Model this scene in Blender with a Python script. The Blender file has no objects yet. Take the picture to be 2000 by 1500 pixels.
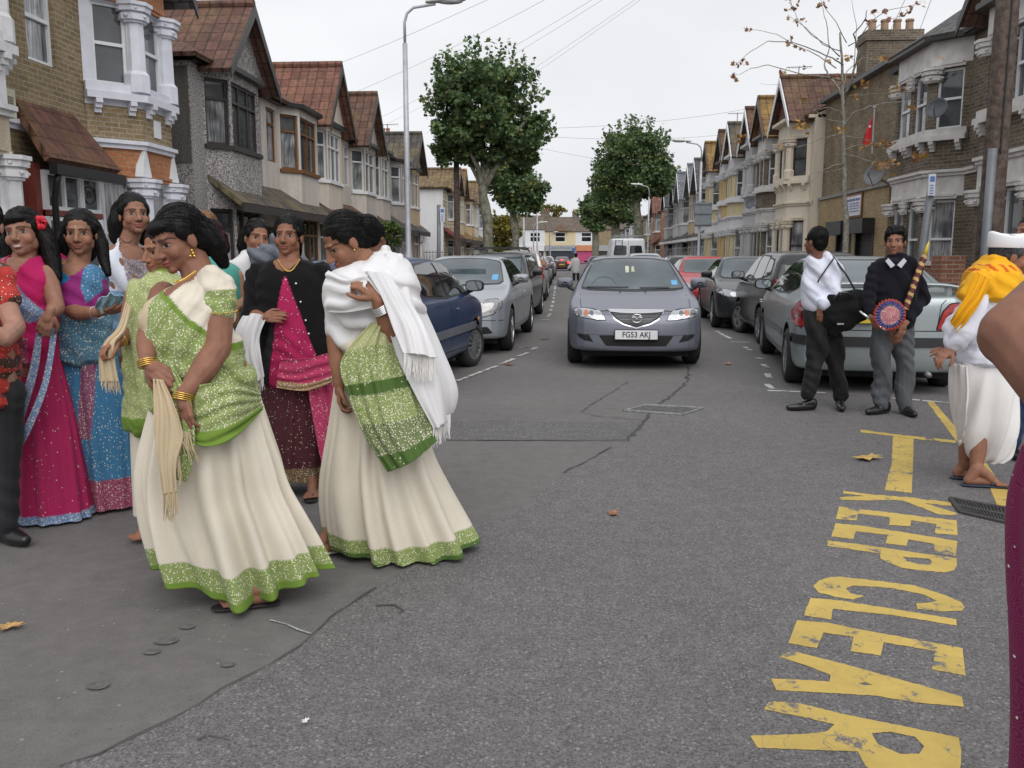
import bpy, bmesh, math, random
import numpy as np
from mathutils import Vector, Matrix, noise
from mathutils.bvhtree import BVHTree
random.seed(7)
SC = bpy.context.scene
PI = math.pi
R = math.radians
# ------------------------------------------------------------------ camera
CAMH = 1.42; FPX = 1700.0; PITCH = math.atan(250/FPX)
cd = bpy.data.cameras.new('camera'); cam = bpy.data.objects.new('camera', cd)
SC.collection.objects.link(cam); SC.camera = cam
cd.sensor_width = 36; cd.lens = 36*FPX/2000; cd.clip_end = 3000; cd.clip_start = 0.05
cam.location = (0, 0, CAMH); cam.rotation_euler = (PI/2-PITCH, 0, 0)
# ------------------------------------------------------------------ sky, sun, exposure
SC.view_settings.view_transform = 'Standard'; SC.view_settings.look = 'None'
SC.view_settings.exposure = 0.38; SC.view_settings.gamma = 1
SUN_EL = R(46); SUN_AZ = R(168)
w = bpy.data.worlds.new('World'); SC.world = w; w.use_nodes = True
nt = w.node_tree; nt.nodes.clear()
def N(nt, t, **k):
    n = nt.nodes.new(t)
    for a, b in k.items():
        if a == 'ins':
            for i, v in b.items(): n.inputs[i].default_value = v
        else: setattr(n, a, b)
    return n
sky = N(nt, 'ShaderNodeTexSky'); sky.sky_type = 'NISHITA'; sky.sun_disc = False
sky.sun_elevation = SUN_EL; sky.sun_rotation = SUN_AZ; sky.dust_density = 5
skb = N(nt, 'ShaderNodeMix', data_type='RGBA', blend_type='MULTIPLY'); skb.inputs[0].default_value = 1
skb.inputs[7].default_value = (.03, .03, .03, 1)
nt.links.new(sky.outputs[0], skb.inputs[6])
tc = N(nt, 'ShaderNodeTexCoord')
mp = N(nt, 'ShaderNodeMapping'); mp.inputs['Scale'].default_value = (1.2, 1.2, 3.2)
nt.links.new(tc.outputs['Generated'], mp.inputs[0])
nz = N(nt, 'ShaderNodeTexNoise'); nz.inputs['Scale'].default_value = 1.6; nz.inputs['Detail'].default_value = 5
nz.inputs['Roughness'].default_value = .45
nt.links.new(mp.outputs[0], nz.inputs['Vector'])
cr = N(nt, 'ShaderNodeValToRGB')
cr.color_ramp.elements[0].position = .33; cr.color_ramp.elements[0].color = (.63, .645, .675, 1)
cr.color_ramp.elements[1].position = .66; cr.color_ramp.elements[1].color = (.77, .78, .80, 1)
nt.links.new(nz.outputs[0], cr.inputs[0])
mx = N(nt, 'ShaderNodeMix', data_type='RGBA'); mx.inputs[0].default_value = .93   # thick cloud over a little sky
nt.links.new(skb.outputs[2], mx.inputs[6]); nt.links.new(cr.outputs[0], mx.inputs[7])
bg = N(nt, 'ShaderNodeBackground'); bg.inputs[1].default_value = 1.0
ou = N(nt, 'ShaderNodeOutputWorld')
nt.links.new(mx.outputs[2], bg.inputs[0]); nt.links.new(bg.outputs[0], ou.inputs[0])
sd = bpy.data.lights.new('sun', 'SUN'); sun = bpy.data.objects.new('sun', sd); SC.collection.objects.link(sun)
sd.energy = 1.45; sd.angle = R(60); sd.color = (1, .985, .96)
sun.rotation_euler = (PI/2-SUN_EL, 0, PI-SUN_AZ)
SC.cycles.max_bounces = 6; SC.cycles.transparent_max_bounces = 6
# ------------------------------------------------------------------ geometry helpers
CP, SP = math.cos(PITCH), math.sin(PITCH)
def ray(px, py):
    a = (px-1000)/FPX; b = (750-py)/FPX
    return Vector((a, CP+b*SP, -SP+b*CP))
def W(px, py, Y):
    d = ray(px, py); return Vector((0, 0, CAMH))+d*(Y/d.y)
def G(px, py, z=0.0):
    d = ray(px, py); return Vector((0, 0, CAMH))+d*((z-CAMH)/d.z)
STA = math.atan(116/1718.0); SS, CS = math.sin(STA), math.cos(STA)
def S(u, v, z=0.0): return Vector((u*SS+v*CS, u*CS-v*SS, z))
def U_of(px, v):           # street distance of the picture column px at lateral offset v
    r = (px-1000)/1718.0; Y = v/(CS*r-SS); return (Y+v*SS)/CS
def frameL(u, v=0, z=0):   # house on the left of the street: local x towards camera, y to the street
    return Matrix(((-SS, CS, 0, S(u, v).x), (-CS, -SS, 0, S(u, v).y), (0, 0, 1, z), (0, 0, 0, 1)))
def frameR(u, v=0, z=0):
    return Matrix(((SS, -CS, 0, S(u, v).x), (CS, SS, 0, S(u, v).y), (0, 0, 1, z), (0, 0, 0, 1)))
COL = SC.collection
def thing(name, label, cat, loc=(0, 0, 0), mat=None, group=None, kind=None):
    o = bpy.data.objects.new(name, None); COL.objects.link(o); o.empty_display_size = .2
    if mat is not None: o.matrix_world = mat
    else: o.location = loc
    o['label'] = label; o['category'] = cat
    if group: o['group'] = group
    if kind: o['kind'] = kind
    return o
def tag(o, label=None, cat=None, group=None, kind=None):
    if label: o['label'] = label
    if cat: o['category'] = cat
    if group: o['group'] = group
    if kind: o['kind'] = kind
    return o
def boxuv(me):
    uvl = me.uv_layers.new(name='UVMap').data
    for p in me.polygons:
        n = p.normal
        if abs(n.z) > .97: t = Vector((1, 0, 0)); b = Vector((0, 1, 0))
        else:
            t = Vector((-n.y, n.x, 0)).normalized(); b = n.cross(t)
            if b.z < 0: b = -b
        for li in p.loop_indices:
            co = me.vertices[me.loops[li].vertex_index].co
            uvl[li].uv = (co.dot(t), co.dot(b))
def mk(name, V, F, mats, parent=None, smooth=False, mi=None, col=None, spk=None, uv=None, base=None, autouv=False):
    me = bpy.data.meshes.new(name)
    if base is not None: V = [Vector(v)-base for v in V]
    me.from_pydata([tuple(v) for v in V], [], F)
    if not isinstance(mats, (list, tuple)): mats = [mats]
    for m in mats: me.materials.append(m)
    if mi is not None: me.polygons.foreach_set('material_index', mi)
    if smooth: me.polygons.foreach_set('use_smooth', [True]*len(me.polygons))
    if col is not None:
        a = me.color_attributes.new('col', 'FLOAT_COLOR', 'POINT')
        c = np.ones((len(V), 4), dtype=np.float32); c[:, :3] = np.asarray(col); a.data.foreach_set('color', c.ravel())
    if spk is not None:
        a = me.attributes.new('spk', 'FLOAT', 'POINT'); a.data.foreach_set('value', np.asarray(spk, dtype=np.float32))
    me.update()
    if autouv: boxuv(me)
    o = bpy.data.objects.new(name, me); COL.objects.link(o)
    if parent is not None: o.parent = parent
    return o
class MB:
    """collects simple solids; build() links them as ONE mesh object"""
    def __init__(s): s.V = []; s.F = []
    def add(s, V, F):
        n = len(s.V); s.V += [Vector(v) for v in V]; s.F += [tuple(i+n for i in f) for f in F]; return s
    def box(s, x0, x1, y0, y1, z0, z1, M=None, bev=0):
        V = [Vector((x, y, z)) for z in (z0, z1) for y in (y0, y1) for x in (x0, x1)]
        if M is not None: V = [M @ v for v in V]
        return s.add(V, [(0, 2, 3, 1), (4, 5, 7, 6), (0, 1, 5, 4), (2, 6, 7, 3), (0, 4, 6, 2), (1, 3, 7, 5)])
    def prism(s, pts, z0, z1):      # footprint polygon (counter-clockwise) between two heights
        n = len(pts); V = [(p[0], p[1], z0) for p in pts]+[(p[0], p[1], z1) for p in pts]
        F = [tuple(range(n-1, -1, -1)), tuple(range(n, 2*n))]+[(i, (i+1) % n, (i+1) % n+n, i+n) for i in range(n)]
        return s.add(V, F)
    def hull(s, V, F): return s.add(V, F)
    def tube(s, pts, rad, n=8, cap=True):
        pts = [Vector(p) for p in pts]
        if not isinstance(rad, (list, tuple)): rad = [rad]*len(pts)
        V = []; F = []; prev = None
        for i, p in enumerate(pts):
            t = (pts[min(i+1, len(pts)-1)]-pts[max(i-1, 0)]).normalized()
            a = prev if prev is not None else (Vector((0, 0, 1)) if abs(t.z) < .9 else Vector((1, 0, 0)))
            x = (a-t*a.dot(t)).normalized(); prev = x; y = t.cross(x)
            for k in range(n):
                an = 2*PI*k/n; V.append(p+(x*math.cos(an)+y*math.sin(an))*rad[i])
        for i in range(len(pts)-1):
            for k in range(n):
                k2 = (k+1) % n; F.append((i*n+k, i*n+k2, (i+1)*n+k2, (i+1)*n+k))
        if cap: F.append(tuple(range(n-1, -1, -1))); F.append(tuple(range((len(pts)-1)*n, len(pts)*n)))
        return s.add(V, F)
    def lathe(s, prof, c=(0, 0, 0), n=16, axis='z', M=None, cap=True):
        V = []; F = []; c = Vector(c)
        for r, h in prof:
            for k in range(n):
                a = 2*PI*k/n
                v = Vector((r*math.cos(a), r*math.sin(a), h))
                if axis == 'x': v = Vector((v.z, v.x, v.y))
                if axis == 'y': v = Vector((v.y, v.z, v.x))
                if M is not None: v = M @ v
                V.append(c+v)
        m = len(prof)
        for i in range(m-1):
            for k in range(n):
                k2 = (k+1) % n; F.append((i*n+k, i*n+k2, (i+1)*n+k2, (i+1)*n+k))
        if cap: F.append(tuple(range(n-1, -1, -1))); F.append(tuple(range((m-1)*n, m*n)))
        return s.add(V, F)
    def build(s, name, mat, parent=None, smooth=False, base=None, **k):
        return mk(name, s.V, s.F, mat, parent, smooth=smooth, base=base, autouv=True, **k)
def polyfill(pts, holes=()):
    """triangulated flat polygon with holes (2-D), returns verts, faces"""
    from mathutils.geometry import delaunay_2d_cdt
    vs = [Vector(p) for p in pts]; edges = [(i, (i+1) % len(pts)) for i in range(len(pts))]
    for h in holes:
        n = len(vs); vs += [Vector(p) for p in h]; edges += [(n+i, n+(i+1) % len(h)) for i in range(len(h))]
    r = delaunay_2d_cdt(vs, edges, [], 1, 1e-6)
    def inside(p, poly):
        c = False; j = len(poly)-1
        for i in range(len(poly)):
            if (poly[i][1] > p.y) != (poly[j][1] > p.y) and p.x < (poly[j][0]-poly[i][0])*(p.y-poly[i][1])/(poly[j][1]-poly[i][1])+poly[i][0]: c = not c
            j = i
        return c
    F = []
    for f in r[2]:
        c = sum((r[0][i] for i in f), Vector((0, 0)))/len(f)
        if inside(c, pts) and not any(inside(c, h) for h in holes): F.append(tuple(f))
    return r[0], F
# ------------------------------------------------------------------ materials
MC = {}
def newmat(name):
    m = bpy.data.materials.new(name); m.use_nodes = True; nt = m.node_tree
    b = nt.nodes['Principled BSDF']; return m, nt, b
def L(nt, a, b): nt.links.new(a, b)
def ramp(nt, src, p0, c0, p1, c1):
    r = N(nt, 'ShaderNodeValToRGB'); e = r.color_ramp.elements
    e[0].position = p0; e[0].color = (*c0, 1); e[1].position = p1; e[1].color = (*c1, 1); L(nt, src, r.inputs[0]); return r.outputs[0]
def nodenoise(nt, scale, detail=3, co=None, vec=None, rough=.5):
    n = N(nt, 'ShaderNodeTexNoise'); n.inputs['Scale'].default_value = scale; n.inputs['Detail'].default_value = detail
    n.inputs['Roughness'].default_value = rough
    if vec is None:
        t = N(nt, 'ShaderNodeTexCoord'); vec = t.outputs[co or 'Object']
    L(nt, vec, n.inputs['Vector']); return n.outputs[0]
def mixc(nt, fac, a, b, mode='MIX'):
    m = N(nt, 'ShaderNodeMix', data_type='RGBA', blend_type=mode)
    if isinstance(fac, (int, float)): m.inputs[0].default_value = fac
    else: L(nt, fac, m.inputs[0])
    for i, v in ((6, a), (7, b)):
        if isinstance(v, tuple): m.inputs[i].default_value = (*v, 1) if len(v) == 3 else v
        else: L(nt, v, m.inputs[i])
    return m.outputs[2]
def math_(nt, op, a, b=None):
    m = N(nt, 'ShaderNodeMath', operation=op)
    for i, v in enumerate((a, b)):
        if v is None: continue
        if isinstance(v, (int, float)): m.inputs[i].default_value = v
        else: L(nt, v, m.inputs[i])
    return m.outputs[0]
def bump(nt, b, h, strength=.3, dist=.01):
    n = N(nt, 'ShaderNodeBump'); n.inputs['Strength'].default_value = strength; n.inputs['Distance'].default_value = dist
    L(nt, h, n.inputs['Height']); L(nt, n.outputs[0], b.inputs['Normal'])
def plain(c, rough=.6, metal=0, var=.15, scale=6, bmp=0, coat=0, spec=.5, name=None):
    key = ('plain', c, rough, metal, var, scale, bmp, coat, spec)
    if key in MC: return MC[key]
    m, nt, b = newmat(name or 'surface'); b.inputs['Roughness'].default_value = rough; b.inputs['Metallic'].default_value = metal
    b.inputs['Specular IOR Level'].default_value = spec
    n = nodenoise(nt, scale, 5)
    L(nt, ramp(nt, n, .3, tuple(x*(1-var) for x in c), .7, tuple(min(1, x*(1+var)) for x in c)), b.inputs['Base Color'])
    if coat: b.inputs['Coat Weight'].default_value = coat; b.inputs['Coat Roughness'].default_value = .04
    if bmp: bump(nt, b, nodenoise(nt, scale*12, 4), bmp, .004)
    MC[key] = m; return m
def m_brick(c1, c2, mortar=(.42, .38, .32), sc=1, dirt=.5):
    key = ('brick', c1, c2, mortar, sc, dirt)
    if key in MC: return MC[key]
    m, nt, b = newmat('brick'); b.inputs['Roughness'].default_value = .9
    uv = N(nt, 'ShaderNodeTexCoord').outputs['UV']
    bt = N(nt, 'ShaderNodeTexBrick'); L(nt, uv, bt.inputs['Vector'])
    bt.inputs['Color1'].default_value = (*c1, 1); bt.inputs['Color2'].default_value = (*c2, 1); bt.inputs['Mortar'].default_value = (*mortar, 1)
    bt.inputs['Scale'].default_value = 1; bt.inputs['Brick Width'].default_value = .225*sc; bt.inputs['Row Height'].default_value = .075*sc
    bt.inputs['Mortar Size'].default_value = .008*sc; bt.inputs['Bias'].default_value = .1
    n = nodenoise(nt, 1.3, 6, 'Object'); n2 = nodenoise(nt, 18, 3, 'Object')
    c = mixc(nt, ramp(nt, n, .35, (0, 0, 0), .75, (dirt,)*3), bt.outputs[0], mixc(nt, 1, bt.outputs[0], (.45, .4, .36), 'MULTIPLY'))
    c = mixc(nt, .35, c, mixc(nt, 1, c, ramp(nt, n2, .3, (.4,)*3, .7, (1.5,)*3), 'MULTIPLY'))
    L(nt, c, b.inputs['Base Color']); bump(nt, b, math_(nt, 'SUBTRACT', 1, bt.outputs[1]), .5, .008)
    MC[key] = m; return m
def m_render(c, grain=60, amt=.35, dirt=.25):      # painted render / pebbledash with rain streaks
    key = ('render', c, grain, amt, dirt)
    if key in MC: return MC[key]
    m, nt, b = newmat('render'); b.inputs['Roughness'].default_value = .92
    t = N(nt, 'ShaderNodeTexCoord').outputs['Object']
    n = nodenoise(nt, grain, 3, vec=t)
    mp = N(nt, 'ShaderNodeMapping'); mp.inputs['Scale'].default_value = (2.2, 2.2, .35); L(nt, t, mp.inputs[0])
    n2 = nodenoise(nt, 1.6, 6, vec=mp.outputs[0], rough=.65)
    base = ramp(nt, n, .36, tuple(x*(1-amt) for x in c), .64, tuple(min(.95, x*(1+amt*.6)) for x in c))
    L(nt, mixc(nt, ramp(nt, n2, .42, (0, 0, 0), .8, (dirt*2,)*3), base, mixc(nt, 1, base, (.5, .47, .42), 'MULTIPLY')), b.inputs['Base Color'])
    bump(nt, b, n, .5, .01); MC[key] = m; return m
def m_tiles(c, row=.3, colw=.24, lichen=.3, wave=True, moss=(.33, .25, .07)):
    key = ('tiles', c, row, colw, lichen, wave, moss)
    if key in MC: return MC[key]
    m, nt, b = newmat('roof_tiles'); b.inputs['Roughness'].default_value = .85
    uv = N(nt, 'ShaderNodeTexCoord').outputs['UV']
    bt = N(nt, 'ShaderNodeTexBrick'); L(nt, uv, bt.inputs['Vector'])
    d = tuple(x*.72 for x in c); e = tuple(x*1.25 for x in c)
    bt.inputs['Color1'].default_value = (*d, 1); bt.inputs['Color2'].default_value = (*e, 1)
    bt.inputs['Mortar'].default_value = (*[x*.22 for x in c], 1); bt.inputs['Scale'].default_value = 1
    bt.inputs['Brick Width'].default_value = colw; bt.inputs['Row Height'].default_value = row; bt.inputs['Mortar Size'].default_value = .012
    bt.inputs['Mortar Smooth'].default_value = .3
    bt.offset = 0 if wave else .5
    n = nodenoise(nt, 1.1, 7, 'Object', rough=.65)
    n3 = nodenoise(nt, 9, 4, 'Object')
    cc = mixc(nt, ramp(nt, n, .45, (0, 0, 0), .75, (lichen,)*3), bt.outputs[0], moss)
    cc = mixc(nt, .5, cc, mixc(nt, 1, cc, ramp(nt, n3, .3, (.35,)*3, .75, (1.5,)*3), 'MULTIPLY'))
    L(nt, cc, b.inputs['Base Color'])
    sx = N(nt, 'ShaderNodeSeparateXYZ'); L(nt, uv, sx.inputs[0])
    fr = math_(nt, 'FRACT', math_(nt, 'DIVIDE', sx.outputs[1], row))      # each row steps down over the one below
    h = math_(nt, 'SUBTRACT', 1, fr)
    if wave: h = math_(nt, 'ADD', h, math_(nt, 'MULTIPLY', math_(nt, 'SINE', math_(nt, 'MULTIPLY', sx.outputs[0], 2*PI/colw)), .5))
    bump(nt, b, h, .8, .04); MC[key] = m; return m
def m_glass(c=(.1, .11, .12), curtain=.0, rough=.03):
    key = ('glass', c, curtain, rough)
    if key in MC: return MC[key]
    m, nt, b = newmat('window_glass'); b.inputs['Roughness'].default_value = rough; b.inputs['Specular IOR Level'].default_value = .7
    t = N(nt, 'ShaderNodeTexCoord').outputs['Object']
    if curtain:
        mp = N(nt, 'ShaderNodeMapping'); mp.inputs['Scale'].default_value = (14, 14, 1.2); L(nt, t, mp.inputs[0])
        n = nodenoise(nt, 2, 4, vec=mp.outputs[0]); n2 = nodenoise(nt, 1.3, 2, vec=t)
        cc = ramp(nt, n, .3, tuple(x*.5 for x in c), .7, tuple(x+curtain for x in c))
        L(nt, mixc(nt, ramp(nt, n2, .45, (0,)*3, .62, (.7,)*3), cc, (.03, .035, .04)), b.inputs['Base Color'])
    else:
        L(nt, ramp(nt, nodenoise(nt, 1.5, 3, vec=t), .35, tuple(x*.4 for x in c), .7, c), b.inputs['Base Color'])
    b.inputs['Coat Weight'].default_value = .2; b.inputs['Coat Roughness'].default_value = .02
    MC[key] = m; return m
WHITE = plain((.74, .75, .77), .5, var=.08, scale=3, name='white_paint')
TRIM = plain((.66, .66, .67), .6, var=.18, scale=4, bmp=.2, name='painted_stone')
DARKW = plain((.035, .028, .026), .45, name='dark_wood')
BROWNW = plain((.16, .07, .022), .45, name='brown_wood')
REDW = plain((.18, .035, .025), .5, name='red_paint')
BLACK = plain((.012, .012, .013), .4, name='black_plastic')
PANE = m_glass((.12, .13, .14)); NET = m_glass((.17, .18, .19), .38); DPANE = m_glass((.03, .035, .04))
# ------------------------------------------------------------------ road surface materials
def m_asphalt(base, agg, chips, sc=1.0, blot=.25, name='asphalt', chipc=(.42, .4, .38)):
    m, nt, b = newmat(name); b.inputs['Roughness'].default_value = .82; b.inputs['Specular IOR Level'].default_value = .35
    t = N(nt, 'ShaderNodeTexCoord').outputs['Object']
    n1 = nodenoise(nt, .55, 7, vec=t, rough=.6); n2 = nodenoise(nt, 95*sc, 3, vec=t, rough=.7); n5 = nodenoise(nt, 9, 5, vec=t, rough=.7)
    c = ramp(nt, n2, .36, tuple(x*(1-agg) for x in base), .64, tuple(x*(1+agg) for x in base))
    c = mixc(nt, 1, c, ramp(nt, n1, .3, (1-blot,)*3, .7, (1+blot*.6,)*3), 'MULTIPLY')
    c = mixc(nt, 1, c, ramp(nt, n5, .3, (.84,)*3, .7, (1.12,)*3), 'MULTIPLY')
    if chips:
        for s, th, cc in ((46*sc, .20, chipc), (95*sc, .15, (.38, .37, .36)), (60*sc, .18, (.045, .043, .043))):
            v = N(nt, 'ShaderNodeTexVoronoi'); v.inputs['Scale'].default_value = s; L(nt, t, v.inputs['Vector'])
            wn = N(nt, 'ShaderNodeSeparateColor'); L(nt, v.outputs['Color'], wn.inputs[0])
            sel = math_(nt, 'GREATER_THAN', wn.outputs[0], 1-chips)
            f = math_(nt, 'MULTIPLY', math_(nt, 'MULTIPLY', math_(nt, 'LESS_THAN', v.outputs['Distance'], th*1.6), sel), .75)
            c = mixc(nt, f, c, cc)
    L(nt, c, b.inputs['Base Color']); bump(nt, b, n2, .55, .006); return m
ASPH = m_asphalt((.150, .142, .138), .12, .012, 1.3, .16, 'smooth_asphalt', (.3, .29, .28))
ROUGH = m_asphalt((.138, .131, .132), .42, .22, 1.25, .1, 'coarse_asphalt', (.27, .255, .245))
PATCH = m_asphalt((.120, .115, .117), .3, .18, 1.3, .1, 'strip_asphalt')
PAVE = m_brick((.24, .23, .215), (.29, .28, .26), (.12, .11, .1), 4.5, .4)
KERB = plain((.27, .26, .25), .85, var=.25, scale=3, bmp=.4, name='kerb_stone')
def m_paint(c, wear, under=(.135, .129, .13)):
    m, nt, b = newmat('road_paint'); b.inputs['Roughness'].default_value = .7
    t = N(nt, 'ShaderNodeTexCoord').outputs['Object']
    n = nodenoise(nt, 5, 9, vec=t, rough=.78); n2 = nodenoise(nt, 1.7, 4, vec=t)
    v = N(nt, 'ShaderNodeTexVoronoi', feature='DISTANCE_TO_EDGE'); v.inputs['Scale'].default_value = 7; L(nt, mixc(nt, .12, t, N(nt, 'ShaderNodeTexNoise').outputs[1]), v.inputs['Vector'])
    crack = math_(nt, 'MULTIPLY', math_(nt, 'LESS_THAN', v.outputs['Distance'], .012), ramp(nt, n2, .45, (0,)*3, .6, (.7,)*3))
    f = math_(nt, 'MAXIMUM', ramp(nt, n, wear, (1,)*3, wear+.035, (0,)*3), crack)
    col = ramp(nt, nodenoise(nt, 2.3, 8, vec=t, rough=.7), .3, tuple(x*.72 for x in c), .7, tuple(x*1.1 for x in c))
    L(nt, mixc(nt, f, col, under), b.inputs['Base Color']); bump(nt, b, nodenoise(nt, 90, 3, vec=t), .4, .004); return m
YEL = m_paint((.56, .40, .10), .40); WHT = m_paint((.56, .55, .52), .45)
def sheet(name, pts, z, mat, kind='structure', parent=None, holes=(), world=True, h=0.0):
    P = [G(*p)[:2] for p in pts] if not world else pts
    H = [[G(*p)[:2] for p in hh] for hh in holes] if not world else holes
    V, F = polyfill(P, H)
    o = mk(name, [(v.x, v.y, z) for v in V], F, mat, parent, autouv=True)
    if o.data.polygons and o.data.polygons[0].normal.z < 0: o.data.flip_normals()
    if kind and parent is None: o['kind'] = kind
    return o
sheet('ground', [(-400, -60), (400, -60), (400, 1200), (-400, 1200)], -.03, plain((.13, .125, .12), .9, name='earth'))
sheet('road', [(-40, -12), (12, -12), S(-3, 12)[:2], S(3, 9.5)[:2], S(152, 4.9)[:2], S(152, 30)[:2], S(161, 30)[:2], S(161, -30)[:2], S(152, -30)[:2], S(152, -2.95)[:2], S(50.5, -2.95)[:2], S(50.5, -30)[:2], S(42.6, -30)[:2], S(42.6, -2.95)[:2], S(9, -2.95)[:2], (-40, 7.5)], 0, ASPH)
sheet('road', [(1345, 700), (1340, 745), (1330, 760), (1310, 775), (1275, 800), (1265, 820), (1225, 862), (1160, 895), (1100, 925), (1065, 955), (1035, 980), (985, 1010), (920, 1020), (860, 1065), (800, 1110), (735, 1150), (640, 1210), (610, 1245), (555, 1285), (490, 1320), (430, 1350), (340, 1405), (265, 1443), (190, 1475), (110, 1500), (20, 1545), (-100, 2100), (2300, 2100), (3000, 1300), (2100, 740), (1700, 640), (1420, 600)], .004, ROUGH, world=False)
sheet('road', [(600, 821), (1200, 826), (1258, 822), (1222, 860), (1000, 861), (600, 859)], .0045, PATCH, world=False)
# low dark seam where the two surfaces meet
def strip(name, pts, wpx, z, mat, parent=None, jag=.3, kind='structure'):
    P = [G(*p) for p in pts]; V = []; F = []; Q = [P[0]]
    for a, b in zip(P, P[1:]):
        n = max(1, int((b-a).length/.07))
        for k in range(1, n+1):
            Q.append(a.lerp(b, k/n)+Vector((random.uniform(-1, 1), random.uniform(-1, 1), 0))*jag*wpx)
    for i, p in enumerate(Q):
        t = (Q[min(i+1, len(Q)-1)]-Q[max(i-1, 0)]).normalized(); s = Vector((-t.y, t.x, 0))
        ww = wpx*random.uniform(.15, 1) if jag else wpx
        V += [p+s*ww/2+Vector((0, 0, z)), p-s*ww/2+Vector((0, 0, z))]
    for i in range(len(Q)-1): F.append((2*i+1, 2*i+3, 2*i+2, 2*i))
    o = mk(name, V, F, mat, parent)
    if kind and parent is None: o['kind'] = kind
    return o
CRK = plain((.062, .06, .059), .9, name='tar')
strip('road_crack', [(1348, 700), (1342, 745), (1330, 760), (1310, 775), (1275, 800), (1265, 820), (1225, 862)], .035, .009, CRK, jag=.6)
strip('road_crack', [(1195, 874), (1160, 895), (1100, 925)], .02, .009, CRK, jag=.6)
strip('road_crack', [(735, 1150), (640, 1210), (610, 1245), (555, 1285), (490, 1320), (430, 1350), (340, 1405), (265, 1443), (190, 1475), (110, 1500)], .014, .009, CRK, jag=.6)
strip('road_crack', [(860, 862), (1000, 861), (1222, 862)], .014, .009, CRK, jag=.4)
strip('road_crack', [(860, 821), (1050, 824)], .010, .009, CRK, jag=.4)
strip('road_crack', [(1230, 745), (1165, 785), (1135, 805), (1160, 812), (1230, 820), (1262, 820)], .014, .009, CRK, jag=.8)
for i, (x, y, r) in enumerate(((325, 1253, .036), (366, 1226, .024), (297, 1275, .024), (192, 1341, .03), (445, 1300, .02))):     # chewing-gum spots
    c = G(x, y); n = 14
    o = mk('gum_spot', [c+Vector((math.cos(a*2*PI/n)*r*1.25, math.sin(a*2*PI/n)*r, .0055)) for a in range(n)], [tuple(range(n))], plain((.108, .103, .101), .85, var=.3, scale=40, name='gum'))
    o['kind'] = 'structure'
strip('chalk_line', [(528, 1213), (560, 1222), (608, 1240)], .022, .006, plain((.33, .35, .37), .9, var=.5, scale=60, name='chalk'), jag=.15)
strip('skid_mark', [(733, 1186), (770, 1184), (788, 1196), (780, 1202)], .016, .009, CRK, jag=.1)
strip('stain', [(384, 1450), (405, 1443), (450, 1449)], .016, .009, CRK, jag=.4)
# ------------------------------------------------------------------ painted markings
def Z7(pts): return [(1450+x/2.0836, 780+y/2.0836) for x, y in pts]
kc = thing('road_marking', 'yellow KEEP CLEAR lettering with a bar and stem painted on the road', 'road marking', G(1780, 1200))
def yl(name, pts, holes=(), par=kc):
    def dens(q):
        out = []
        for a, b in zip(q, q[1:]+q[:1]):
            n = max(1, int(math.dist(a, b)/6))
            for k in range(n):
                j = .5
                out.append((a[0]+(b[0]-a[0])*k/n+random.uniform(-j, j), a[1]+(b[1]-a[1])*k/n+random.uniform(-j, j)))
        return out
    V, F = polyfill([G(*p)[:2] for p in dens(Z7(pts))], [[G(*p)[:2] for p in dens(Z7(h))] for h in holes])
    b = Vector(par.location) if par else Vector()
    o = mk(name, [Vector((v.x, v.y, .0058))-b for v in V], F, YEL, par)
    if F and o.data.polygons[0].normal.z < 0: o.data.flip_normals()
    return o
yl('bar', [(480, 125), (620, 145), (868, 170), (868, 181), (690, 163), (620, 153), (482, 137)])
yl('stem', [(612, 154), (696, 164), (694, 300), (688, 384), (578, 373), (590, 325), (607, 270)])
yl('letter', [(410, 376), (520, 390), (700, 404), (848, 423), (851, 438), (742, 426), (876, 468), (860, 477), (800, 472), (655, 416), (590, 412), (520, 416), (405, 413), (395, 403), (430, 400), (500, 397), (412, 387)])
yl('letter', [(392, 440), (872, 497), (876, 557), (783, 549), (789, 512), (688, 496), (683, 521), (597, 515), (600, 484), (470, 469), (463, 498), (380, 490)])
yl('letter', [(378, 508), (500, 520), (875, 581), (868, 642), (782, 633), (780, 592), (675, 574), (668, 601), (582, 591), (590, 556), (462, 541), (450, 573), (362, 562)])
yl('letter', [(345, 578), (480, 594), (600, 612), (872, 652), (873, 680), (860, 700), (820, 709), (740, 702), (650, 690), (590, 668), (562, 652), (560, 632), (470, 618), (343, 600)], [[(650, 645), (760, 653), (772, 665), (765, 678), (720, 675), (670, 663)]])
yl('letter', [(288, 765), (310, 742), (350, 730), (390, 726), (520, 740), (700, 762), (820, 800), (890, 830), (905, 852), (890, 866), (800, 868), (712, 858), (706, 835), (760, 832), (790, 825), (740, 800), (600, 772), (450, 762), (420, 775), (440, 795), (495, 805), (450, 820), (380, 810), (310, 790)])
yl('letter', [(278, 813), (400, 824), (870, 900), (873, 926), (600, 882), (368, 858), (360, 902), (250, 885), (262, 850)])
yl('letter', [(222, 905), (345, 914), (480, 942), (895, 1018), (908, 1130), (770, 1105), (785, 1030), (575, 995), (563, 1048), (440, 1030), (452, 973), (330, 955), (303, 1018), (186, 998)])
yl('letter', [(152, 1055), (180, 1036), (222, 1034), (420, 1085), (893, 1216), (902, 1258), (700, 1240), (540, 1212), (330, 1200), (137, 1190), (117, 1142), (280, 1150), (355, 1155), (358, 1128), (250, 1085)], [[(470, 1160), (500, 1158), (530, 1168), (500, 1171)]])
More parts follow.
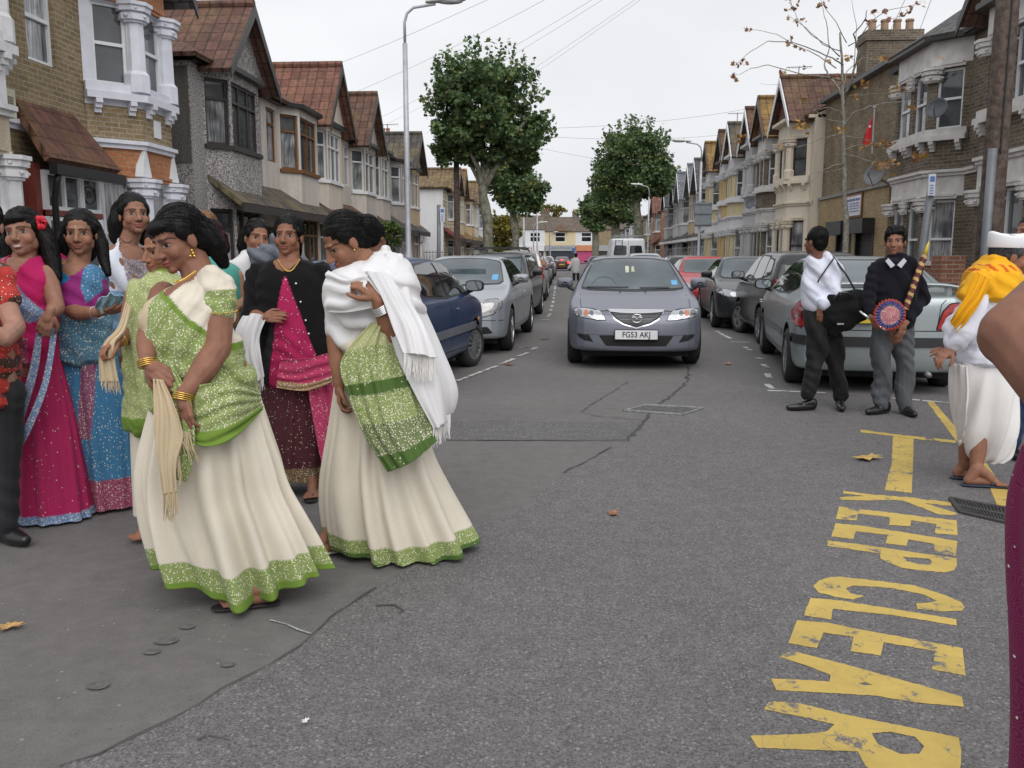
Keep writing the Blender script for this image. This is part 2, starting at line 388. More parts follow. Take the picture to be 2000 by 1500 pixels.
yl('letter', [(88, 1268), (108, 1234), (240, 1245), (400, 1285), (880, 1383), (890, 1440), (888, 1500), (870, 1560), (780, 1590), (600, 1570), (500, 1500), (470, 1440), (330, 1435), (60, 1425), (33, 1375), (230, 1370), (340, 1360), (375, 1330), (250, 1300)], [[(525, 1365), (600, 1360), (700, 1380), (740, 1420), (720, 1450), (640, 1450), (550, 1410)]])
zz = yl('zigzag_line', [(748, 8), (777, 10), (880, 130), (985, 250), (1030, 318), (1100, 400), (1102, 455), (1042, 450), (1005, 360), (960, 270), (866, 168)], par=None)
tag(zz, 'thick yellow zigzag line along the kerb behind the KEEP CLEAR lettering', 'road marking')
def dashes(name, label, quads, wpx):
    t = thing(name, label, 'road marking', G(*quads[0][0]))
    for q in quads:
        P = [G(*p) for p in q]; V = []
        a, b = P[0], P[-1]; d = (b-a).normalized(); s = Vector((-d.y, d.x, 0))*wpx/2
        n = max(2, int((b-a).length/.12)); F = []
        for i in range(n+1):
            p = a.lerp(b, i/n); j1, j2 = random.uniform(.6, 1.1), random.uniform(.6, 1.1)
            V += [p+s*j1+Vector((0, 0, .0085))-t.location, p-s*j2+Vector((0, 0, .0085))-t.location]
        for i in range(n): F.append((2*i+1, 2*i+3, 2*i+2, 2*i))
        o = mk('dash', V, F, WHT, t)
        if o.data.polygons[0].normal.z < 0: o.data.flip_normals()
def D1(*s): return [((780+a/5, 460+b/5), (780+c/5, 460+d/5)) for a, b, c, d in s]
def D3(*s): return [((1320+a/3.571, 480+b/3.571), (1320+c/3.571, 480+d/3.571)) for a, b, c, d in s]
dashes('parking_line', 'broken white bay line beside the parked blue and silver cars', D1((300, 1535, 530, 1437), (560, 1425, 810, 1330), (830, 1325, 955, 1278), (970, 1262, 1010, 1255), (1015, 1250, 1115, 1207), (1165, 1180, 1255, 1147), (1285, 1118, 1350, 1100), (1170, 1097, 1355, 1095)), .075)
dashes('parking_line', 'worn white bay line running on up the road past the silver people carrier', D1((1365, 828, 1485, 820), (1455, 795, 1475, 765), (1476, 735, 1480, 722), (1486, 705, 1495, 680), (1498, 662, 1504, 640), (1506, 622, 1508, 604), (1510, 590, 1513, 574), (1514, 562, 1517, 540), (1519, 528, 1523, 495)), .09)
dashes('parking_line', 'worn white bay line beside the dark cars on the right', D3((280, 598, 382, 650), (385, 672, 515, 676), (480, 708, 522, 732), (565, 782, 600, 792), (608, 830, 635, 852), (636, 895, 655, 925), (632, 968, 675, 1002), (640, 1014, 1045, 1031)), .08)
dashes('parking_line', 'white bay end line under the bumper of the silver saloon', D3((1500, 1066, 1700, 1082), (1720, 1084, 1945, 1103)), .08)
# manhole cover, gully grate, leaf
mh = thing('manhole_cover', 'square manhole cover with a worn bright metal rim in the road', 'manhole cover', G(1295, 801))
q = [G(1219, 804), G(1262, 793), G(1372, 799), G(1332, 812)]; cc = sum(q, Vector())/4
mh.location = cc; IRON = plain((.11, .105, .10), .6, .3, var=.3, scale=20, name='iron'); STEEL = plain((.24, .24, .245), .5, .5, var=.3, scale=30, name='worn_steel')
mk('plate', [(p-cc)*.97+Vector((0, 0, .0065)) for p in q], [(0, 1, 2, 3)], IRON, mh).data.flip_normals()
b = MB(); Q = [p-cc for p in q]
for i in range(4):
    a_, c_ = Q[i], Q[(i+1) % 4]; b.tube([a_+Vector((0, 0, .006)), c_+Vector((0, 0, .006))], .016, 6)
b.build('rim', STEEL, mh)
b = MB()
for i in range(1, 7):
    for j in range(1, 5):
        p = Q[0].lerp(Q[3], i/7).lerp(Q[1].lerp(Q[2], i/7), j/5); b.box(p.x-.035, p.x+.035, p.y-.02, p.y+.02, .006, .0105)
b.build('stud', IRON, mh)
q = [G(1856, 977), G(1990, 1001), G(1990, 1030), G(1876, 1004)]; cc = sum(q, Vector())/4
gr = thing('drain_grate', 'dark iron drain grate with slanting bars by the kerb', 'drain grate', cc)
Q = [p-cc for p in q]; mk('pit', [p+Vector((0, 0, .006)) for p in Q], [(0, 1, 2, 3)], plain((.008,)*3, .9, name='pit'), gr).data.flip_normals()
b = MB()
for i in range(4):
    a_, c_ = Q[i], Q[(i+1) % 4]; b.tube([a_+Vector((0, 0, .01)), c_+Vector((0, 0, .01))], .013, 6)
for k in range(1, 19):
    s = k/19; a_ = Q[0].lerp(Q[1], s); c_ = Q[3].lerp(Q[2], min(1, s+.05)); b.tube([a_+Vector((0, 0, .009)), c_+Vector((0, 0, .009))], .0055, 5)
a_, c_ = Q[0].lerp(Q[3], .5), Q[1].lerp(Q[2], .5); b.tube([a_+Vector((0, 0, .01)), c_+Vector((0, 0, .01))], .012, 6)
b.build('bars', plain((.06, .057, .055), .6, .3, var=.3, scale=20, name='dark_iron'), gr)
lf = [(0, .0), (.03, .02), (.10, -.01), (.07, .03), (.14, .05), (.08, .06), (.1, .11), (.05, .085), (.02, .15), (0, .09), (-.04, .12), (-.035, .07), (-.1, .08), (-.06, .04), (-.12, .01), (-.05, .02), (-.04, -.04)]
c0 = G(1700, 902)
def leaf(name, c, s, rot, col, label):
    V, F = polyfill(lf); M = Matrix.Rotation(rot, 3, 'Z')
    vs = [M @ Vector((v.x*s, v.y*s, .012+abs(v.x)*.12*s+random.uniform(0, .012)*s)) for v in V]
    o = mk(name, vs, F, plain(col, .7, var=.4, scale=40, name='dead_leaf'), smooth=False); o.location = (c.x, c.y, 0)
    bm = o.modifiers.new('s', 'SOLIDIFY'); bm.thickness = .0015
    return tag(o, label, 'leaf')
leaf('maple_leaf', c0, 1.0, .3, (.5, .34, .1), 'curled pale yellow maple leaf lying beside the yellow stem')
leaf('dead_leaf', G(1205, 1008), .42, 1.2, (.3, .12, .06), 'small brown leaf flat on the coarse road in the middle')
leaf('dead_leaf', G(1000, 713), .8, 2.2, (.2, .06, .03), 'dark red brown leaf by the dashed line near the silver saloon')
leaf('dead_leaf', G(1063, 664), .9, .2, (.2, .07, .035), 'dark brown leaf on the road ahead of the moving grey car')
leaf('dead_leaf', G(15, 1234), .45, .2, (.45, .27, .1), 'small tan leaf near the bottom left of the road')
leaf('dead_leaf', G(1428, 713), .7, 1.2, (.35, .2, .08), 'pale leaf on the road right of the moving grey car')
leaf('dead_leaf', G(600, 1416), .14, 1.2, (.75, .7, .65), 'scrap of white blossom on the coarse road at the bottom')
# pavements with kerb stones
def pave(name, pts, z=.12):
    b = MB(); V, F = polyfill(pts); n = len(V)
    o = mk(name, [(v.x, v.y, z) for v in V], F, PAVE, autouv=True); o['kind'] = 'structure'
    if o.data.polygons[0].normal.z < 0: o.data.flip_normals()
def kerbline(name, pts, z=.12, wd=.14):
    b = MB(); P = [Vector((*p, 0)) for p in pts]
    for a, c in zip(P, P[1:]):
        d = (c-a); n = max(1, int(d.length/.92)); d.normalize(); s = Vector((-d.y, d.x, 0))*wd/2
        for k in range(n):
            p = a.lerp(c, k/n)+d*.004; q = a.lerp(c, (k+1)/n)-d*.004
            b.add([p-s-Vector((0, 0, .05)), q-s-Vector((0, 0, .05)), q+s-Vector((0, 0, .05)), p+s-Vector((0, 0, .05)), p-s+Vector((0, 0, z+.003)), q-s+Vector((0, 0, z+.003)), q+s+Vector((0, 0, z+.003)), p+s+Vector((0, 0, z+.003))],
                  [(0, 3, 2, 1), (4, 5, 6, 7), (0, 1, 5, 4), (1, 2, 6, 5), (2, 3, 7, 6), (3, 0, 4, 7)])
    o = b.build(name, KERB); o['kind'] = 'structure'
lk = [(-30, 7.2), (-9, 7.4), tuple(S(8.2, -5.2)[:2]), tuple(S(9.0, -4.1)[:2]), tuple(S(10.4, -3.3)[:2]), tuple(S(12, -3)[:2]), tuple(S(42, -3)[:2])]
pave('pavement', lk+[S(42, -30)[:2], (-30, 40)])
pave('pavement', [S(51, -3)[:2], S(151, -3)[:2], S(151, -30)[:2], S(51, -30)[:2]])
rk = [(2.2, -1), (2.65, 3), (3.35, 5), (4.05, 6.3), (4.75, 8), tuple(S(10, 4.55)[:2]), tuple(S(13, 4.85)[:2]), tuple(S(151, 4.85)[:2])]
pave('pavement', rk+[S(151, 30)[:2], S(-3, 30)[:2]])
kerbline('kerb', lk); kerbline('kerb', [S(51, -3)[:2], S(151, -3)[:2]]); kerbline('kerb', rk)
pave('pavement', [S(161, -60)[:2], S(161, 60)[:2], S(240, 60)[:2], S(240, -60)[:2]])
# ------------------------------------------------------------------ building kit (local frame: x along the street, y towards it, z up)
def FM(p0, p1):            # frame of one wall face: x along it, y outwards
    a = Vector((p0[0], p0[1], 0)); b = Vector((p1[0], p1[1], 0)); d = (b-a).normalized()
    return Matrix(((d.x, -d.y, 0, a.x), (d.y, d.x, 0, a.y), (0, 0, 1, 0), (0, 0, 0, 1)))
def wallface(mb, p0, p1, z0, z1, ops=(), rev=.13):
    M = FM(p0, p1); Ln = math.dist(p0, p1)
    xs = sorted({0, Ln, *[o[0] for o in ops], *[o[1] for o in ops]}); zs = sorted({z0, z1, *[o[2] for o in ops], *[o[3] for o in ops]})
    for i in range(len(xs)-1):
        for j in range(len(zs)-1):
            x, z = (xs[i]+xs[i+1])/2, (zs[j]+zs[j+1])/2
            if any(o[0] < x < o[1] and o[2] < z < o[3] for o in ops): continue
            mb.add([M @ Vector(v) for v in ((xs[i], 0, zs[j]), (xs[i+1], 0, zs[j]), (xs[i+1], 0, zs[j+1]), (xs[i], 0, zs[j+1]))], [(3, 2, 1, 0)])
    for a, b, c, d in ops:
        q = [(a, c), (b, c), (b, d), (a, d)]
        for k in range(4):
            (xa, za), (xb, zb) = q[k], q[(k+1) % 4]
            mb.add([M @ Vector(v) for v in ((xa, 0, za), (xb, 0, zb), (xb, -rev, zb), (xa, -rev, za))], [(0, 1, 2, 3)])
def window(par, M, s0, s1, za, zb, fm, pm, nx=1, tr=None, bar=.055, pm2=None, extra=()):
    b = MB(); y0, y1 = -.13, -.06
    b.box(s0, s0+bar, y0, y1, za, zb, M); b.box(s1-bar, s1, y0, y1, za, zb, M)
    b.box(s0+bar, s1-bar, y0, y1, za, za+bar, M); b.box(s0+bar, s1-bar, y0, y1, zb-bar, zb, M)
    if tr: b.box(s0+bar, s1-bar, y0, y1+.012, za+(zb-za)*tr-bar/2, za+(zb-za)*tr+bar/2, M)
    for k in range(1, nx):
        x = s0+(s1-s0)*k/nx; b.box(x-bar*.45, x+bar*.45, y0, y1+.006, za+bar, zb-bar, M)
    o = b.build('window', fm, par)
    zt = za+(zb-za)*(tr or 1)
    V = [M @ Vector(v) for v in ((s0, -.1, za), (s1, -.1, za), (s1, -.1, zt), (s0, -.1, zt), (s1, -.1, zb), (s0, -.1, zb))]
    mk('pane', V[:4], [(3, 2, 1, 0)], pm, o)
    if tr: mk('pane', [V[3], V[2], V[4], V[5]], [(3, 2, 1, 0)], pm2 or pm, o)
    return o
def offpath(path, d):      # mitred offset of an open path to its left (outwards)
    P = [Vector((p[0], p[1])) for p in path]; out = []
    for i, p in enumerate(P):
        ns = []
        if i > 0: t = (p-P[i-1]).normalized(); ns.append(Vector((-t.y, t.x)))
        if i < len(P)-1: t = (P[i+1]-p).normalized(); ns.append(Vector((-t.y, t.x)))
        n = sum(ns, Vector((0, 0))).normalized(); out.append(p+n*(d/max(.3, n.dot(ns[0]))))
    return out
def band(mb, path, di, do, z0, z1, do1=None):
    A = offpath(path, di); B = offpath(path, do); B1 = offpath(path, do1) if do1 is not None else B
    for i in range(len(path)-1):
        V = [(*A[i], z0), (*A[i+1], z0), (*B[i+1], z0), (*B[i], z0), (*A[i], z1), (*A[i+1], z1), (*B1[i+1], z1), (*B1[i], z1)]
        F = [(0, 1, 2, 3), (7, 6, 5, 4), (3, 2, 6, 7)]
        if i == 0: F.append((0, 3, 7, 4))
        if i == len(path)-2: F.append((2, 1, 5, 6))
        mb.add(V, F)
def slab(mb, P, th=.09):   # roof plane: quad or triangle with thickness below
    n = (P[1]-P[0]).cross(P[2]-P[0]).normalized()
    if n.z < 0: P = P[::-1]; n = -n
    Q = [p-n*th for p in P]; k = len(P)
    mb.add(list(P)+Q, [tuple(range(k)), tuple(range(2*k-1, k-1, -1))]+[(i, i+k, (i+1) % k+k, (i+1) % k) for i in range(k)])
def roofs(par, W_, ze, zr, depth, mat, over=.3, hipL=False, hipR=False, gm=None):
    b = MB(); y0, y1, ym = over, -depth-over, -depth/2; x0, x1 = -.02*0, W_
    hl = depth/2 if hipL else 0; hr = depth/2 if hipR else 0
    ol = over if hipL else 0; o_r = over if hipR else 0
    V = Vector
    slab(b, [V((x0-ol, y0, ze)), V((x1+o_r, y0, ze)), V((x1-hr, ym, zr)), V((x0+hl, ym, zr))])
    slab(b, [V((x1+o_r, y1, ze)), V((x0-ol, y1, ze)), V((x0+hl, ym, zr)), V((x1-hr, ym, zr))])
    if hipL: slab(b, [V((x0-ol, y1, ze)), V((x0-ol, y0, ze)), V((x0+hl, ym, zr))])
    if hipR: slab(b, [V((x1+o_r, y0, ze)), V((x1+o_r, y1, ze)), V((x1-hr, ym, zr))])
    o = b.build('roof', mat, par)
    if not hipL or not hipR:
        g = MB()
        for f, x in ((hipL, x0), (hipR, x1)):
            if not f: g.add([(x, 0, ze), (x, -depth, ze), (x, ym, zr-.05)], [(0, 1, 2)])
        if gm: g.build('gable_end', gm, par)
    return o
def gable(par, xa, xb, y, ze, zr, back, rmat, wmat, barge, over=.28, oh=.16, infill=None):
    xm = (xa+xb)/2; V = Vector; sl = (zr-ze)/(xm-xa); b = MB()
    for s, xe in ((-1, xa-oh), (1, xb+oh)):
        slab(b, [V((xe, y+over, ze-oh*sl)), V((xm, y+over, zr)), V((xm, -back, zr)), V((xe, -back, ze-oh*sl))])
    r = b.build('roof', rmat, par)
    c = MB(); c.tube([V((xm, y+over+.01, zr+.03)), V((xm, -back, zr+.03))], .09, 8); c.build('ridge_tiles', rmat, r)
    g = MB(); g.add([(xa, y, ze), (xb, y, ze), (xm, y, zr-.02)], [(2, 1, 0)])
    g.build('gable_wall', infill or wmat, par)
    g = MB()
    for xe in (xa-oh, xb+oh):
        p, q = V((xe, y+over, ze-oh*sl)), V((xm, y+over, zr))
        g.add([p+V((0, .003, .02)), q+V((0, .003, .02)), q+V((0, .003, -.24)), p+V((0, .003, -.20)), p+V((0, .035, .02)), q+V((0, .035, .02)), q+V((0, .035, -.24)), p+V((0, .035, -.20))], [(0, 1, 2, 3), (7, 6, 5, 4), (0, 4, 5, 1), (3, 2, 6, 7), (0, 3, 7, 4), (1, 5, 6, 2)])
    g.build('barge_board', barge, r)
def chimney(par, x, y, z0, z1, wx, wy, mat, pots=4, potm=None):
    b = MB(); b.box(x-wx/2, x+wx/2, y-wy/2, y+wy/2, z0, z1-.32)
    b.box(x-wx/2-.05, x+wx/2+.05, y-wy/2-.05, y+wy/2+.05, z1-.32, z1-.2); b.box(x-wx/2-.02, x+wx/2+.02, y-wy/2-.02, y+wy/2+.02, z1-.2, z1)
    o = b.build('chimney', mat, par); potm = potm or plain((.33, .12, .07), .8, name='terracotta')
    lx = wx > wy
    for k in range(pots):
        t = (k+.5)/pots-.5; px_, py_ = (x+t*wx*.9, y) if lx else (x, y+t*wy*.9)
        MB().lathe([(.13, 0), (.11, .35), (.14, .36), (.13, .42), (.09, .42), (.08, .2)], (px_, py_, z1-.02), 12).build('chimney_pot', potm, o)
def capital(mb, x, y, z0, z1, r):       # carved leafy capital: stacked flaring blocks with knobs
    for k, (f, g) in enumerate(((.78, .12), (.95, .30), (.84, .12), (1.08, .28), (1.22, .18))):
        h0 = z0+(z1-z0)*sum(q for _, q in ((.78, .12), (.95, .30), (.84, .12), (1.08, .28), (1.22, .18))[:k]); h1 = h0+(z1-z0)*g
        n = 8
        pts = [(x+r*f*math.cos(2*PI*(i+.5)/n)*1.08, y+r*f*math.sin(2*PI*(i+.5)/n)*1.08) for i in range(n)]
        mb.prism(pts, h0, h1)
    for i in range(10):
        a = 2*PI*i/10; mb.lathe([(.01, -.03), (.032, -.012), (.034, .012), (.01, .03)], (x+math.cos(a)*r*1.05, y+math.sin(a)*r*1.05, z0+(z1-z0)*(.3+.38*(i % 2))), 6)
def door(par, M, s0, s1, z0, z1, mat):
    b = MB(); b.box(s0, s1, -.12, -.07, z0, z1, M); o = b.build('door', mat, par)
    b = MB(); wd = s1-s0
    b.box(s0+wd*.2, s1-wd*.2, -.07, -.062, z0+(z1-z0)*.55, z1-.18, M); b.build('door_glass', DPANE, o)
    MB().lathe([(.02, 0), (.03, .03), (.02, .05)], M @ Vector((s1-.12, -.07, z0+1.0)), 8, 'y').build('handle', STEEL, o)
BR_Y = m_brick((.20, .145, .075), (.30, .22, .12), (.36, .32, .25)); BR_D = m_brick((.10, .078, .056), (.19, .145, .098), (.25, .23, .2), dirt=.8)
BR_R = m_brick((.22, .085, .05), (.30, .13, .08), (.3, .26, .22)); BR_T = m_brick((.42, .16, .07), (.48, .2, .09), (.4, .25, .15))
BR_S = m_brick((.33, .235, .11), (.42, .31, .16), (.4, .34, .24), dirt=.3)
SLATE = m_tiles((.085, .085, .09), .22, .3, .15, False); SLATEB = m_tiles((.16, .17, .19), .22, .3, .1, False)
T_RED = m_tiles((.13, .064, .05), .31, .26, .25); T_RED2 = m_tiles((.18, .078, .058), .31, .26, .15); T_BRN = m_tiles((.12, .062, .045), .31, .26, .3)
T_GRY = m_tiles((.085, .075, .068), .31, .26, .5); T_YEL = m_tiles((.21, .12, .05), .3, .26, .75, moss=(.34, .24, .045)); T_MOSS = m_tiles((.17, .11, .065), .3, .26, .7, moss=(.27, .22, .09))
C_CREAM = m_render((.64, .58, .49), 40, .12, .3); C_WARM = m_render((.60, .55, .50), 40, .12, .35); PEB = m_render((.36, .34, .335), 34, .75, .2); PEBD = m_render((.12, .11, .105), 34, .4, .3)
C_YEL = m_render((.62, .52, .33), 30, .06, .2); C_OCH = m_render((.58, .42, .20), 30, .06, .2); C_GRY = m_render((.52, .52, .53), 30, .06, .25); C_WHT = m_render((.66, .66, .68), 30, .05, .15); C_BEI = m_render((.55, .42, .27), 55, .18, .3)
def front(side, u0, u1, v, mirror=None):
    W_ = u1-u0
    if side == 'L': return frameL(u1, v), (lambda u: u1-u), W_
    return frameR(u0, v), (lambda u: u-u0), W_
def wall_with(par, x0, x1, y, z0, z1, ops, mat, name='wall'):
    mb = MB(); wallface(mb, (x1, y), (x0, y), z0, z1, ops); return mb
def thirties(side, u0, u1, v, bay, label, wall, frm, roof, gab=True, barge=None, hood=None, nx=3, flank=None, gf=True, win_u=None, ze=5.3, zr=6.9, d=.4, sill=3.62, group=None, det=1, chim=None, top=None, hip=(False, False), zm=8.0, bw=None, name='terraced_house', upper=None):
    M, fx, W_ = front(side, u0, u1, v); t = thing(name, label, 'house', mat=M, group=group)
    barge = barge or DARKW; hood = hood or roof; a, b = sorted((fx(bay[0]), fx(bay[1]))); c = .48
    P = [(b, 0), (b-c, d), (a+c, d), (a, 0)]; P = P[::-1]            # left-hand side is outwards when walking +x
    P = [(a, 0), (a+c, d), (b-c, d), (b, 0)]
    # outward is +y, FM gives y = left of the direction, so +x walks keep outside on the left
    mb = MB(); ops = []; xs0, xs1 = (0, a) if a > W_-b else (b, W_)
    if win_u: x = fx(win_u); ops.append((x-.36-xs0, x+.36-xs0, 3.75, 5.05))
    dr = None
    if xs1-xs0 > 1.0: dr = ((xs1-xs0)/2-.43, (xs1-xs0)/2+.43, .12, 2.15); ops.append(dr)
    wallface(mb, (xs0, 0), (xs1, 0), .1, ze, ops)
    oth = (b, W_) if a > W_-b else (0, a)
    if oth[1]-oth[0] > .02: wallface(mb, (oth[0], 0), (oth[1], 0), .1, ze)
    for x in (0, W_):
        mb.add([(x, 0, .1), (x, -8, .1), (x, -8, ze), (x, 0, ze)], [(0, 1, 2, 3)])
    mb.add([(0, -8, .1), (W_, -8, .1), (W_, -8, ze), (0, -8, ze)], [(0, 1, 2, 3)])
    mb.build('wall', wall, t)
    if flank: mk('flank_panel', *flank, t) if False else None
    if dr: door(t, FM((xs0, 0), (xs1, 0)), *dr, DARKW)
    if win_u: window(t, FM((xs0, 0), (xs1, 0)), *ops[0], frm, NET, 1, .72)
    bm_ = MB(); lens = [math.dist(P[i], P[i+1]) for i in range(3)]
    for i in range(3):
        Ln = lens[i]; o = [(.05, Ln-.05, sill, ze-.18), (.05, Ln-.05, .95, 2.4)]
        wallface(bm_, P[i], P[i+1], .1, ze, o)
        Mf = FM(P[i], P[i+1]); n = nx if i == 1 else 1
        window(t, Mf, *o[0], frm, NET if i != 1 else PANE, n, .70, pm2=PANE)
        window(t, Mf, *o[1], bw or frm, NET if i != 1 else DPANE, n, .70, pm2=DPANE)
    bm_.build('bay', upper or wall, t)
    s = MB(); band(s, P, -.05, .06, sill-.09, sill-.003); s.build('sill', frm, t); s = MB(); band(s, P, -.05, .05, .87, .947); s.build('sill', frm, t)
    g = MB(); band(g, [(0, 0), *P, (W_, 0)], -.05, .16, ze, ze+.1); g.build('gutter', BLACK, t)
    # tiled hood over the ground floor window and door
    h = MB(); A = offpath([(min(xs0, a), 0), (max(xs1, b), 0)], 0); hx0, hx1 = min(xs0, a)+.02, max(xs1, b)-.02; V = Vector
    slab(h, [V((hx0, d+.35, 2.52)), V((hx1, d+.35, 2.52)), V((hx1, -.02, 3.12)), V((hx0, -.02, 3.12))], .1)
    h.build('hood', hood, t)
    f = MB(); f.box(hx0, hx1, d+.31, d+.355, 2.33, 2.50); f.build('fascia', barge, t)
    if gab: gable(t, a-.05, b+.05, d, ze+.1, zr, 4.2, roof, wall, barge, infill=top)
    roofs(t, W_, ze+.1, zm, 8, roof if gab != 'other' else SLATE, hipL=hip[0], hipR=hip[1], gm=wall)
    if chim is not None: chimney(t, fx(chim), -4.0, zm-1.6, zm+1.1, .75, .95, BR_R, 3)
    return t, fx, M
def victorian(side, u0, u1, v, bay, label, wall, roof, gab=True, pier=None, frieze=None, trim=None, d=.6, ze=5.95, zr=7.5, barge=None, group=None, chim=None, frm=None, infill=None, win_u=None, c=.55, front2=True, sill_z=3.95, det=True, corb=True, colw=.15, zm=8.6, hip=(False, False), cm=None, chz=1.1, name='victorian_house', dmat=None):
    M, fx, W_ = front(side, u0, u1, v); t = thing(name, label, 'house', mat=M, group=group)
    trim = trim or TRIM; frieze = frieze or trim; pier = pier or wall; frm = frm or WHITE; barge = barge or DARKW
    a, b = sorted((fx(bay[0]), fx(bay[1]))); P = [(a, 0), (a+c, d), (b-c, d), (b, 0)]
    mb = MB(); xs0, xs1 = (0, a) if a > W_-b else (b, W_)
    ops = []; cx = (xs1-xs0)/2
    if xs1-xs0 > .9: ops = [(cx-.42, cx+.42, .12, 2.3), (cx-.34, cx+.34, 4.15, 5.4)]
    wallface(mb, (xs0, 0), (xs1, 0), .1, ze, ops)
    oth = (b, W_) if a > W_-b else (0, a)
    if oth[1]-oth[0] > .02: wallface(mb, (oth[0], 0), (oth[1], 0), .1, ze)
    for x in (0, W_): mb.add([(x, 0, .1), (x, -9, .1), (x, -9, ze), (x, 0, ze)], [(0, 1, 2, 3)])
    mb.add([(0, -9, .1), (W_, -9, .1), (W_, -9, ze), (0, -9, ze)], [(0, 1, 2, 3)])
    mb.build('wall', wall, t)
    Mf = FM((xs0, 0), (xs1, 0))
    if ops:
        door(t, Mf, *ops[0], dmat or DARKW); window(t, Mf, *ops[1], frm, NET, 1, .5)
    bays = MB(); fr = MB(); caps = []; fr2 = MB(); sills = MB(); cor = MB(); col = MB()
    for i in range(3):
        Ln = math.dist(P[i], P[i+1]); Mf = FM(P[i], P[i+1]); o = []
        if i == 1 and front2 and Ln > 1.1:
            m = Ln/2; o = [(colw, m-.11), (m+.11, Ln-colw)]
        else: o = [(colw, Ln-colw)]
        oo = [(p, q, 4.12, 5.36) for p, q in o]+[(p, q, .95, 2.62) for p, q in o]
        z1, z2 = 2.7, 3.2
        wallface(bays, P[i], P[i+1], .1, z1, oo[len(o):]); wallface(bays, P[i], P[i+1], z2, 5.45, oo[:len(o)])
        for k, q in enumerate(oo): window(t, Mf, *q, frm, NET if k % 2 else PANE, 1, .5, bar=.05)
        wallface(fr, P[i], P[i+1], z1, z2); wallface(fr2, P[i], P[i+1], 5.45, ze)
        if det:
            for p, q in o:      # moulded heads over each window
                for zb, fq in ((2.64, fr), (5.38, fr2)):
                    fq.box(p-.03, q+.03, .003, .05, zb, zb+.055, Mf); fq.box(p+.02, q-.02, .003, .07, zb+.055, zb+.10, Mf)
            if len(o) == 2:
                pm_ = Mf @ Vector((Ln/2, .02, 0))
                caps += [(pm_.x, pm_.y, 2.36, 2.64, .11), (pm_.x, pm_.y, 5.1, 5.37, .11)]
            for p, q in o:
                if corb:
                    for xx in (p, q):
                        cor = MB()
                        for st, (w0, hh) in enumerate(((.17, .07), (.12, .07), (.07, .07))):
                            cor.box(xx-.05, xx+.05, .002, w0, 3.865-.07*st-.07, 3.865-.07*st-.002, Mf)
                        cor.build('corbel', trim, t)
    bays.build('bay', pier, t); fr.build('frieze', frieze, t); fr2.build('frieze', frieze, t)
    for (x, y) in P[1:3]:
        caps += [(x, y-.05, 2.36, 2.66, colw*1.35), (x, y-.05, 5.1, 5.4, colw*1.35)]
    for q in caps: cap = MB(); capital(cap, *q); cap.build('capital', trim, t)
    if pier is trim or pier in (WHITE,):
        for (x, y) in P[1:3]:
            for pf in ([(colw*1.2, 4.02), (colw*1.2, 4.3), (colw*.9, 4.36), (colw*.85, 5.12)], [(colw*1.2, .95), (colw*1.2, 1.2), (colw*.9, 1.26), (colw*.85, 2.38)]):
                MB().lathe(pf, (x, y-.04, 0), 8).build('column', trim, t)
    full = [(0, 0), *P, (W_, 0)]
    band(sills, full if False else P, -.05, .15, sill_z-.08, sill_z+.03); band(sills, P, -.05, .09, sill_z+.03, sill_z+.17)
    sills.build('sill', trim, t); sills = MB(); band(sills, P, -.05, .10, .84, .94); sills.build('sill', trim, t); sills = MB(); band(sills, full, -.05, .10, 3.2, 3.26); band(sills, full, -.05, .05, 3.13, 3.2)
    sills.build('string_course', trim, t)
    g = MB(); band(g, full, -.08, .22, ze, ze+.1); g.build('gutter', barge if barge is DARKW else trim, t)
    if gab: gable(t, a-.06, b+.06, d, ze+.1, zr, 4.4, roof, wall, barge, infill=infill, over=.22)
    else:
        rb = MB(); Q = offpath(P, .25); z0 = ze+.1; V = Vector; ap = V(((a+b)/2, -.6, z0+1.0))
        for i in range(3): slab(rb, [V((*Q[i], z0)), V((*Q[i+1], z0)), ap], .06)
        rb.build('bay_roof', roof, t)
    roofs(t, W_, ze+.1, zm, 9, roof, gm=wall, hipL=hip[0], hipR=hip[1])
    if chim is not None: chimney(t, fx(chim), -4.5, zm-1.8, zm+chz, .8, 1.5, cm or BR_Y, 4)
    return t, fx, M
gL = 'houses in the left terrace'; gR = 'houses in the right terrace'
# ---- left side, nearest first
victorian('L', 6.9, 11.5, -7.6, (8.9, 11.25), 'cream rendered Victorian house with white columned bay at the left edge', m_render((.50, .42, .32), 40, .15, .3), SLATE, pier=TRIM, frieze=m_render((.50, .42, .32), 40, .15, .3), group=gL, c=.5)
h2, fx, M2 = victorian('L', 11.5, 16.0, -7.6, (13.6, 15.85), 'yellow brick Victorian house with white columned bay and red tiled porch', BR_Y, SLATE, frieze=BR_T, trim=plain((.68, .69, .76), .55, var=.1, scale=4, name='white_stone'), pier=plain((.68, .69, .76), .55, var=.1, scale=4, name='white_stone'), group=gL, c=.62, colw=.17, chim=15.6, cm=BR_R)
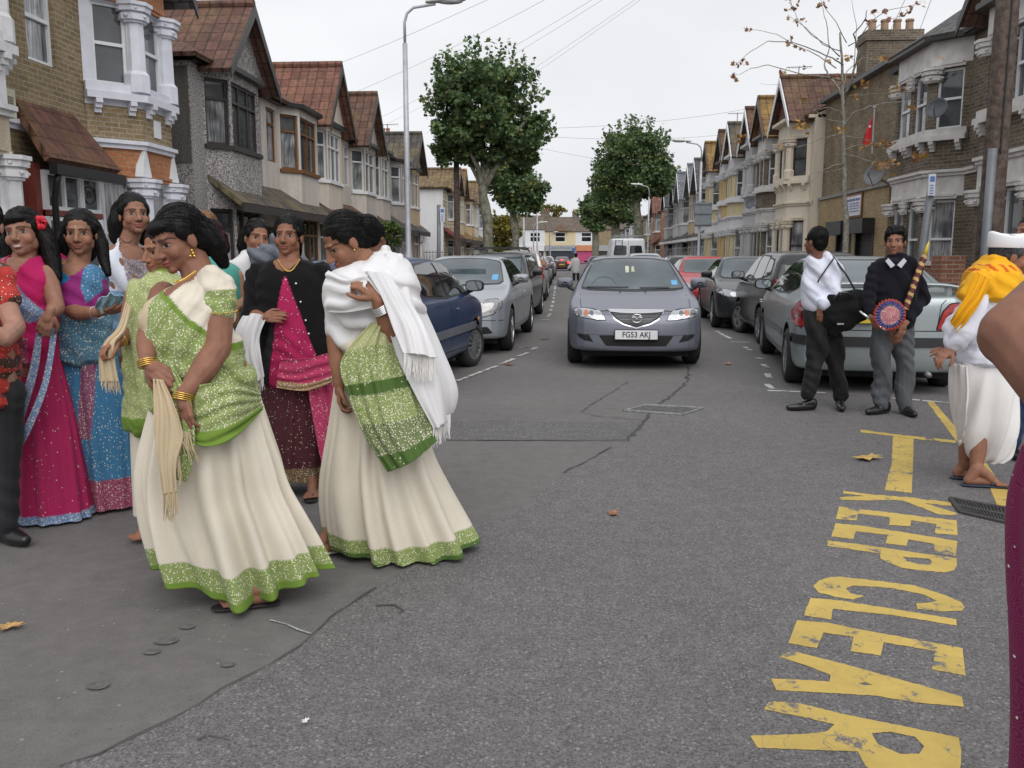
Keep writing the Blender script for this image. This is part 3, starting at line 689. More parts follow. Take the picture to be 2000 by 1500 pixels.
# brick aprons of the bay on the yellow brick house, wedge keystones, date plaque, glazed porch
def cover(par, path, z0, z1, off, mat, name):
    b = MB(); band(b, path, -.02, off, z0, z1); return b.build(name, mat, par)
a, b_ = sorted((fx(13.6), fx(15.85))); P2 = [(a, 0), (a+.62, .6), (b_-.62, .6), (b_, 0)]
cover(h2, P2, 3.262, 3.785, .012, BR_Y, 'apron'); cover(h2, P2, .1, .83, .012, BR_Y, 'apron')
k = MB()
for (x, y) in P2[1:3]: k.hull([(x-.16, y+.035, 2.7), (x+.16, y+.035, 2.7), (x+.02, y+.03, 3.14), (x-.02, y+.03, 3.14), (x-.16, y-.1, 2.7), (x+.16, y-.1, 2.7), (x+.02, y-.1, 3.14), (x-.02, y-.1, 3.14)], [(3, 2, 1, 0), (0, 1, 5, 4), (1, 2, 6, 5), (2, 3, 7, 6), (3, 0, 4, 7)])
k.build('keystone', WHITE, h2)
Mf = FM(P2[2], P2[3]); Mf2 = FM(P2[1], P2[2]); k = MB(); k.box(.42, .66, .014, .03, 3.38, 3.66, Mf2); k.build('plaque', WHITE, h2)
pr = MB()
x0, x1 = sorted((fx(11.72), fx(13.36)))
PT = plain((.13, .05, .04), .8, name='x'); porch_roof = MB(); V = Vector
slab(porch_roof, [V((x0-.12, .58, 2.74)), V((x1+.12, .58, 2.74)), V((x1-.1, 0, 3.55)), V((x0+.1, 0, 3.55))], .1)
porch_roof.build('porch_roof', m_tiles((.13, .05, .038), .28, .2, .25), h2)
pw = MB(); pw.box(x1-.13, x1, .0, .27, .1, 2.68); pw.box(x0, x0+.10, 0, .27, .1, 2.68); pw.box(x0+.1, x1-.13, .30, .36, 1.98, 2.06); pw.build('porch_wall', REDW, h2)
pg = MB(); pg.box(x0-.1, x1+.1, .54, .66, 2.52, 2.66); pg.build('porch_gutter', BLACK, h2)
Mp = FM((x0+.1, .40), (x1-.13, .40)); Lp = x1-.13-x0-.1
window(h2, Mp, 0, Lp*.36, 2.06, 2.6, WHITE, PANE, 1); window(h2, Mp, Lp*.36+.01, Lp, 2.06, 2.6, WHITE, PANE, 2)
window(h2, Mp, Lp*.40, Lp, .9, 1.97, WHITE, PANE, 2)
dd = MB(); dd.box(0, .07, -.13, -.05, .12, 1.97, Mp); dd.box(Lp*.38-.07, Lp*.38, -.13, -.05, .12, 1.97, Mp); dd.box(.07, Lp*.38-.07, -.13, -.05, 1.87, 1.97, Mp); dd.box(.07, Lp*.38-.07, -.13, -.05, .12, .9, Mp)
pd = dd.build('porch_door', WHITE, h2); g = MB(); g.box(.07, Lp*.38-.07, -.10, -.09, .9, 1.87, Mp); g.build('pane', PANE, pd)
# number 89 in an oval leaded ornament on the porch fanlight
def text(name, s, size, M, mat, parent, ext=.002, align='CENTER', bold=0, sx=1):
    cu = bpy.data.curves.new(name, 'FONT'); cu.body = s; cu.size = size; cu.extrude = ext; cu.align_x = align; cu.align_y = 'CENTER'; cu.offset = bold
    ob = bpy.data.objects.new(name, cu); COL.objects.link(ob); bpy.context.view_layer.update()
    dg = bpy.context.evaluated_depsgraph_get(); me = bpy.data.meshes.new_from_object(ob.evaluated_get(dg))
    bpy.data.objects.remove(ob); me.transform(Matrix.Diagonal((sx, 1, 1, 1))); me.transform(M); me.materials.clear(); me.materials.append(mat)
    o = bpy.data.objects.new(name, me); COL.objects.link(o); o.parent = parent; return o
def MT(M, x, y, z, flip=True):     # text frame on a wall face: reads from the street (outside)
    return M @ Matrix(((-1, 0, 0, x), (0, 0, 1, y), (0, 1, 0, z), (0, 0, 0, 1)))
LEAD = plain((.03,)*3, .5, name='lead')
text('house_number', '89', .17, MT(Mp, Lp*.18, -.085, 2.33), LEAD, h2)
rg = MB(); pts = [Mp @ Vector((Lp*.18+.16*math.cos(q*2*PI/20), -.088, 2.33+.13*math.sin(q*2*PI/20))) for q in range(21)]; rg.tube(pts, .008, 5, False); rg.build('leaded_ring', LEAD, h2)
dp = MB(); dp.tube([(x1-.02, .6, 2.55), (x1-.04, .55, 2.4), (x1-.1, .47, 2.2), (x1-.1, .47, .1)], .045, 8); dp.build('drainpipe', BLACK, h2, smooth=True)
# alarm box and white plaque on the cream house
ab = thing('alarm_box', 'cream alarm box on the wall of the cream house', 'alarm box', mat=frameL(11.3, -7.0))
b = MB(); b.box(-.02, .24, -.4, -.26, 3.2, 3.56); b.build('case', plain((.5, .47, .33), .5, name='cream_plastic'), ab)
b = MB(); [b.box(.03, .15, -.26, -.256, 3.45-.02*i, 3.458-.02*i) for i in range(5)]; b.build('vents', BLACK, ab)
# ---- 1930s terrace
T3, fx3, M3 = thirties('L', 17.25, 21.2, -7.5, (17.85, 20.45), 'grey pebbledashed house with dark wood bay and big red tiled gable', PEB, DARKW, T_RED, gab=True, nx=3, chim=21.0, hood=T_GRY, group=gL, ze=5.2, zr=6.72, sill=3.7, zm=7.9, hip=(False, True))
b = MB(); b.box(fx3(17.25)+.002, fx3(17.25)+.02, -2.2, -.02, 3.25, 5.1); b.build('render_patch', PEBD, T3)
b = MB(); b.box(fx3(17.25)+.021, fx3(17.25)+.03, -1.2, -.62, 3.35, 4.9); b.build('brick_patch', m_render((.17, .11, .07), 14, .6, .3), T3)
b = MB(); b.box(fx3(17.25)+.002, fx3(17.25)+.03, -.9, -.1, 1.9, 2.45); b.build('small_window', DARKW, T3)
thirties('L', 21.2, 25.1, -7.5, (22.5, 25.05), 'cream house with brown wooden bay window and no gable', C_WARM, BROWNW, T_BRN, gab=False, nx=2, win_u=21.95, hood=T_GRY, group=gL, ze=5.2, sill=3.65)
thirties('L', 25.1, 29.0, -7.5, (25.15, 27.65), 'cream house with white bay and orange red tiled gable', C_CREAM, WHITE, T_RED2, nx=3, win_u=28.2, barge=DARKW, hood=T_RED, group=gL, ze=5.2, zr=7.0)
thirties('L', 29.0, 32.45, -7.5, (29.85, 32.4), 'pale house with white bay and dark brown tiled gable', C_WARM, WHITE, T_BRN, nx=2, win_u=29.4, hood=T_BRN, group=gL, ze=5.2, zr=7.0)
thirties('L', 32.45, 36.3, -7.5, (32.5, 34.9), 'pale house with narrow white bay and flat topped bay roof', C_WARM, WHITE, T_GRY, gab=False, nx=2, win_u=35.6, hood=T_GRY, group=gL)
thirties('L', 36.3, 38.7, -7.5, (36.4, 38.65), 'narrow pale pink house with grey tiled roof beside the lamp post', m_render((.52, .46, .43), 40, .1, .3), WHITE, T_GRY, gab=False, nx=2, hood=SLATE, group=gL, chim=38.4)
thirties('L', 38.7, 42.0, -7.5, (39.0, 41.6), 'end house with pale bay and mossy dark grey gable before the side street', C_BEI, WHITE, T_GRY, nx=2, hood=SLATE, group=gL, zr=6.9, hip=(True, False))
# beyond the side street
STONE = m_brick((.50, .43, .28), (.62, .55, .40), (.3, .26, .2), 3.4, .2)
t4, fx4, M4 = thirties('L', 51.3, 56.0, -7.5, (53.2, 55.8), 'house with white flank wall and pale stone cladding past the side street', C_WHT, WHITE, T_MOSS, nx=2, gab=True, hood=m_tiles((.2, .04, .04), .3, .26, .1), group=gL, zr=6.7, hip=(False, True), upper=STONE, win_u=52.3, zm=7.6, chim=54)
b = MB(); x = fx4(51.3); b.box(x-1.4, x+.02, .002, .03, .1, 5.25); b.build('stone_cladding', STONE, t4)
b = MB(); slab(b, [V((x+1.3, -1.0, 2.2)), V((x+1.3, -3.6, 2.2)), V((x, -3.6, 3.0)), V((x, -1.0, 3.0))], .06); b.build('lean_to_roof', SLATEB, t4)
b = MB(); b.box(x+.002, x+1.2, -3.5, -1.1, .1, 2.15); b.build('lean_to', C_WHT, t4)
thirties('L', 56.0, 60.5, -7.5, (56.1, 58.7), 'second house past the side street with cream bay and yellow mossy gable', C_YEL, WHITE, T_YEL, nx=2, group=gL)
thirties('L', 60.5, 65, -7.5, (62.3, 64.9), 'third house past the side street with beige bay', C_BEI, WHITE, T_YEL, nx=2, gab=False, group=gL)
thirties('L', 65, 69.5, -7.5, (65.1, 67.7), 'fourth house past the side street with dark framed bay', C_CREAM, WHITE, T_MOSS, nx=2, group=gL)
thirties('L', 69.5, 74, -7.5, (71.3, 73.9), 'last pale house of the left terrace behind the big plane tree', C_WHT, WHITE, T_MOSS, nx=2, gab=False, group=gL, hip=(True, False))
gw = thing('garden_wall', 'low cream wall topped with dark railings at the side street corner', 'wall', mat=frameL(50.9, -7.2))
b = MB(); b.box(-.3, 4.8, -.1, .1, .1, .95) if False else b.box(-.1, .1, -6, .1, .1, 1.05); b.build('wall', C_CREAM, gw)
b = MB()
for i in range(34): b.box(-.012, .012, -5.9+i*.18-.012, -5.9+i*.18+.012, 1.05, 1.75)
b.box(-.015, .015, -5.95, .08, 1.62, 1.65); b.build('railings', BLACK, gw)
# front garden walls, left
for (ua, ub, lab, mt) in ((17.3, 24, 'low pebbledashed garden wall before the grey gabled house', PEB), (24.3, 32, 'low cream garden wall before the white bay houses', C_CREAM), (32.3, 41.8, 'low brick garden wall before the end houses of the left terrace', BR_R), (51.2, 62, 'low pale garden wall past the side street', C_CREAM)):
    g = thing('garden_wall', lab, 'wall', mat=frameL(ub, -5.1)); b = MB(); b.box(0, ub-ua, -.1, .1, .1, .85); b.build('wall', mt, g)
    b = MB(); b.box(-.02, ub-ua+.02, -.13, .13, .852, .91); b.build('coping', KERB, g)
# ---- right side, nearest first
RT = plain((.60, .58, .56), .6, var=.15, scale=4, bmp=.2, name='painted_stone')
victorian('R', 9.9, 14.4, 8.3, (10.6, 13.6), 'dark brick Victorian house with pale trim at the right edge', BR_D, T_BRN, trim=RT, group=gR, gab=True)
r1, fr1, MR1 = victorian('R', 14.4, 18.7, 8.3, (15.0, 18.15), 'dark brick Victorian house with gabled bay behind the wooden pole', BR_D, T_BRN, trim=RT, group=gR, gab=True, zr=7.8, infill=RT, chim=16.5, c=.6, chz=.2)
r2, fr2, MR2 = victorian('R', 18.9, 23.6, 8.3, (19.5, 22.65), 'dark brick Victorian house with flat eaved bay, dish and white frieze', BR_D, SLATE, trim=RT, group=gR, gab=False, chim=19.4, c=.6, chz=.2, zm=8.1)
# plain yellow brick building with shuttered shopfront
bb = thing('brick_building', 'plain yellow brick building with two black roller shutters and a sign', 'building', mat=frameR(23.7, 8.3))
mb = MB(); W5 = 6.5
wallface(mb, (0, 0), (W5, 0), 3.3, 6.35); mb.add([(0, 0, 3.3), (0, -9, 3.3), (0, -9, 6.35), (0, 0, 6.35)], [(0, 1, 2, 3)]); mb.add([(W5, 0, .1), (W5, -9, .1), (W5, -9, 6.35), (W5, 0, 6.35)], [(0, 1, 2, 3)])
mb.add([(0, 0, 6.35), (W5, 0, 6.35), (W5, -9, 6.35), (0, -9, 6.35)], [(0, 1, 2, 3)]); mb.build('wall', m_brick((.16, .125, .075), (.28, .215, .125), (.27, .235, .18), dirt=.9), bb)
mb = MB(); wallface(mb, (0, .08), (W5, .08), .1, 3.3, [(1.0, 2.5, .1, 2.35), (2.95, 4.35, .1, 2.35)]); mb.add([(0, .08, .1), (0, 0, .1), (0, 0, 3.3), (0, .08, 3.3)], [(0, 1, 2, 3)]); mb.add([(0, 0, 3.3), (W5, 0, 3.3), (W5, .08, 3.3), (0, .08, 3.3)], [(0, 1, 2, 3)]); mb.build('shop_wall', BR_S, bb)
b = MB(); b.box(0, W5, .081, .14, 3.24, 3.32); b.build('ledge', KERB, bb)
b = MB(); b.box(-.05, W5+.05, -.3, .22, 6.35, 6.47); b.build('coping', plain((.12, .12, .125), .6, name='dark_coping'), bb)
b = MB(); slab(b, [V((-.02, .15, 6.5)), V((W5, .15, 6.5)), V((W5, -4, 8.3)), V((-.02, -4, 8.3))], .08); b.build('roof', SLATE, bb)
chimney(bb, 1.2, -3, 6.8, 8.5, 1.7, .8, BR_D, 4, plain((.55, .5, .42), .8, name='pale_pot')); chimney(bb, 5.9, -1.7, 6.4, 8.4, .9, 1.7, BR_D, 4, plain((.3, .2, .13), .8, name='brown_pot'))
for s0, s1 in ((1.0, 2.5), (2.95, 4.35)):
    b = MB()
    for i in range(26): b.box(s0+.06, s1-.06, -.04, -.015+.012*(i % 2), .12+i*.085, .12+i*.085+.08)
    sh = b.build('shutter', plain((.04, .037, .04), .5, .3, var=.15, name='shutter'), bb)
    b = MB(); b.box(s0-.04, s0+.06, -.05, .1, .1, 2.3); b.box(s1-.06, s1+.04, -.05, .1, .1, 2.3); b.build('shutter_rail', BLACK, sh)
    b = MB(); b.box(s0-.06, s1+.06, .09, .42, 2.05, 2.45); b.build('shutter_box', plain((.03, .03, .034), .4, name='shutter_box'), bb)
sg = thing('shop_sign', 'white sign with blue heading in a brown frame on the brick building', 'sign', mat=frameR(23.7, 8.3)); b = MB(); b.box(2.0, 3.55, .085, .13, 2.52, 3.2); b.build('frame', BROWNW, sg)
b = MB(); b.box(2.07, 3.48, .13, .14, 2.58, 3.14); b.build('panel', plain((.70, .71, .78), .4, name='sign_white'), sg)
BLUE = plain((.06, .09, .28), .5, name='blue_ink'); GREYI = plain((.12, .12, .2), .5, name='grey_ink'); FI = Matrix.Identity(4)
b = MB(); rr = random.Random(3)       # blurred rows of writing: heading and four lines
for r_, (z, h, n) in enumerate(((3.03, .07, 5), (2.92, .03, 4), (2.85, .03, 6), (2.78, .03, 6), (2.70, .03, 5))):
    x = 2.15 if r_ else 2.12; lim = 3.42 if r_ == 0 else 3.1
    for k in range(n*3):
        w_ = rr.uniform(.04, .1)*(1.2 if r_ == 0 else .8)
        if x+w_ > lim: break
        b.box(x, x+w_, .1403, .1425, z-h/2, z+h/2); x += w_+(.012 if k % 3 else .04)
b.build('writing', BLUE, sg)
# gabled bays further along; peaks read from the photograph
vr = 8.0
r4, f4, M4r = victorian('R', 30.3, 34.2, vr, (30.7, 33.4), 'cream Victorian house with red brown gable beside the brick building', m_render((.66, .59, .48), 30, .06, .2), T_BRN, trim=m_render((.68, .61, .5), 30, .06, .15), pier=m_render((.68, .61, .5), 30, .06, .15), frieze=m_render((.68, .61, .5), 30, .06, .15), gab=True, zr=7.55, group=gR, barge=WHITE, infill=m_tiles((.16, .06, .045), .2, .2, .1, False), frm=DARKW, zm=8.2)
RB = [(34.2, 36.95, (34.5, 36.9), 'brick bayed house with yellow lichened gable', BR_D, None, T_YEL, RT, DARKW, m_tiles((.2, .07, .05), .2, .2, .1, False)),
      (36.95, 40.6, (37.0, 39.4), 'grey white house with red brown gable and satellite dish', C_GRY, C_GRY, T_BRN, C_GRY, WHITE, None),
      (40.6, 43.6, (41.2, 43.5), 'pale yellow house with dark mossy gable', C_YEL, C_YEL, T_GRY, C_WHT, WHITE, None),
      (43.6, 47.6, (43.7, 46.0), 'white and ochre striped house with dark gable', C_OCH, C_OCH, T_BRN, C_WHT, DARKW, C_WHT),
      (47.6, 50.6, (48.1, 50.5), 'creamy yellow house with bright yellow lichened roof', C_YEL, C_YEL, T_YEL, C_WHT, DARKW, C_WHT)]
for (a_, c_, by, lab, wl, pi_, rf, tr_, bg_, inf) in RB:
    victorian('R', a_, c_, vr, by, lab, wl, rf, trim=tr_, pier=pi_, gab=True, zr=7.5, group=gR, barge=bg_, infill=inf, zm=8.1, c=.5, corb=False)
chimneyless = 0
for k, (a_, c_, lab, wl, rf) in enumerate(((51, 55.3, 'white rendered bay house with slate gable behind the rear of a road sign', C_WHT, SLATE), (55.3, 59.6, 'pale grey bay house with second slate gable', C_BEI, SLATEB), (59.6, 63.9, 'grey bay house with blue slate gable', C_GRY, SLATEB), (63.9, 68.2, 'pale house with slate gable beside the right plane tree', C_WHT, SLATEB), (68.2, 73, 'last grey house of the slate terrace partly behind leaves', C_GRY, SLATE))):
    by = (a_+.2, a_+2.9) if k % 2 else (c_-2.9, c_-.2)
    thirties('R', a_, c_, 8.0, by, lab, wl, WHITE, rf, nx=2, group=gR, zr=7.1, d=.5, hood=SLATE, barge=WHITE)
b = MB(); 
for k, (a_, c_, lab, wl, rf) in enumerate(((80, 86, 'red brick corner house with orange tiled gable beyond the trees', BR_R, T_RED2), (90, 96, 'brown brick house far down on the right', BR_Y, SLATE), (100, 106, 'far brick house with white window on the right', BR_Y, SLATE), (112, 118, 'far white rendered house on the right', C_WHT, SLATE), (124, 130, 'far grey house on the right near the shops', C_GRY, SLATE), (136, 142, 'farthest brick house on the right', BR_D, SLATE))):
    thirties('R', a_, c_, 8.0, (a_+.3, a_+2.9), lab, wl, WHITE, rf, nx=1, gab=(k == 0), zr=7.1, d=.5, group='far houses on the right')
for k, (a_, c_, lab) in enumerate(((84, 90, 'far pale house left of the road behind the second plane tree'), (96, 102, 'far brick house left of the road'), (120, 126, 'farthest pale house left of the road'))):
    thirties('L', a_, c_, -8.5, (a_+.3, a_+2.9), lab, (C_CREAM, BR_Y, C_GRY)[k], WHITE, SLATE, nx=1, gab=False, group='far houses on the left')
# shops closing the street
def shop(x0, x1, label, wl, fas, shut, extra=None, wins=1, text_=None, ze=6.6, zr=9.4):
    t = thing('shop', label, 'shop', mat=Matrix(((1, 0, 0, 0), (0, 1, 0, 172), (0, 0, 1, 0), (0, 0, 0, 1)))); Wd = x1-x0
    mb = MB(); c = (x0+x1)/2
    # faces the camera: walk from x1 to x0 so that outside (-y) is on the left
    ops = [(Wd/2-1.05, Wd/2+1.05, 4.1, 6.0)] if wins == 1 else [(Wd*.12, Wd*.12+1.3, 4.2, 5.9), (Wd*.6, Wd*.6+1.4, 4.2, 5.9)]
    wallface(mb, (x1, 0), (x0, 0), 3.2, ze, ops); mb.box(x0, x1, .2, 8, .1, ze); mb.build('wall', wl, t)
    Mf = FM((x1, 0), (x0, 0))
    for o in ops: window(t, Mf, *o, WHITE, DPANE, 1, .55, bar=.14)
    b = MB(); b.box(x0+.1, x1-.1, -.35, 0, 2.4, 3.5); b.build('fascia', fas, t)
    b = MB(); [b.box(x0+.25, x1-.25, -.05+.02*(i % 2), .1, .12+i*.23, .12+i*.23+.22) for i in range(10)]; b.build('shutter', shut, t)
    r = MB(); slab(r, [V((x0, -.3, ze)), V((x1, -.3, ze)), V((x1, 4, zr)), V((x0, 4, zr))], .12); slab(r, [V((x0, 8.3, ze)), V((x1, 8.3, ze)), V((x1, 4, zr)), V((x0, 4, zr))], .12); r.build('roof', m_tiles((.13, .105, .09), .3, .3, .3, False), t)
    return t
PINK = plain((.42, .06, .16), .6, name='pink_shutter'); NAVY = plain((.025, .03, .045), .5, name='navy_shutter'); GREYF = plain((.30, .31, .33), .6, name='grey_fascia')
shop(-24, -8, 'far left white shop at the end of the street', C_WHT, C_WHT, DARKW, wins=2)
shop(-8, 2.6, 'grey roofed white house at the end of the street behind the second plane tree', C_GRY, C_WHT, DARKW, wins=2)
s1 = shop(2.6, 6.4, 'white walled shop with a white board and dark front at the end of the street', C_WHT, plain((.62, .62, .64), .5, name='board'), DARKW, wins=1)
s2 = shop(6.4, 12.4, 'yellow walled shop with grey lettered fascia and dark shutter at the end of the street', C_YEL, GREYF, NAVY, ze=6.2, zr=9.1)
s3 = shop(12.4, 16.6, 'white walled shop with orange fascia and pink shutter at the end of the street', C_WHT, plain((.5, .2, .1), .6, name='orange_fascia'), PINK, wins=1, ze=6.2, zr=9.1)
shop(16.6, 30, 'right end shop of brown brick at the end of the street', BR_Y, GREYF, DARKW, wins=2)
r = MB(); slab(r, [V((7.9, -.9, 6.2)), V((10.9, -.9, 6.2)), V((9.4, .8, 7.6))], .1); slab(r, [V((7.9, -.9, 6.2)), V((7.9, 1, 6.2)), V((9.4, .8, 7.6))], .1); slab(r, [V((10.9, 1, 6.2)), V((10.9, -.9, 6.2)), V((9.4, .8, 7.6))], .1); r.build('bay_roof', T_RED, s2)
chimney(s2, 6.6, 4, 8.8, 10.3, 1.6, .9, BR_D, 3); chimney(s3, 12.6, 4, 8.8, 10.2, 1.2, .9, BR_D, 3)
Mt = Matrix(((1, 0, 0, 9.4), (0, 0, -1, -.36), (0, 1, 0, 2.98), (0, 0, 0, 1)))
text('lettering', 'Express Minicabs', .62, Mt, plain((.13, .14, .16), .5, name='lettering'), s2, .01, sx=1.05)
text('lettering', 'ny', .9, Matrix(((1, 0, 0, 3.6), (0, 0, -1, -.36), (0, 1, 0, 2.98), (0, 0, 0, 1))), plain((.4, .05, .06), .5, name='red_letters'), s1, .01)
# street wall, bin and low garden walls on the right
for (ua, ub, lab, mt, z) in ((15.5, 19.0, 'brick garden wall behind the silver saloon', BR_R, 1.25), (19.2, 23, 'low brick garden wall with pale coping near the shutters', BR_R, .9), (31, 41, 'low white garden wall before the gabled houses', C_WHT, .9), (41.3, 50.8, 'low cream garden wall before the yellow houses', C_CREAM, .9), (51.2, 72, 'low grey garden wall before the slate gabled houses', C_GRY, .9)):
    g = thing('garden_wall', lab, 'wall', mat=frameR(ua, 6.5)); b = MB(); b.box(0, ub-ua, -.11, .11, .1, z); b.build('wall', mt, g)
    b = MB(); b.box(-.02, ub-ua+.02, -.14, .14, z+.002, z+.07); b.build('coping', RT if ua < 19 else KERB, g)
    b = MB(); b.box(-.04, .38, -.2, .2, .1, z+.18); b.build('gate_pier', mt, g)
# ------------------------------------------------------------------ vehicles (local frame: x to the car's left-hand viewer side, y forwards, z up)
def chaikin(P, n=2, closed=True, r=.8):
    for _ in range(n):
        Q = []; m = len(P)
        for i in range(m if closed else m-1):
            a, b = P[i], P[(i+1) % m]
            Q += [(a[0]*r+b[0]*(1-r), a[1]*r+b[1]*(1-r)), (a[0]*(1-r)+b[0]*r, a[1]*(1-r)+b[1]*r)]
        P = Q
    return P
def sdpoly(P, X, Y):       # signed distance (negative inside) of many points to a polygon
    P = np.array(P); d = np.full(X.shape, 1e9); s = np.ones(X.shape); n = len(P); j = n-1
    for i in range(n):
        ax, ay = P[i]; bx, by = P[j]; ex, ey = bx-ax, by-ay; wx, wy = X-ax, Y-ay
        t = np.clip((wx*ex+wy*ey)/(ex*ex+ey*ey+1e-12), 0, 1); dx, dy = wx-ex*t, wy-ey*t; d = np.minimum(d, dx*dx+dy*dy)
        c1 = Y >= ay; c2 = Y < by; c3 = ex*wy > ey*wx
        fl = (c1 & c2 & c3) | (~c1 & ~c2 & ~c3); s = np.where(fl, -s, s); j = i
    return s*np.sqrt(d)
def smax(a, b, k):
    h = np.maximum(k-np.abs(a-b), 0)/k; return np.maximum(a, b)+h*h*k*.25
def evalmesh(o):
    dg = bpy.context.evaluated_depsgraph_get(); me = bpy.data.meshes.new_from_object(o.evaluated_get(dg)); return me
def mesh_np(me):
    v = np.empty(len(me.vertices)*3); me.vertices.foreach_get('co', v); return v.reshape(-1, 3)
def prism_obj(poly, axis, lo, hi):
    n = len(poly); V = []
    for h in (lo, hi):
        for a, b in poly: V.append({'x': (h, a, b), 'y': (a, h, b), 'z': (a, b, h)}[axis])
    F = [tuple(range(n)), tuple(range(2*n-1, n-1, -1))]+[(i, i+n, (i+1) % n+n, (i+1) % n) for i in range(n)]
    me = bpy.data.meshes.new('t'); me.from_pydata(V, [], F); bm = bmesh.new(); bm.from_mesh(me); bmesh.ops.recalc_face_normals(bm, faces=bm.faces); bm.to_mesh(me); bm.free()
    o = bpy.data.objects.new('t', me); COL.objects.link(o); return o
def shell(side, frontp, plan, wheels, vox, k=.05):
    """body solid: side view, front view and plan view cut out of one block, edges rounded analytically"""
    a = prism_obj(side, 'x', -1.3, 1.3); tmp = [a]
    for pl, ax in ((frontp, 'y'), (plan, 'z')):
        b = prism_obj(pl, ax, -4, 4); tmp.append(b); m = a.modifiers.new('b', 'BOOLEAN'); m.operation = 'INTERSECT'; m.object = b; m.solver = 'EXACT'
    m = a.modifiers.new('r', 'REMESH'); m.mode = 'VOXEL'; m.voxel_size = vox
    bpy.context.view_layer.update(); me = evalmesh(a)
    for t in tmp: bpy.data.objects.remove(t)
    P = mesh_np(me)
    def f(P):
        d = smax(smax(sdpoly(side, P[:, 1], P[:, 2]), sdpoly(frontp, P[:, 0], P[:, 2]), k), sdpoly(plan, P[:, 0], P[:, 1]), k*1.6)
        return d
    e = 2e-3
    for it in range(4):
        d = f(P); g = np.stack([f(P+np.array(v)*e)-f(P-np.array(v)*e) for v in ((1, 0, 0), (0, 1, 0), (0, 0, 1))], 1)/(2*e)
        n2 = np.maximum((g*g).sum(1), .25); P = P-g*(np.clip(d, -.05, .05)/n2)[:, None]
    me.vertices.foreach_set('co', P.ravel()); me.update()
    F = [tuple(p.vertices) for p in me.polygons]; bvh = BVHTree.FromPolygons([Vector(v) for v in P], F)
    bpy.data.meshes.remove(me)
    # wheel arches: cut with cylinders
    return P, F, bvh
def gridfill(poly, step):
    vs = [Vector(p) for p in poly]; E = [(i, (i+1) % len(poly)) for i in range(len(poly))]
    from mathutils.geometry import delaunay_2d_cdt
    xs = [p[0] for p in poly]; ys = [p[1] for p in poly]
    def inside(x, y):
        c = False; j = len(poly)-1
        for i in range(len(poly)):
            if (poly[i][1] > y) != (poly[j][1] > y) and x < (poly[j][0]-poly[i][0])*(y-poly[i][1])/(poly[j][1]-poly[i][1])+poly[i][0]: c = not c
            j = i
        return c
    x = min(xs)+step*.5
    while x < max(xs):
        y = min(ys)+step*.5
        while y < max(ys):
            if inside(x, y): vs.append(Vector((x, y)))
            y += step
        x += step
    r = delaunay_2d_cdt(vs, E, [], 1, 1e-5)
    F = [tuple(f) for f in r[2] if inside(*(sum((r[0][i] for i in f), Vector((0, 0)))/len(f)))]
    return r[0], F
def dens(poly, mx):
    out = []
    for i, a in enumerate(poly):
        b = poly[(i+1) % len(poly)]; n = max(1, int(math.dist(a, b)/mx))
        out += [(a[0]+(b[0]-a[0])*k/n, a[1]+(b[1]-a[1])*k/n) for k in range(n)]
    return out
def decal(name, bvh, poly, view, off, mat, par, step=.06, rnd=0, smooth=True):
    """a panel that follows the body: polygon seen in one view, laid on the surface"""
    if rnd: poly = chaikin(poly, rnd, r=.9)
    V2, F = gridfill(dens(poly, step), step); V = []; ok = True
    D = {'front': (lambda a, b: (Vector((a, 6, b)), Vector((0, -1, 0)))), 'rear': (lambda a, b: (Vector((a, -6, b)), Vector((0, 1, 0)))),
         'left': (lambda a, b: (Vector((-4, a, b)), Vector((1, 0, 0)))), 'right': (lambda a, b: (Vector((4, a, b)), Vector((-1, 0, 0)))), 'top': (lambda a, b: (Vector((a, b, 5)), Vector((0, 0, -1))))}[view]
    for v in V2:
        o, d = D(v.x, v.y); h = bvh.ray_cast(o, d)
        if h[0] is None:
            h2 = bvh.find_nearest(o+d*({'front': 4, 'rear': 4, 'left': 3.2, 'right': 3.2, 'top': 4}[view])); V.append(h2[0]+h2[1]*off)
        else: V.append(h[0]+h[1]*off*1.0)
    ob = mk(name, V, F, mat, par, smooth=smooth)
    n = sum((p.normal for p in ob.data.polygons), Vector())
    if n.dot(-D(0, 0)[1]) < 0: ob.data.flip_normals()
    return ob
def line(bvh, pts, view, wd, off, mat, par, name='panel_gap'):
    P = []
    for a, b in zip(pts, pts[1:]):
        n = max(1, int(math.dist(a, b)/.05)); P += [(a[0]+(b[0]-a[0])*k/n, a[1]+(b[1]-a[1])*k/n) for k in range(n)]
    P.append(pts[-1]); poly = []; back = []
    for i, p in enumerate(P):
        q0, q1 = P[max(0, i-1)], P[min(len(P)-1, i+1)]; t = Vector((q1[0]-q0[0], q1[1]-q0[1])).normalized(); s = Vector((-t.y, t.x))*wd/2
        poly.append((p[0]+s.x, p[1]+s.y)); back.append((p[0]-s.x, p[1]-s.y))
    return decal(name, bvh, poly+back[::-1], view, off, mat, par, step=.2)
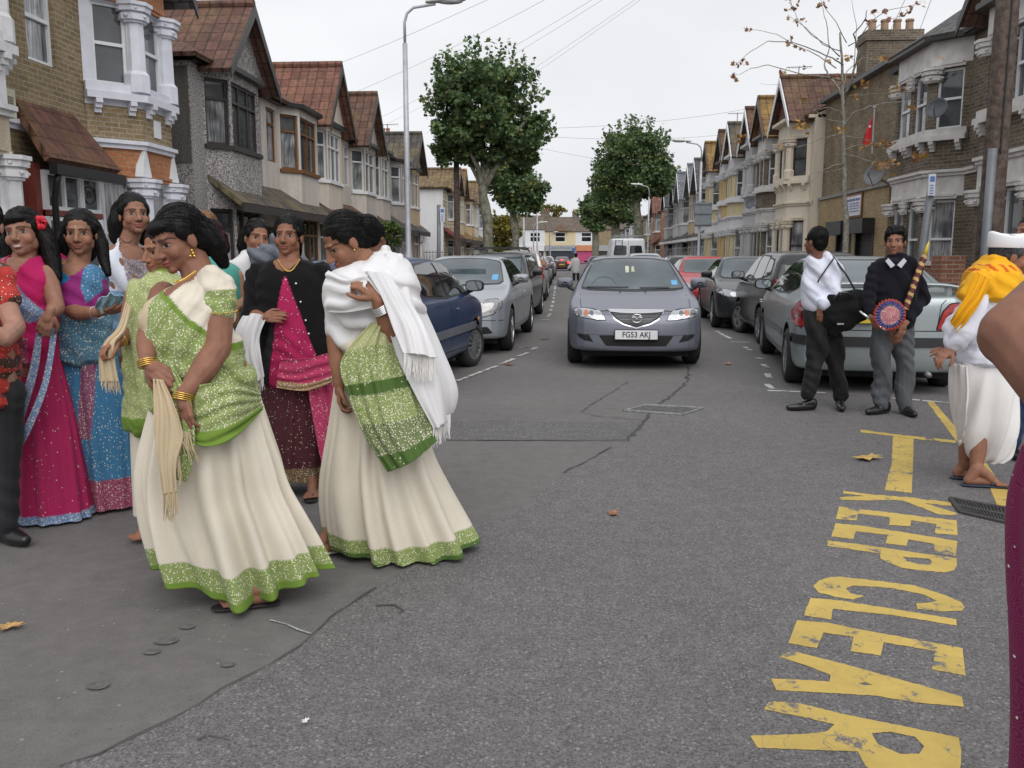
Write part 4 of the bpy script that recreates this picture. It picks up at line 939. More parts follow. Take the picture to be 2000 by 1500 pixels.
def paint(c, metal=.5, rough=.32):
    key = ('paint', c)
    if key in MC: return MC[key]
    m, nt, b = newmat('car_paint'); b.inputs['Metallic'].default_value = metal; b.inputs['Roughness'].default_value = rough
    n = nodenoise(nt, 900, 1); n2 = nodenoise(nt, 2.2, 6, rough=.7)
    cc = ramp(nt, n, .3, tuple(x*.85 for x in c), .7, tuple(min(1, x*1.15) for x in c))
    sx = N(nt, 'ShaderNodeSeparateXYZ'); L(nt, N(nt, 'ShaderNodeTexCoord').outputs['Object'], sx.inputs[0])
    L(nt, mixc(nt, ramp(nt, n2, .4, (0,)*3, .8, (.25,)*3), cc, (.16, .15, .14)), b.inputs['Base Color'])
    L(nt, ramp(nt, n2, .3, (.04,)*3, .8, (.16,)*3), b.inputs['Coat Roughness']); b.inputs['Coat Weight'].default_value = .3; b.inputs['Specular IOR Level'].default_value = .35
    MC[key] = m; return m
TYRE = plain((.022, .022, .023), .85, var=.3, scale=20, bmp=.2, name='tyre_rubber'); ALLOY = plain((.42, .43, .45), .35, .8, var=.15, name='alloy'); ALLOYD = plain((.24, .245, .255), .45, .6, var=.2, name='dull_alloy')
CHROME = plain((.75, .75, .77), .12, 1, var=.05, name='chrome'); GAP = plain((.008,)*3, .7, name='shadow_gap'); TRIMB = plain((.02, .02, .022), .5, name='trim_black'); REDL = plain((.35, .012, .01), .15, coat=1, name='red_lens')
LAMPG = plain((.42, .44, .46), .08, .35, var=.25, scale=25, coat=1, name='lamp_glass'); LAMPD = plain((.16, .17, .18), .1, .5, coat=1, name='lamp_dark'); ORANGE = plain((.45, .16, .08), .2, coat=1, name='indicator_lens')
CGLASS = m_glass((.085, .115, .13), rough=.02); CGLASSD = m_glass((.035, .042, .045), rough=.02); PLATEW = plain((.70, .70, .72), .4, var=.04, name='plate_white'); PLATEY = plain((.62, .45, .05), .4, var=.04, name='plate_yellow')  # windscreen glass: reflected sky put into a paler, bluer base colour
STICK = plain((.12, .35, .62), .5, name='blue_paper')
def wheel(par, x, y, r, wd, side, steer=0, spokes=5, rim=ALLOY, name='wheel', hub=False):
    w_ = bpy.data.objects.new(name, None); COL.objects.link(w_); w_.parent = par
    # an Empty for the wheel would be a part with pieces: tyre and rim are its sub-parts
    Mw = Matrix.Translation((x, y, r)) @ Matrix.Rotation(steer, 4, 'Z')
    w_.matrix_local = Mw; h = wd/2; ri = r*.66
    MB().lathe([(ri, -h*.8), (ri+.02, -h), (r-.05, -h), (r-.012, -h*.78), (r, -h*.5), (r, h*.5), (r-.012, h*.78), (r-.05, h), (ri+.02, h), (ri, h*.8), (ri-.01, h*.3), (ri-.01, -h*.3)], n=36, axis='x', cap=False).build('tyre', TYRE, w_, smooth=True)
    b = MB(); s = side
    b.lathe([(ri+.006, s*h*.80), (ri+.002, s*h*.9), (ri-.02, s*h*.90), (ri-.03, s*h*.42), (.02, s*h*.38)], n=36, axis='x', cap=False) 
    b.lathe([(.062, s*h*.4), (.06, s*h*.86), (.04, s*h*.92), (.005, s*h*.93)], n=16, axis='x')
    for k in range(spokes):
        a = 2*PI*k/spokes+.3; Mr = Matrix.Rotation(a, 4, 'X'); w1 = .032 if spokes < 9 else .014
        V = [Vector((s*h*q, yy, zz)) for q, yy, zz in ((.5, -w1, .03), (.5, w1, .03), (.5, w1*1.6, ri), (.5, -w1*1.6, ri), (.9, -w1*.8, .03), (.9, w1*.8, .03), (.86, w1*1.4, ri), (.86, -w1*1.4, ri))]
        b.add([Mr @ v for v in V], [(0, 1, 2, 3), (4, 7, 6, 5), (0, 4, 5, 1), (1, 5, 6, 2), (2, 6, 7, 3), (3, 7, 4, 0)])
    b.build('rim', rim, w_, smooth=False)
    MB().lathe([(ri-.03, s*h*.44), (.03, s*h*.44)], n=24, axis='x', cap=False).build('wheel_disc', GAP, w_)
    return w_
def ellip(b, c, r, n=12, M=None):
    V = []; F = []
    for i in range(n+1):
        th = PI*i/n
        for k in range(2*n):
            a = PI*k/n; v = Vector((r[0]*math.sin(th)*math.cos(a), r[1]*math.sin(th)*math.sin(a), r[2]*math.cos(th)))
            if M is not None: v = M @ v
            V.append(Vector(c)+v)
    for i in range(n):
        for k in range(2*n):
            k2 = (k+1) % (2*n); F.append((i*2*n+k, (i+1)*2*n+k, (i+1)*2*n+k2, i*2*n+k2))
    return b.add(V, F)
def mirrorhouse(par, x, y, z, s, mat, sz=1):
    b = MB(); n = 10; rings = []
    sec = lambda a: (abs(math.cos(a))**.6*math.copysign(1, math.cos(a)), abs(math.sin(a))**.6*math.copysign(1, math.sin(a)))
    V = []; F = []
    for i, (dy, f) in enumerate(((-.07, .90), (-.06, 1), (0, 1), (.05, .9), (.085, .62), (.10, .25))):
        for k in range(16):
            c_, s_ = sec(2*PI*k/16); V.append((x+s*.10+c_*.115*f*sz, y+dy*sz, z+.09+s_*.07*f*sz))
    for i in range(5):
        for k in range(16): F.append((i*16+k, i*16+(k+1) % 16, (i+1)*16+(k+1) % 16, (i+1)*16+k))
    F += [tuple(range(16)), tuple(range(95, 79, -1))]; b.add(V, F)
    o = b.build('wing_mirror', mat, par, smooth=True)
    g = MB(); V = [(x+s*.10+sec(2*PI*k/16)[0]*.10*sz, y-.0715*sz, z+.09+sec(2*PI*k/16)[1]*.056*sz) for k in range(16)]; mk('mirror_glass', V, [tuple(range(16))], plain((.45, .48, .5), .03, .9, var=.05, name='mirror'), o)
    MB().tube([(x-s*.06, y+.02, z-.02), (x+s*.06, y+.02, z+.04)], .028, 8).build('mirror_arm', TRIMB, o)
def car(name, label, cat, loc, yaw, side, L_, w_, H, col, fr=None, belt=.92, roofw=.60, wr=.31, axf=None, axr=None, vox=.035, wins=(), ws=None, rw=None, decs=(), lines=(), steer=0, spokes=5, mirc=None, mir=None, group=None, cladding=False, rim=None, k=.06, parts=None, mirs=(1, -1), wt=.205, z0=.2):
    M = Matrix.Translation(loc) @ Matrix.Rotation(yaw, 4, 'Z'); t = thing(name, label, cat, mat=M, group=group); h = L_/2
    side = chaikin(side, 2)
    frontp = fr or [(-w_+.10, z0), (-w_+.03, z0+.12), (-w_, .52), (-w_+.008, .72), (-w_+.05, belt-.02), (-w_+.085, belt+.02), (-roofw, H-.10), (-roofw+.12, H-.015), (-roofw*.4, H+.012), (roofw*.4, H+.012), (roofw-.12, H-.015), (roofw, H-.10), (w_-.085, belt+.02), (w_-.05, belt-.02), (w_-.008, .72), (w_, .52), (w_-.03, z0+.12), (w_-.10, z0)]
    bow = .16
    plan = chaikin([(w_*f, y) for f, y in ((.0, h+.003), (.45, h-.02), (.80, h-.12), (.955, h-.36), (1, h-.8), (1.0, 0), (1, -h+.7), (.96, -h+.3), (.83, -h+.08), (.45, -h+.01), (0, -h-.002))]+[(-w_*f, y) for f, y in ((.45, -h+.01), (.83, -h+.08), (.96, -h+.3), (1, -h+.7), (1.0, 0), (1, h-.8), (.955, h-.36), (.80, h-.12), (.45, h-.02))], 1)
    axf = axf if axf is not None else h-.88; axr = axr if axr is not None else -h+.86
    P, F, bvh = shell(side, chaikin(frontp, 1), plan, None, vox, k)
    body = mk('body', [Vector(p) for p in P], F, [col, GAP], t, smooth=True)
    cut = []
    for y in (axf, axr):
        for s in (1, -1):
            c = MB().lathe([(wr+.055, -.16), (wr+.055, .3)], (s*(w_-.1), y, wr+.01), 48, 'x', M=Matrix.Scale(s, 4, (1, 0, 0))); o = c.build('t', GAP); cut.append(o)
            bm = bmesh.new(); bm.from_mesh(o.data); bmesh.ops.recalc_face_normals(bm, faces=bm.faces); bm.to_mesh(o.data); bm.free()
            m = body.modifiers.new('b', 'BOOLEAN'); m.operation = 'DIFFERENCE'; m.object = o; m.solver = 'EXACT'; o.parent = t
    bpy.context.view_layer.update(); me = evalmesh(body); body.modifiers.clear(); body.data = me
    for o in cut: bpy.data.objects.remove(o)
    # dark arch interior by position: inside the wheel cylinders
    for y in (axf, axr):
        st = steer if y == axf else 0
        for s in (1, -1): wheel(t, s*(w_-wt/2-.015), y, wr, wt, s, st, spokes, rim or ALLOY)
        b = MB(); b.box(-w_+.22, w_-.22, y-.3, y+.3, .16, .5) if False else None
    MB().box(-w_+.2, w_-.2, -h+.35, h-.35, .15, .3).build('underbody', GAP, t)
    E = dict(t=t, bvh=bvh, h=h, w=w_, H=H)
    for (nm, poly, view, mt, off, rnd) in decs: decal(nm, bvh, poly, view, off, mt, t, rnd=rnd)
    for poly in wins:       # side windows: black surround, then panes
        for s, vw in ((1, 'right'), (-1, 'left')):
            decal('window_surround', bvh, grow(poly, .032), vw, .003, TRIMB, t, rnd=0); decal('side_window', bvh, poly, vw, .008, CGLASSD, t, rnd=1)
    for pts, view, wd in lines: line(bvh, pts, view, wd, .0025, GAP, t)
    if mir:
        for s in mirs: mirrorhouse(t, s*(w_-.06), mir[0], mir[1], s, mirc or col)
    return E
def grow(poly, d):
    c = (sum(p[0] for p in poly)/len(poly), sum(p[1] for p in poly)/len(poly)); P = [Vector(p) for p in poly]; out = []
    ar = sum(P[i].x*P[(i+1) % len(P)].y-P[(i+1) % len(P)].x*P[i].y for i in range(len(P)))
    sg = 1 if ar > 0 else -1
    for i, p in enumerate(P):
        a = (p-P[i-1]).normalized(); b = (P[(i+1) % len(P)]-p).normalized(); n = (Vector((a.y, -a.x))+Vector((b.y, -b.x)))
        if n.length < .1: out.append(tuple(p)); continue
        n.normalize(); out.append(tuple(p+n*d*sg))
    return out
def both(poly): return [poly, [(-x, z) for x, z in poly][::-1]]
def plate(E, z, view, s, mat, wd=.52, ht=.112, dy=.0, t=None):
    """number plate with its characters"""
    y = (E['h']+.012+dy)*(1 if view == 'front' else -1); f = 1 if view == 'front' else -1
    b = MB(); b.box(-wd/2-.008, wd/2+.008, min(y-f*.03, y-f*.001), max(y-f*.03, y-f*.001), z-ht/2-.008, z+ht/2+.008); o = b.build('number_plate', TRIMB, E['t'])
    b = MB(); b.box(-wd/2, wd/2, min(y-f*.02, y+f*.002), max(y-f*.02, y+f*.002), z-ht/2, z+ht/2); b.build('plate_face', mat, o)
    M = Matrix(((-f, 0, 0, 0), (0, 0, f, y+f*.003), (0, 1, 0, z-.002), (0, 0, 0, 1)))
    if s: text('characters', s, .098, M, plain((.01,)*3, .5, name='plate_black'), o, .001, sx=.88, bold=.0012)
def winproj(H, belt): pass
gl_, gr_ = 'cars parked along the left kerb', 'cars parked along the right kerb'
def saloon(L_, H, hood=.76, cowl=.95, boot=1.0, cowly=1.28, wtop=2.0, rtop=-.75, rbase=-1.45, deck=None, z0=.2):
    h = L_/2
    return [(h-.06, z0), (h-.005, z0+.12), (h, .5), (h-.03, .62), (h-.12, hood-.03), (h-.3, hood+.02), (h-.8, (hood+cowl)/2+.035), (h-cowly, cowl), (h-wtop+.12, H-.115), (h-wtop-.12, H-.035), (.0, H), (rtop+.35, H-.015), (rtop, H-.07), (rbase, boot+.03), (rbase-.2, boot), (-h+.14, boot-.02), (-h+.03, boot-.08), (-h+.01, .62), (-h, .5), (-h+.02, z0+.12), (-h+.1, z0)]
def hatch(L_, H, hood=.78, cowl=.98, cowly=.95, wtop=1.75, rtop=None, belt=.95, z0=.2):
    h = L_/2; rt = rtop if rtop is not None else -h+.45
    return [(h-.06, z0), (h-.005, z0+.12), (h, .5), (h-.03, .64), (h-.12, hood-.03), (h-.28, hood+.02), (h-.65, (hood+cowl)/2+.03), (h-cowly, cowl), (h-wtop+.1, H-.11), (h-wtop-.15, H-.03), (-.2, H), (rt+.3, H-.03), (rt, H-.08), (-h+.12, belt+.02), (-h+.04, belt-.1), (-h+.01, .62), (-h, .5), (-h+.02, z0+.12), (-h+.1, z0)]
# ---- the grey saloon driving towards the camera
MZ = paint((.185, .195, .24), .35, .42); h = 2.34
zx = lambda q: [(-(x-945)*.001045, (1060-y)*.001045+.455) for x, y in q]
hl = [(205, 780), (290, 766), (400, 775), (500, 797), (560, 840), (583, 895), (500, 893), (350, 870), (240, 850), (208, 815)]
mir_ = lambda q: [(1890-x, y) for x, y in q][::-1]
fog = [(245, 1066), (385, 1070), (440, 1157), (330, 1137), (270, 1105)]
wsp = [(-.685, .99), (-.55, .975), (0, .962), (.55, .975), (.685, .99), (.60, 1.18), (.525, 1.335), (.35, 1.362), (0, 1.372), (-.35, 1.362), (-.525, 1.335), (-.60, 1.18)]
gril = [(632, 812), (1262, 812), (1200, 880), (1110, 930), (945, 978), (790, 932), (700, 880)]
chs = [(607, 786), (945, 784), (1290, 788), (1262, 812), (1100, 824), (945, 827), (790, 824), (635, 812)]
intake = [(512, 1075), (1382, 1075), (1300, 1192), (590, 1192)]
LOC = Vector((1.745, 13.1, 0))
E = car('grey_saloon', 'grey saloon with chrome winged grille driving up the middle of the road', 'car', LOC, PI-R(5.0),
        saloon(4.68, 1.43, hood=.75, cowl=.955, cowly=1.22, wtop=1.98), 4.68, .885, 1.43, MZ, wr=.318, vox=.026, roofw=.60,
        wins=[[(.98, .985), (.35, 1.33), (-.02, 1.345), (-.02, .975)], [(-.08, .975), (-.08, 1.345), (-.65, 1.32), (-1.1, 1.02)]],
        decs=[('window_surround', grow(wsp, .022), 'front', TRIMB, .004, 1), ('windscreen', wsp, 'front', CGLASS, .009, 1), ('grille_surround', zx(grow(gril, 14)), 'front', CHROME, .006, 0),
              ('grille', zx(gril), 'front', TRIMB, .012, 0), ('chrome_bar', zx(chs), 'front', CHROME, .02, 1), ('intake', zx(intake), 'front', GAP, .005, 0),
              ('headlight_surround', zx(grow(hl, 9)), 'front', GAP, .003, 1), ('headlight_surround', zx(grow(mir_(hl), 9)), 'front', GAP, .003, 1),
              ('headlight', zx(hl), 'front', LAMPG, .008, 1), ('headlight', zx(mir_(hl)), 'front', LAMPG, .008, 1), ('fog_recess', zx(fog), 'front', GAP, .005, 0), ('fog_recess', zx(mir_(fog)), 'front', GAP, .005, 0)],
        lines=[(zx([(290, 762), (272, 690), (275, 620)]), 'front', .007), (zx([(1600, 762), (1618, 690), (1615, 620)]), 'front', .007), (zx([(195, 770), (300, 760), (420, 768), (530, 795), (700, 778), (945, 770), (1190, 778), (1360, 795), (1470, 768), (1590, 760), (1695, 770)]), 'front', .007),
               (zx([(150, 1050), (250, 1060), (400, 1068), (945, 1072), (1490, 1068), (1640, 1060), (1740, 1050)]), 'front', .003), (zx([(510, 1078), (590, 1194), (945, 1200), (1300, 1194), (1380, 1078)]), 'front', .009)], mir=(.93, .96), steer=.02, spokes=5)
t, bvh = E['t'], E['bvh']
for f in (hl, mir_(hl)):       # round lenses inside each lamp
    s = 1 if f is hl else -1
    for (cx, cy, r, mt) in ((268, 808, 33, LAMPD), (348, 818, 33, ORANGE), (412, 820, 29, LAMPD), (485, 840, 44, LAMPG)):
        x = cx if s == 1 else 1890-cx
        q = [(x+r*math.cos(a*PI/9), cy+r*math.sin(a*PI/9)) for a in range(18)]
        decal('lamp_ring', bvh, zx(grow(q, 7)), 'front', .011, CHROME, t, step=.03); decal('lamp_lens', bvh, zx(q), 'front', .014, mt, t, step=.03)
# honeycomb bars over the grille, badge ring with wings
for k in range(9): line(bvh, zx([(670+k*8+k*k*3.2, 828+k*16), (1225-k*8-k*k*3.2, 828+k*16)]), 'front', .003, .0145, ALLOYD, t, 'grille_bar')
def ringb(pts, r): return MB().tube(pts, r, 6, False)
yb = E['h']+.03; c = (zx([(948, 867)])[0])
ringb([(c[0]+.062*math.cos(a*PI/12), yb, c[1]+.05*math.sin(a*PI/12)) for a in range(25)], .0065).build('badge_ring', CHROME, t, smooth=True)
ringb([(c[0]-.058, yb, c[1]+.006), (c[0]-.035, yb, c[1]+.022), (c[0]-.014, yb, c[1]+.012), (c[0], yb, c[1]-.01), (c[0]+.014, yb, c[1]+.012), (c[0]+.035, yb, c[1]+.022), (c[0]+.058, yb, c[1]+.006)], .0055).build('badge_wings', CHROME, t, smooth=True)
plate(E, .455, 'front', 'FG53 AKJ', PLATEW, dy=.012)
for s in (1, -1): line(bvh, [(s*.05, .985), (s*.62-.0, .99)] if s == 1 else [(-.1, .98), (-.5, .985)], 'front', .016, .014, TRIMB, t, 'wiper')
for s in (1, -1):
    b = MB(); ellip(b, (s*.17, E['h']-1.08, .948), (.014, .02, .01), 6); b.build('washer_jet', TRIMB, t)
decal('tax_disc', bvh, [(-.62, 1.02), (-.54, 1.02), (-.54, 1.08), (-.62, 1.08)], 'front', .012, STICK, t); decal('hanging_charm', bvh, [(.03, 1.18), (.08, 1.18), (.08, 1.27), (.03, 1.27)], 'front', .012, plain((.5, .55, .42), .6, name='paper'), t)
decal('hanging_charm', bvh, [(-.05, 1.19), (-.0, 1.19), (-.01, 1.26), (-.04, 1.27)], 'front', .012, plain((.45, .47, .3), .6, name='paper2'), t)
# faint driver side steering wheel seen through the glass
q = [(.38+.17*math.cos(a*PI/12), .985+.14*math.sin(a*PI/12)) for a in range(1, 12)]; line(bvh, q, 'front', .02, .0115, m_glass((.06, .07, .075)), t, 'steering_wheel')
# ---- blue hatchback, facing away on the left, angled out
def at(px, py): p = G(px, py); return Vector((p.x, p.y, 0))
BLU = paint((.014, .045, .135), .35, .3)
E = car('blue_hatchback', 'dark blue hatchback facing away with grey rubbing strip behind the white shawl', 'car', Vector((-1.43, 10.4, 0)), -STA-R(7),
        hatch(3.75, 1.42, hood=.78, cowl=.96, cowly=.92, wtop=1.62), 3.75, .81, 1.42, BLU, wr=.285, vox=.03, group=gl_, roofw=.56,
        wins=[[(.85, .975), (.38, 1.30), (.02, 1.345), (-.14, 1.345), (-.14, .955)], [(-.21, .955), (-.21, 1.345), (-.95, 1.31), (-1.1, 1.0)]],
        decs=[('rubbing_strip', [(-1.6, .50), (1.02, .50), (1.02, .60), (-1.6, .60)], 'right', plain((.13, .14, .16), .5, name='grey_rubber'), .012, 0), ('rear_window', [(-.55, 1.0), (.55, 1.0), (.45, 1.3), (-.45, 1.3)], 'rear', CGLASSD, .005, 1)],
        lines=[([(-.175, 1.34), (-.175, .32), (.86, .30), (.93, .60), (.90, .96), (.4, 1.34)], 'right', .008), ([(-.175, .32), (-1.0, .32), (-1.05, .6)], 'right', .008), ([(.93, .9), (1.7, .8)], 'right', .006)], mir=(.72, .965), mirc=plain((.03, .035, .06), .4, name='mirror_plastic'), steer=-.25, spokes=12, rim=ALLOYD, mirs=(1,))
b = MB(); ellip(b, (.815, -.02, .80), (.018, .075, .02), 8); b.build('door_handle', BLU, E['t'], smooth=True)
for x in (.32,):
    b = MB(); ellip(b, (.83, 1.0, .62), (.01, .05, .028), 6); b.build('indicator', ORANGE, E['t'], smooth=True)
# ---- silver saloon facing the camera
SIL = paint((.42, .45, .48), .5, .36)
hls = [(.42, .56), (.55, .555), (.70, .60), (.80, .69), (.81, .76), (.74, .80), (.60, .79), (.49, .73), (.42, .63)]
wss = [(-.70, 1.0), (0, .975), (.70, 1.0), (.56, 1.32), (.3, 1.36), (0, 1.37), (-.3, 1.36), (-.56, 1.32)]
E = car('silver_saloon', 'large silver saloon with oval headlamps facing the camera by the dashed line', 'car', Vector((-.70, 14.9, 0)), PI-R(6.5),
        saloon(4.95, 1.44, hood=.80, cowl=.99, cowly=1.3, wtop=2.1, boot=1.02, rbase=-1.65, rtop=-.85), 4.95, .92, 1.44, SIL, wr=.325, vox=.03, group=gl_, roofw=.60,
        wins=[[(.95, 1.0), (.3, 1.34), (-.05, 1.355), (-.05, .985)], [(-.11, .985), (-.11, 1.355), (-.75, 1.33), (-1.3, 1.03)]],
        decs=[('window_surround', grow(wss, .02), 'front', TRIMB, .004, 1), ('windscreen', wss, 'front', CGLASS, .009, 1), ('grille', [(-.33, .60), (.33, .60), (.36, .78), (-.36, .78)], 'front', TRIMB, .008, 1), ('grille_frame', [(-.36, .775), (.36, .775), (.37, .80), (-.37, .80)], 'front', CHROME, .014, 0)]
        + [('headlight_surround', grow(q, .012), 'front', GAP, .004, 2) for q in both(hls)]+[('headlight', q, 'front', plain((.33, .32, .32), .1, .4, var=.35, scale=14, coat=1, name='hazy_lamp'), .010, 2) for q in both(hls)]
        + [('intake', [(-.70, .32), (-.36, .30), (-.33, .38), (-.62, .42)], 'front', GAP, .005, 1), ('intake', [(.70, .32), (.36, .30), (.33, .38), (.62, .42)][::-1], 'front', GAP, .005, 1), ('intake', [(-.28, .28), (.28, .28), (.26, .40), (-.26, .40)], 'front', GAP, .005, 0), ('tax_disc', [(-.60, 1.04), (-.50, 1.04), (-.50, 1.12), (-.60, 1.12)], 'front', STICK, .013, 1)],
        lines=[([(.99, .98), (1.0, .35), (-.08, .33), (-.08, 1.36)], 'right', .007), ([(.99, .98), (1.0, .35), (-.08, .33), (-.08, 1.36)], 'left', .007), ([(-.88, .50), (0, .52), (.88, .50)], 'front', .008), ([(-.08, .33), (-1.25, .33), (-1.3, .9)], 'left', .007), ([(-.08, .33), (-1.25, .33), (-1.3, .9)], 'right', .007)], mir=(.92, .98), spokes=5)
plate(E, .50, 'front', '', PLATEW)
for s, z in ((.1, .99),): line(E['bvh'], [(.05, .995), (.5, 1.0)], 'front', .018, .014, TRIMB, E['t'], 'wiper')
for s in (1, -1):
    b = MB(); ellip(b, (s*.925, -.0, .83), (.012, .09, .018), 8); b.build('door_handle', CHROME, E['t'], smooth=True)
b = MB(); b.tube([(-.0, -.2, 1.44), (0, -.26, 1.80)], .004, 5); ellip(b, (0, -.2, 1.45), (.02, .04, .02), 6); b.build('aerial', TRIMB, E['t'])
# ---- others on the left: dark car with roof bars, red car, pale people carrier from behind, small ones beyond
DRK = paint((.03, .029, .031), .2, .3); RED = paint((.32, .025, .03), .2, .3); PALE = paint((.42, .41, .39), .5, .33); BLK = paint((.014, .015, .017), .2, .25); GRN = paint((.10, .12, .12), .5, .3); LIG = paint((.55, .57, .6), .4, .3); WHC = paint((.68, .70, .73), 0, .35)
def simple_car(name, label, cat, loc, yaw, kind, col, L_=4.2, w_=.85, H=1.42, facing='front', group=None, vox=.045, lamp=None, glassc=None, pl=None, lights=False, extra=None, steer=0, rails=False, mirs=(1, -1), rim=None):
    side = saloon(L_, H) if kind == 'saloon' else hatch(L_, H) if kind == 'hatch' else hatch(L_, H, cowly=.95, wtop=1.75, rtop=-L_/2+.28)
    h = L_/2; tailx = -h+(1.05 if kind == 'saloon' else .5)
    wi = [[(h-1.36, .985), (h-1.95, H-.09), (-.05, H-.085), (-.05, .97)], [(-.11, .97), (-.11, H-.085), (tailx+.45, H-.11), (tailx, 1.03)]]
    wsq = [(-.66, 1.0), (0, .975), (.66, 1.0), (.54, H-.12), (.3, H-.085), (0, H-.08), (-.3, H-.085), (-.54, H-.12)]
    rwq = [(-.60, 1.04), (.60, 1.04), (.52, H-.13), (.3, H-.10), (-.3, H-.10), (-.52, H-.13)]
    hlq = [(.50, .62), (.66, .62), (.78, .68), (.78, .76), (.66, .76), (.52, .71)]
    tlq = [(w_-.28, .70), (w_-.02, .72), (w_-.03, .98), (w_-.16, .98)] if kind != 'saloon' else [(w_-.34, .74), (w_-.03, .72), (w_-.04, .90), (w_-.32, .92)]
    hlq = [(x*w_/.85, z) for x, z in hlq]
    d = [('windscreen', wsq, 'front', glassc or CGLASS, .006, 1), ('rear_window', rwq, 'rear', CGLASSD, .006, 1), ('grille', [(-.36, .60), (.36, .60), (.40, .70), (-.40, .70)], 'front', TRIMB, .006, 1), ('intake', [(-.5, .28), (.5, .28), (.55, .40), (-.55, .40)], 'front', GAP, .005, 0)]
    d += [('headlight', q, 'front', LAMPG, .008, 1) for q in both(hlq)]+[('tail_light', q, 'rear', lamp or REDL, .008, 1) for q in both(tlq)]
    E = car(name, label, cat, loc, yaw, side, L_, w_, H, col, vox=vox, wins=wi, decs=d, group=group, mir=(h-1.45, .97), steer=steer, mirs=mirs, rim=rim,
            lines=[([(h-1.42, .96), (h-1.4, .34), (-.08, .32), (-.08, H-.08)], vw, .008) for vw in ('left', 'right')]+[([(-w_+.03, .52), (0, .53), (w_-.03, .52)], vw, .008) for vw in ('front', 'rear')])
    plate(E, .50 if facing == 'front' else .62, facing, pl or '', PLATEW if facing == 'front' else PLATEY)
    if rails:
        for s in (1, -1): MB().tube([(s*.52, .9, H+.01), (s*.52, .8, H+.06), (s*.52, -1.2, H+.05), (s*.52, -1.3, H)], .016, 6).build('roof_rail', TRIMB, E['t'])
        for y in (.45, -.6): MB().box(-.58, .58, y-.03, y+.03, H+.065, H+.10).build('roof_bar', TRIMB, E['t'])
    return E
def SV(u, v): return S(u, v)
simple_car('dark_estate', 'dark grey estate car with black roof bars behind the large silver saloon', 'car', SV(20.3, -1.62), PI-STA-R(3), 'estate', DRK, 4.4, .87, 1.52, group=gl_, rails=True)
simple_car('red_hatchback', 'red hatchback between the dark estate and the pale people carrier', 'car', SV(24.9, -1.75), PI-STA, 'hatch', RED, 3.8, .82, 1.5, group=gl_)
simple_car('people_carrier', 'pale silver people carrier facing away with large red tail lamps', 'car', SV(29.3, -1.62), -STA, 'estate', PALE, 4.2, .86, 1.62, 'rear', group=gl_, steer=-.1)
simple_car('parked_hatchback', 'grey green hatchback parked beyond the pale people carrier', 'car', SV(35.4, -1.7), PI-STA, 'hatch', GRN, 4.0, .84, 1.42, group=gl_)
simple_car('parked_saloon', 'small pale blue grey saloon parked far up the left side', 'car', SV(44, -1.8), PI-STA, 'saloon', LIG, 4.3, .85, 1.40, group=gl_)
simple_car('parked_car', 'dark hatchback parked far up the left side', 'car', SV(54, -1.9), PI-STA, 'hatch', BLK, 4.0, .85, 1.42, group=gl_)
simple_car('parked_car', 'farthest pale car on the left side', 'car', SV(62, -1.9), PI-STA, 'hatch', LIG, 4.0, .85, 1.42, group=gl_)
m, nt, b_ = newmat('lit_lens'); b_.inputs['Base Color'].default_value = (.6, .02, .01, 1); b_.inputs['Emission Color'].default_value = (1, .05, .03, 1); b_.inputs['Emission Strength'].default_value = 2.2; LIT = m
E = simple_car('braking_saloon', 'dark saloon far up the road driving away with lit red brake lamps', 'car', SV(86, -.9), -STA, 'saloon', paint((.09, .04, .045), .3), 4.5, .86, 1.38, 'rear', lamp=LIT)
decal('brake_light', E['bvh'], [(-.15, 1.02), (.15, 1.02), (.15, 1.06), (-.15, 1.06)], 'rear', .012, LIT, E['t'])
simple_car('oncoming_saloon', 'black saloon facing the camera far up the road beside the standing man', 'car', SV(62, 1.9), PI-STA, 'saloon', BLK, 4.5, .88, 1.42)
simple_car('parked_car', 'small pale car far up the road behind the black saloon', 'car', SV(74, 2.7), PI-STA, 'hatch', LIG, 4.0, .85, 1.45, group='cars far up the right side')
simple_car('parked_car', 'silver car just behind the roof of the moving grey car', 'car', SV(36.5, 3.0), PI-STA, 'estate', LIG, 4.3, .86, 1.55, group='cars far up the right side')
simple_car('parked_car', 'white car parked behind the dark ones on the right', 'car', SV(41.5, 3.6), PI-STA, 'hatch', LIG, 4.0, .85, 1.45, group='cars far up the right side')
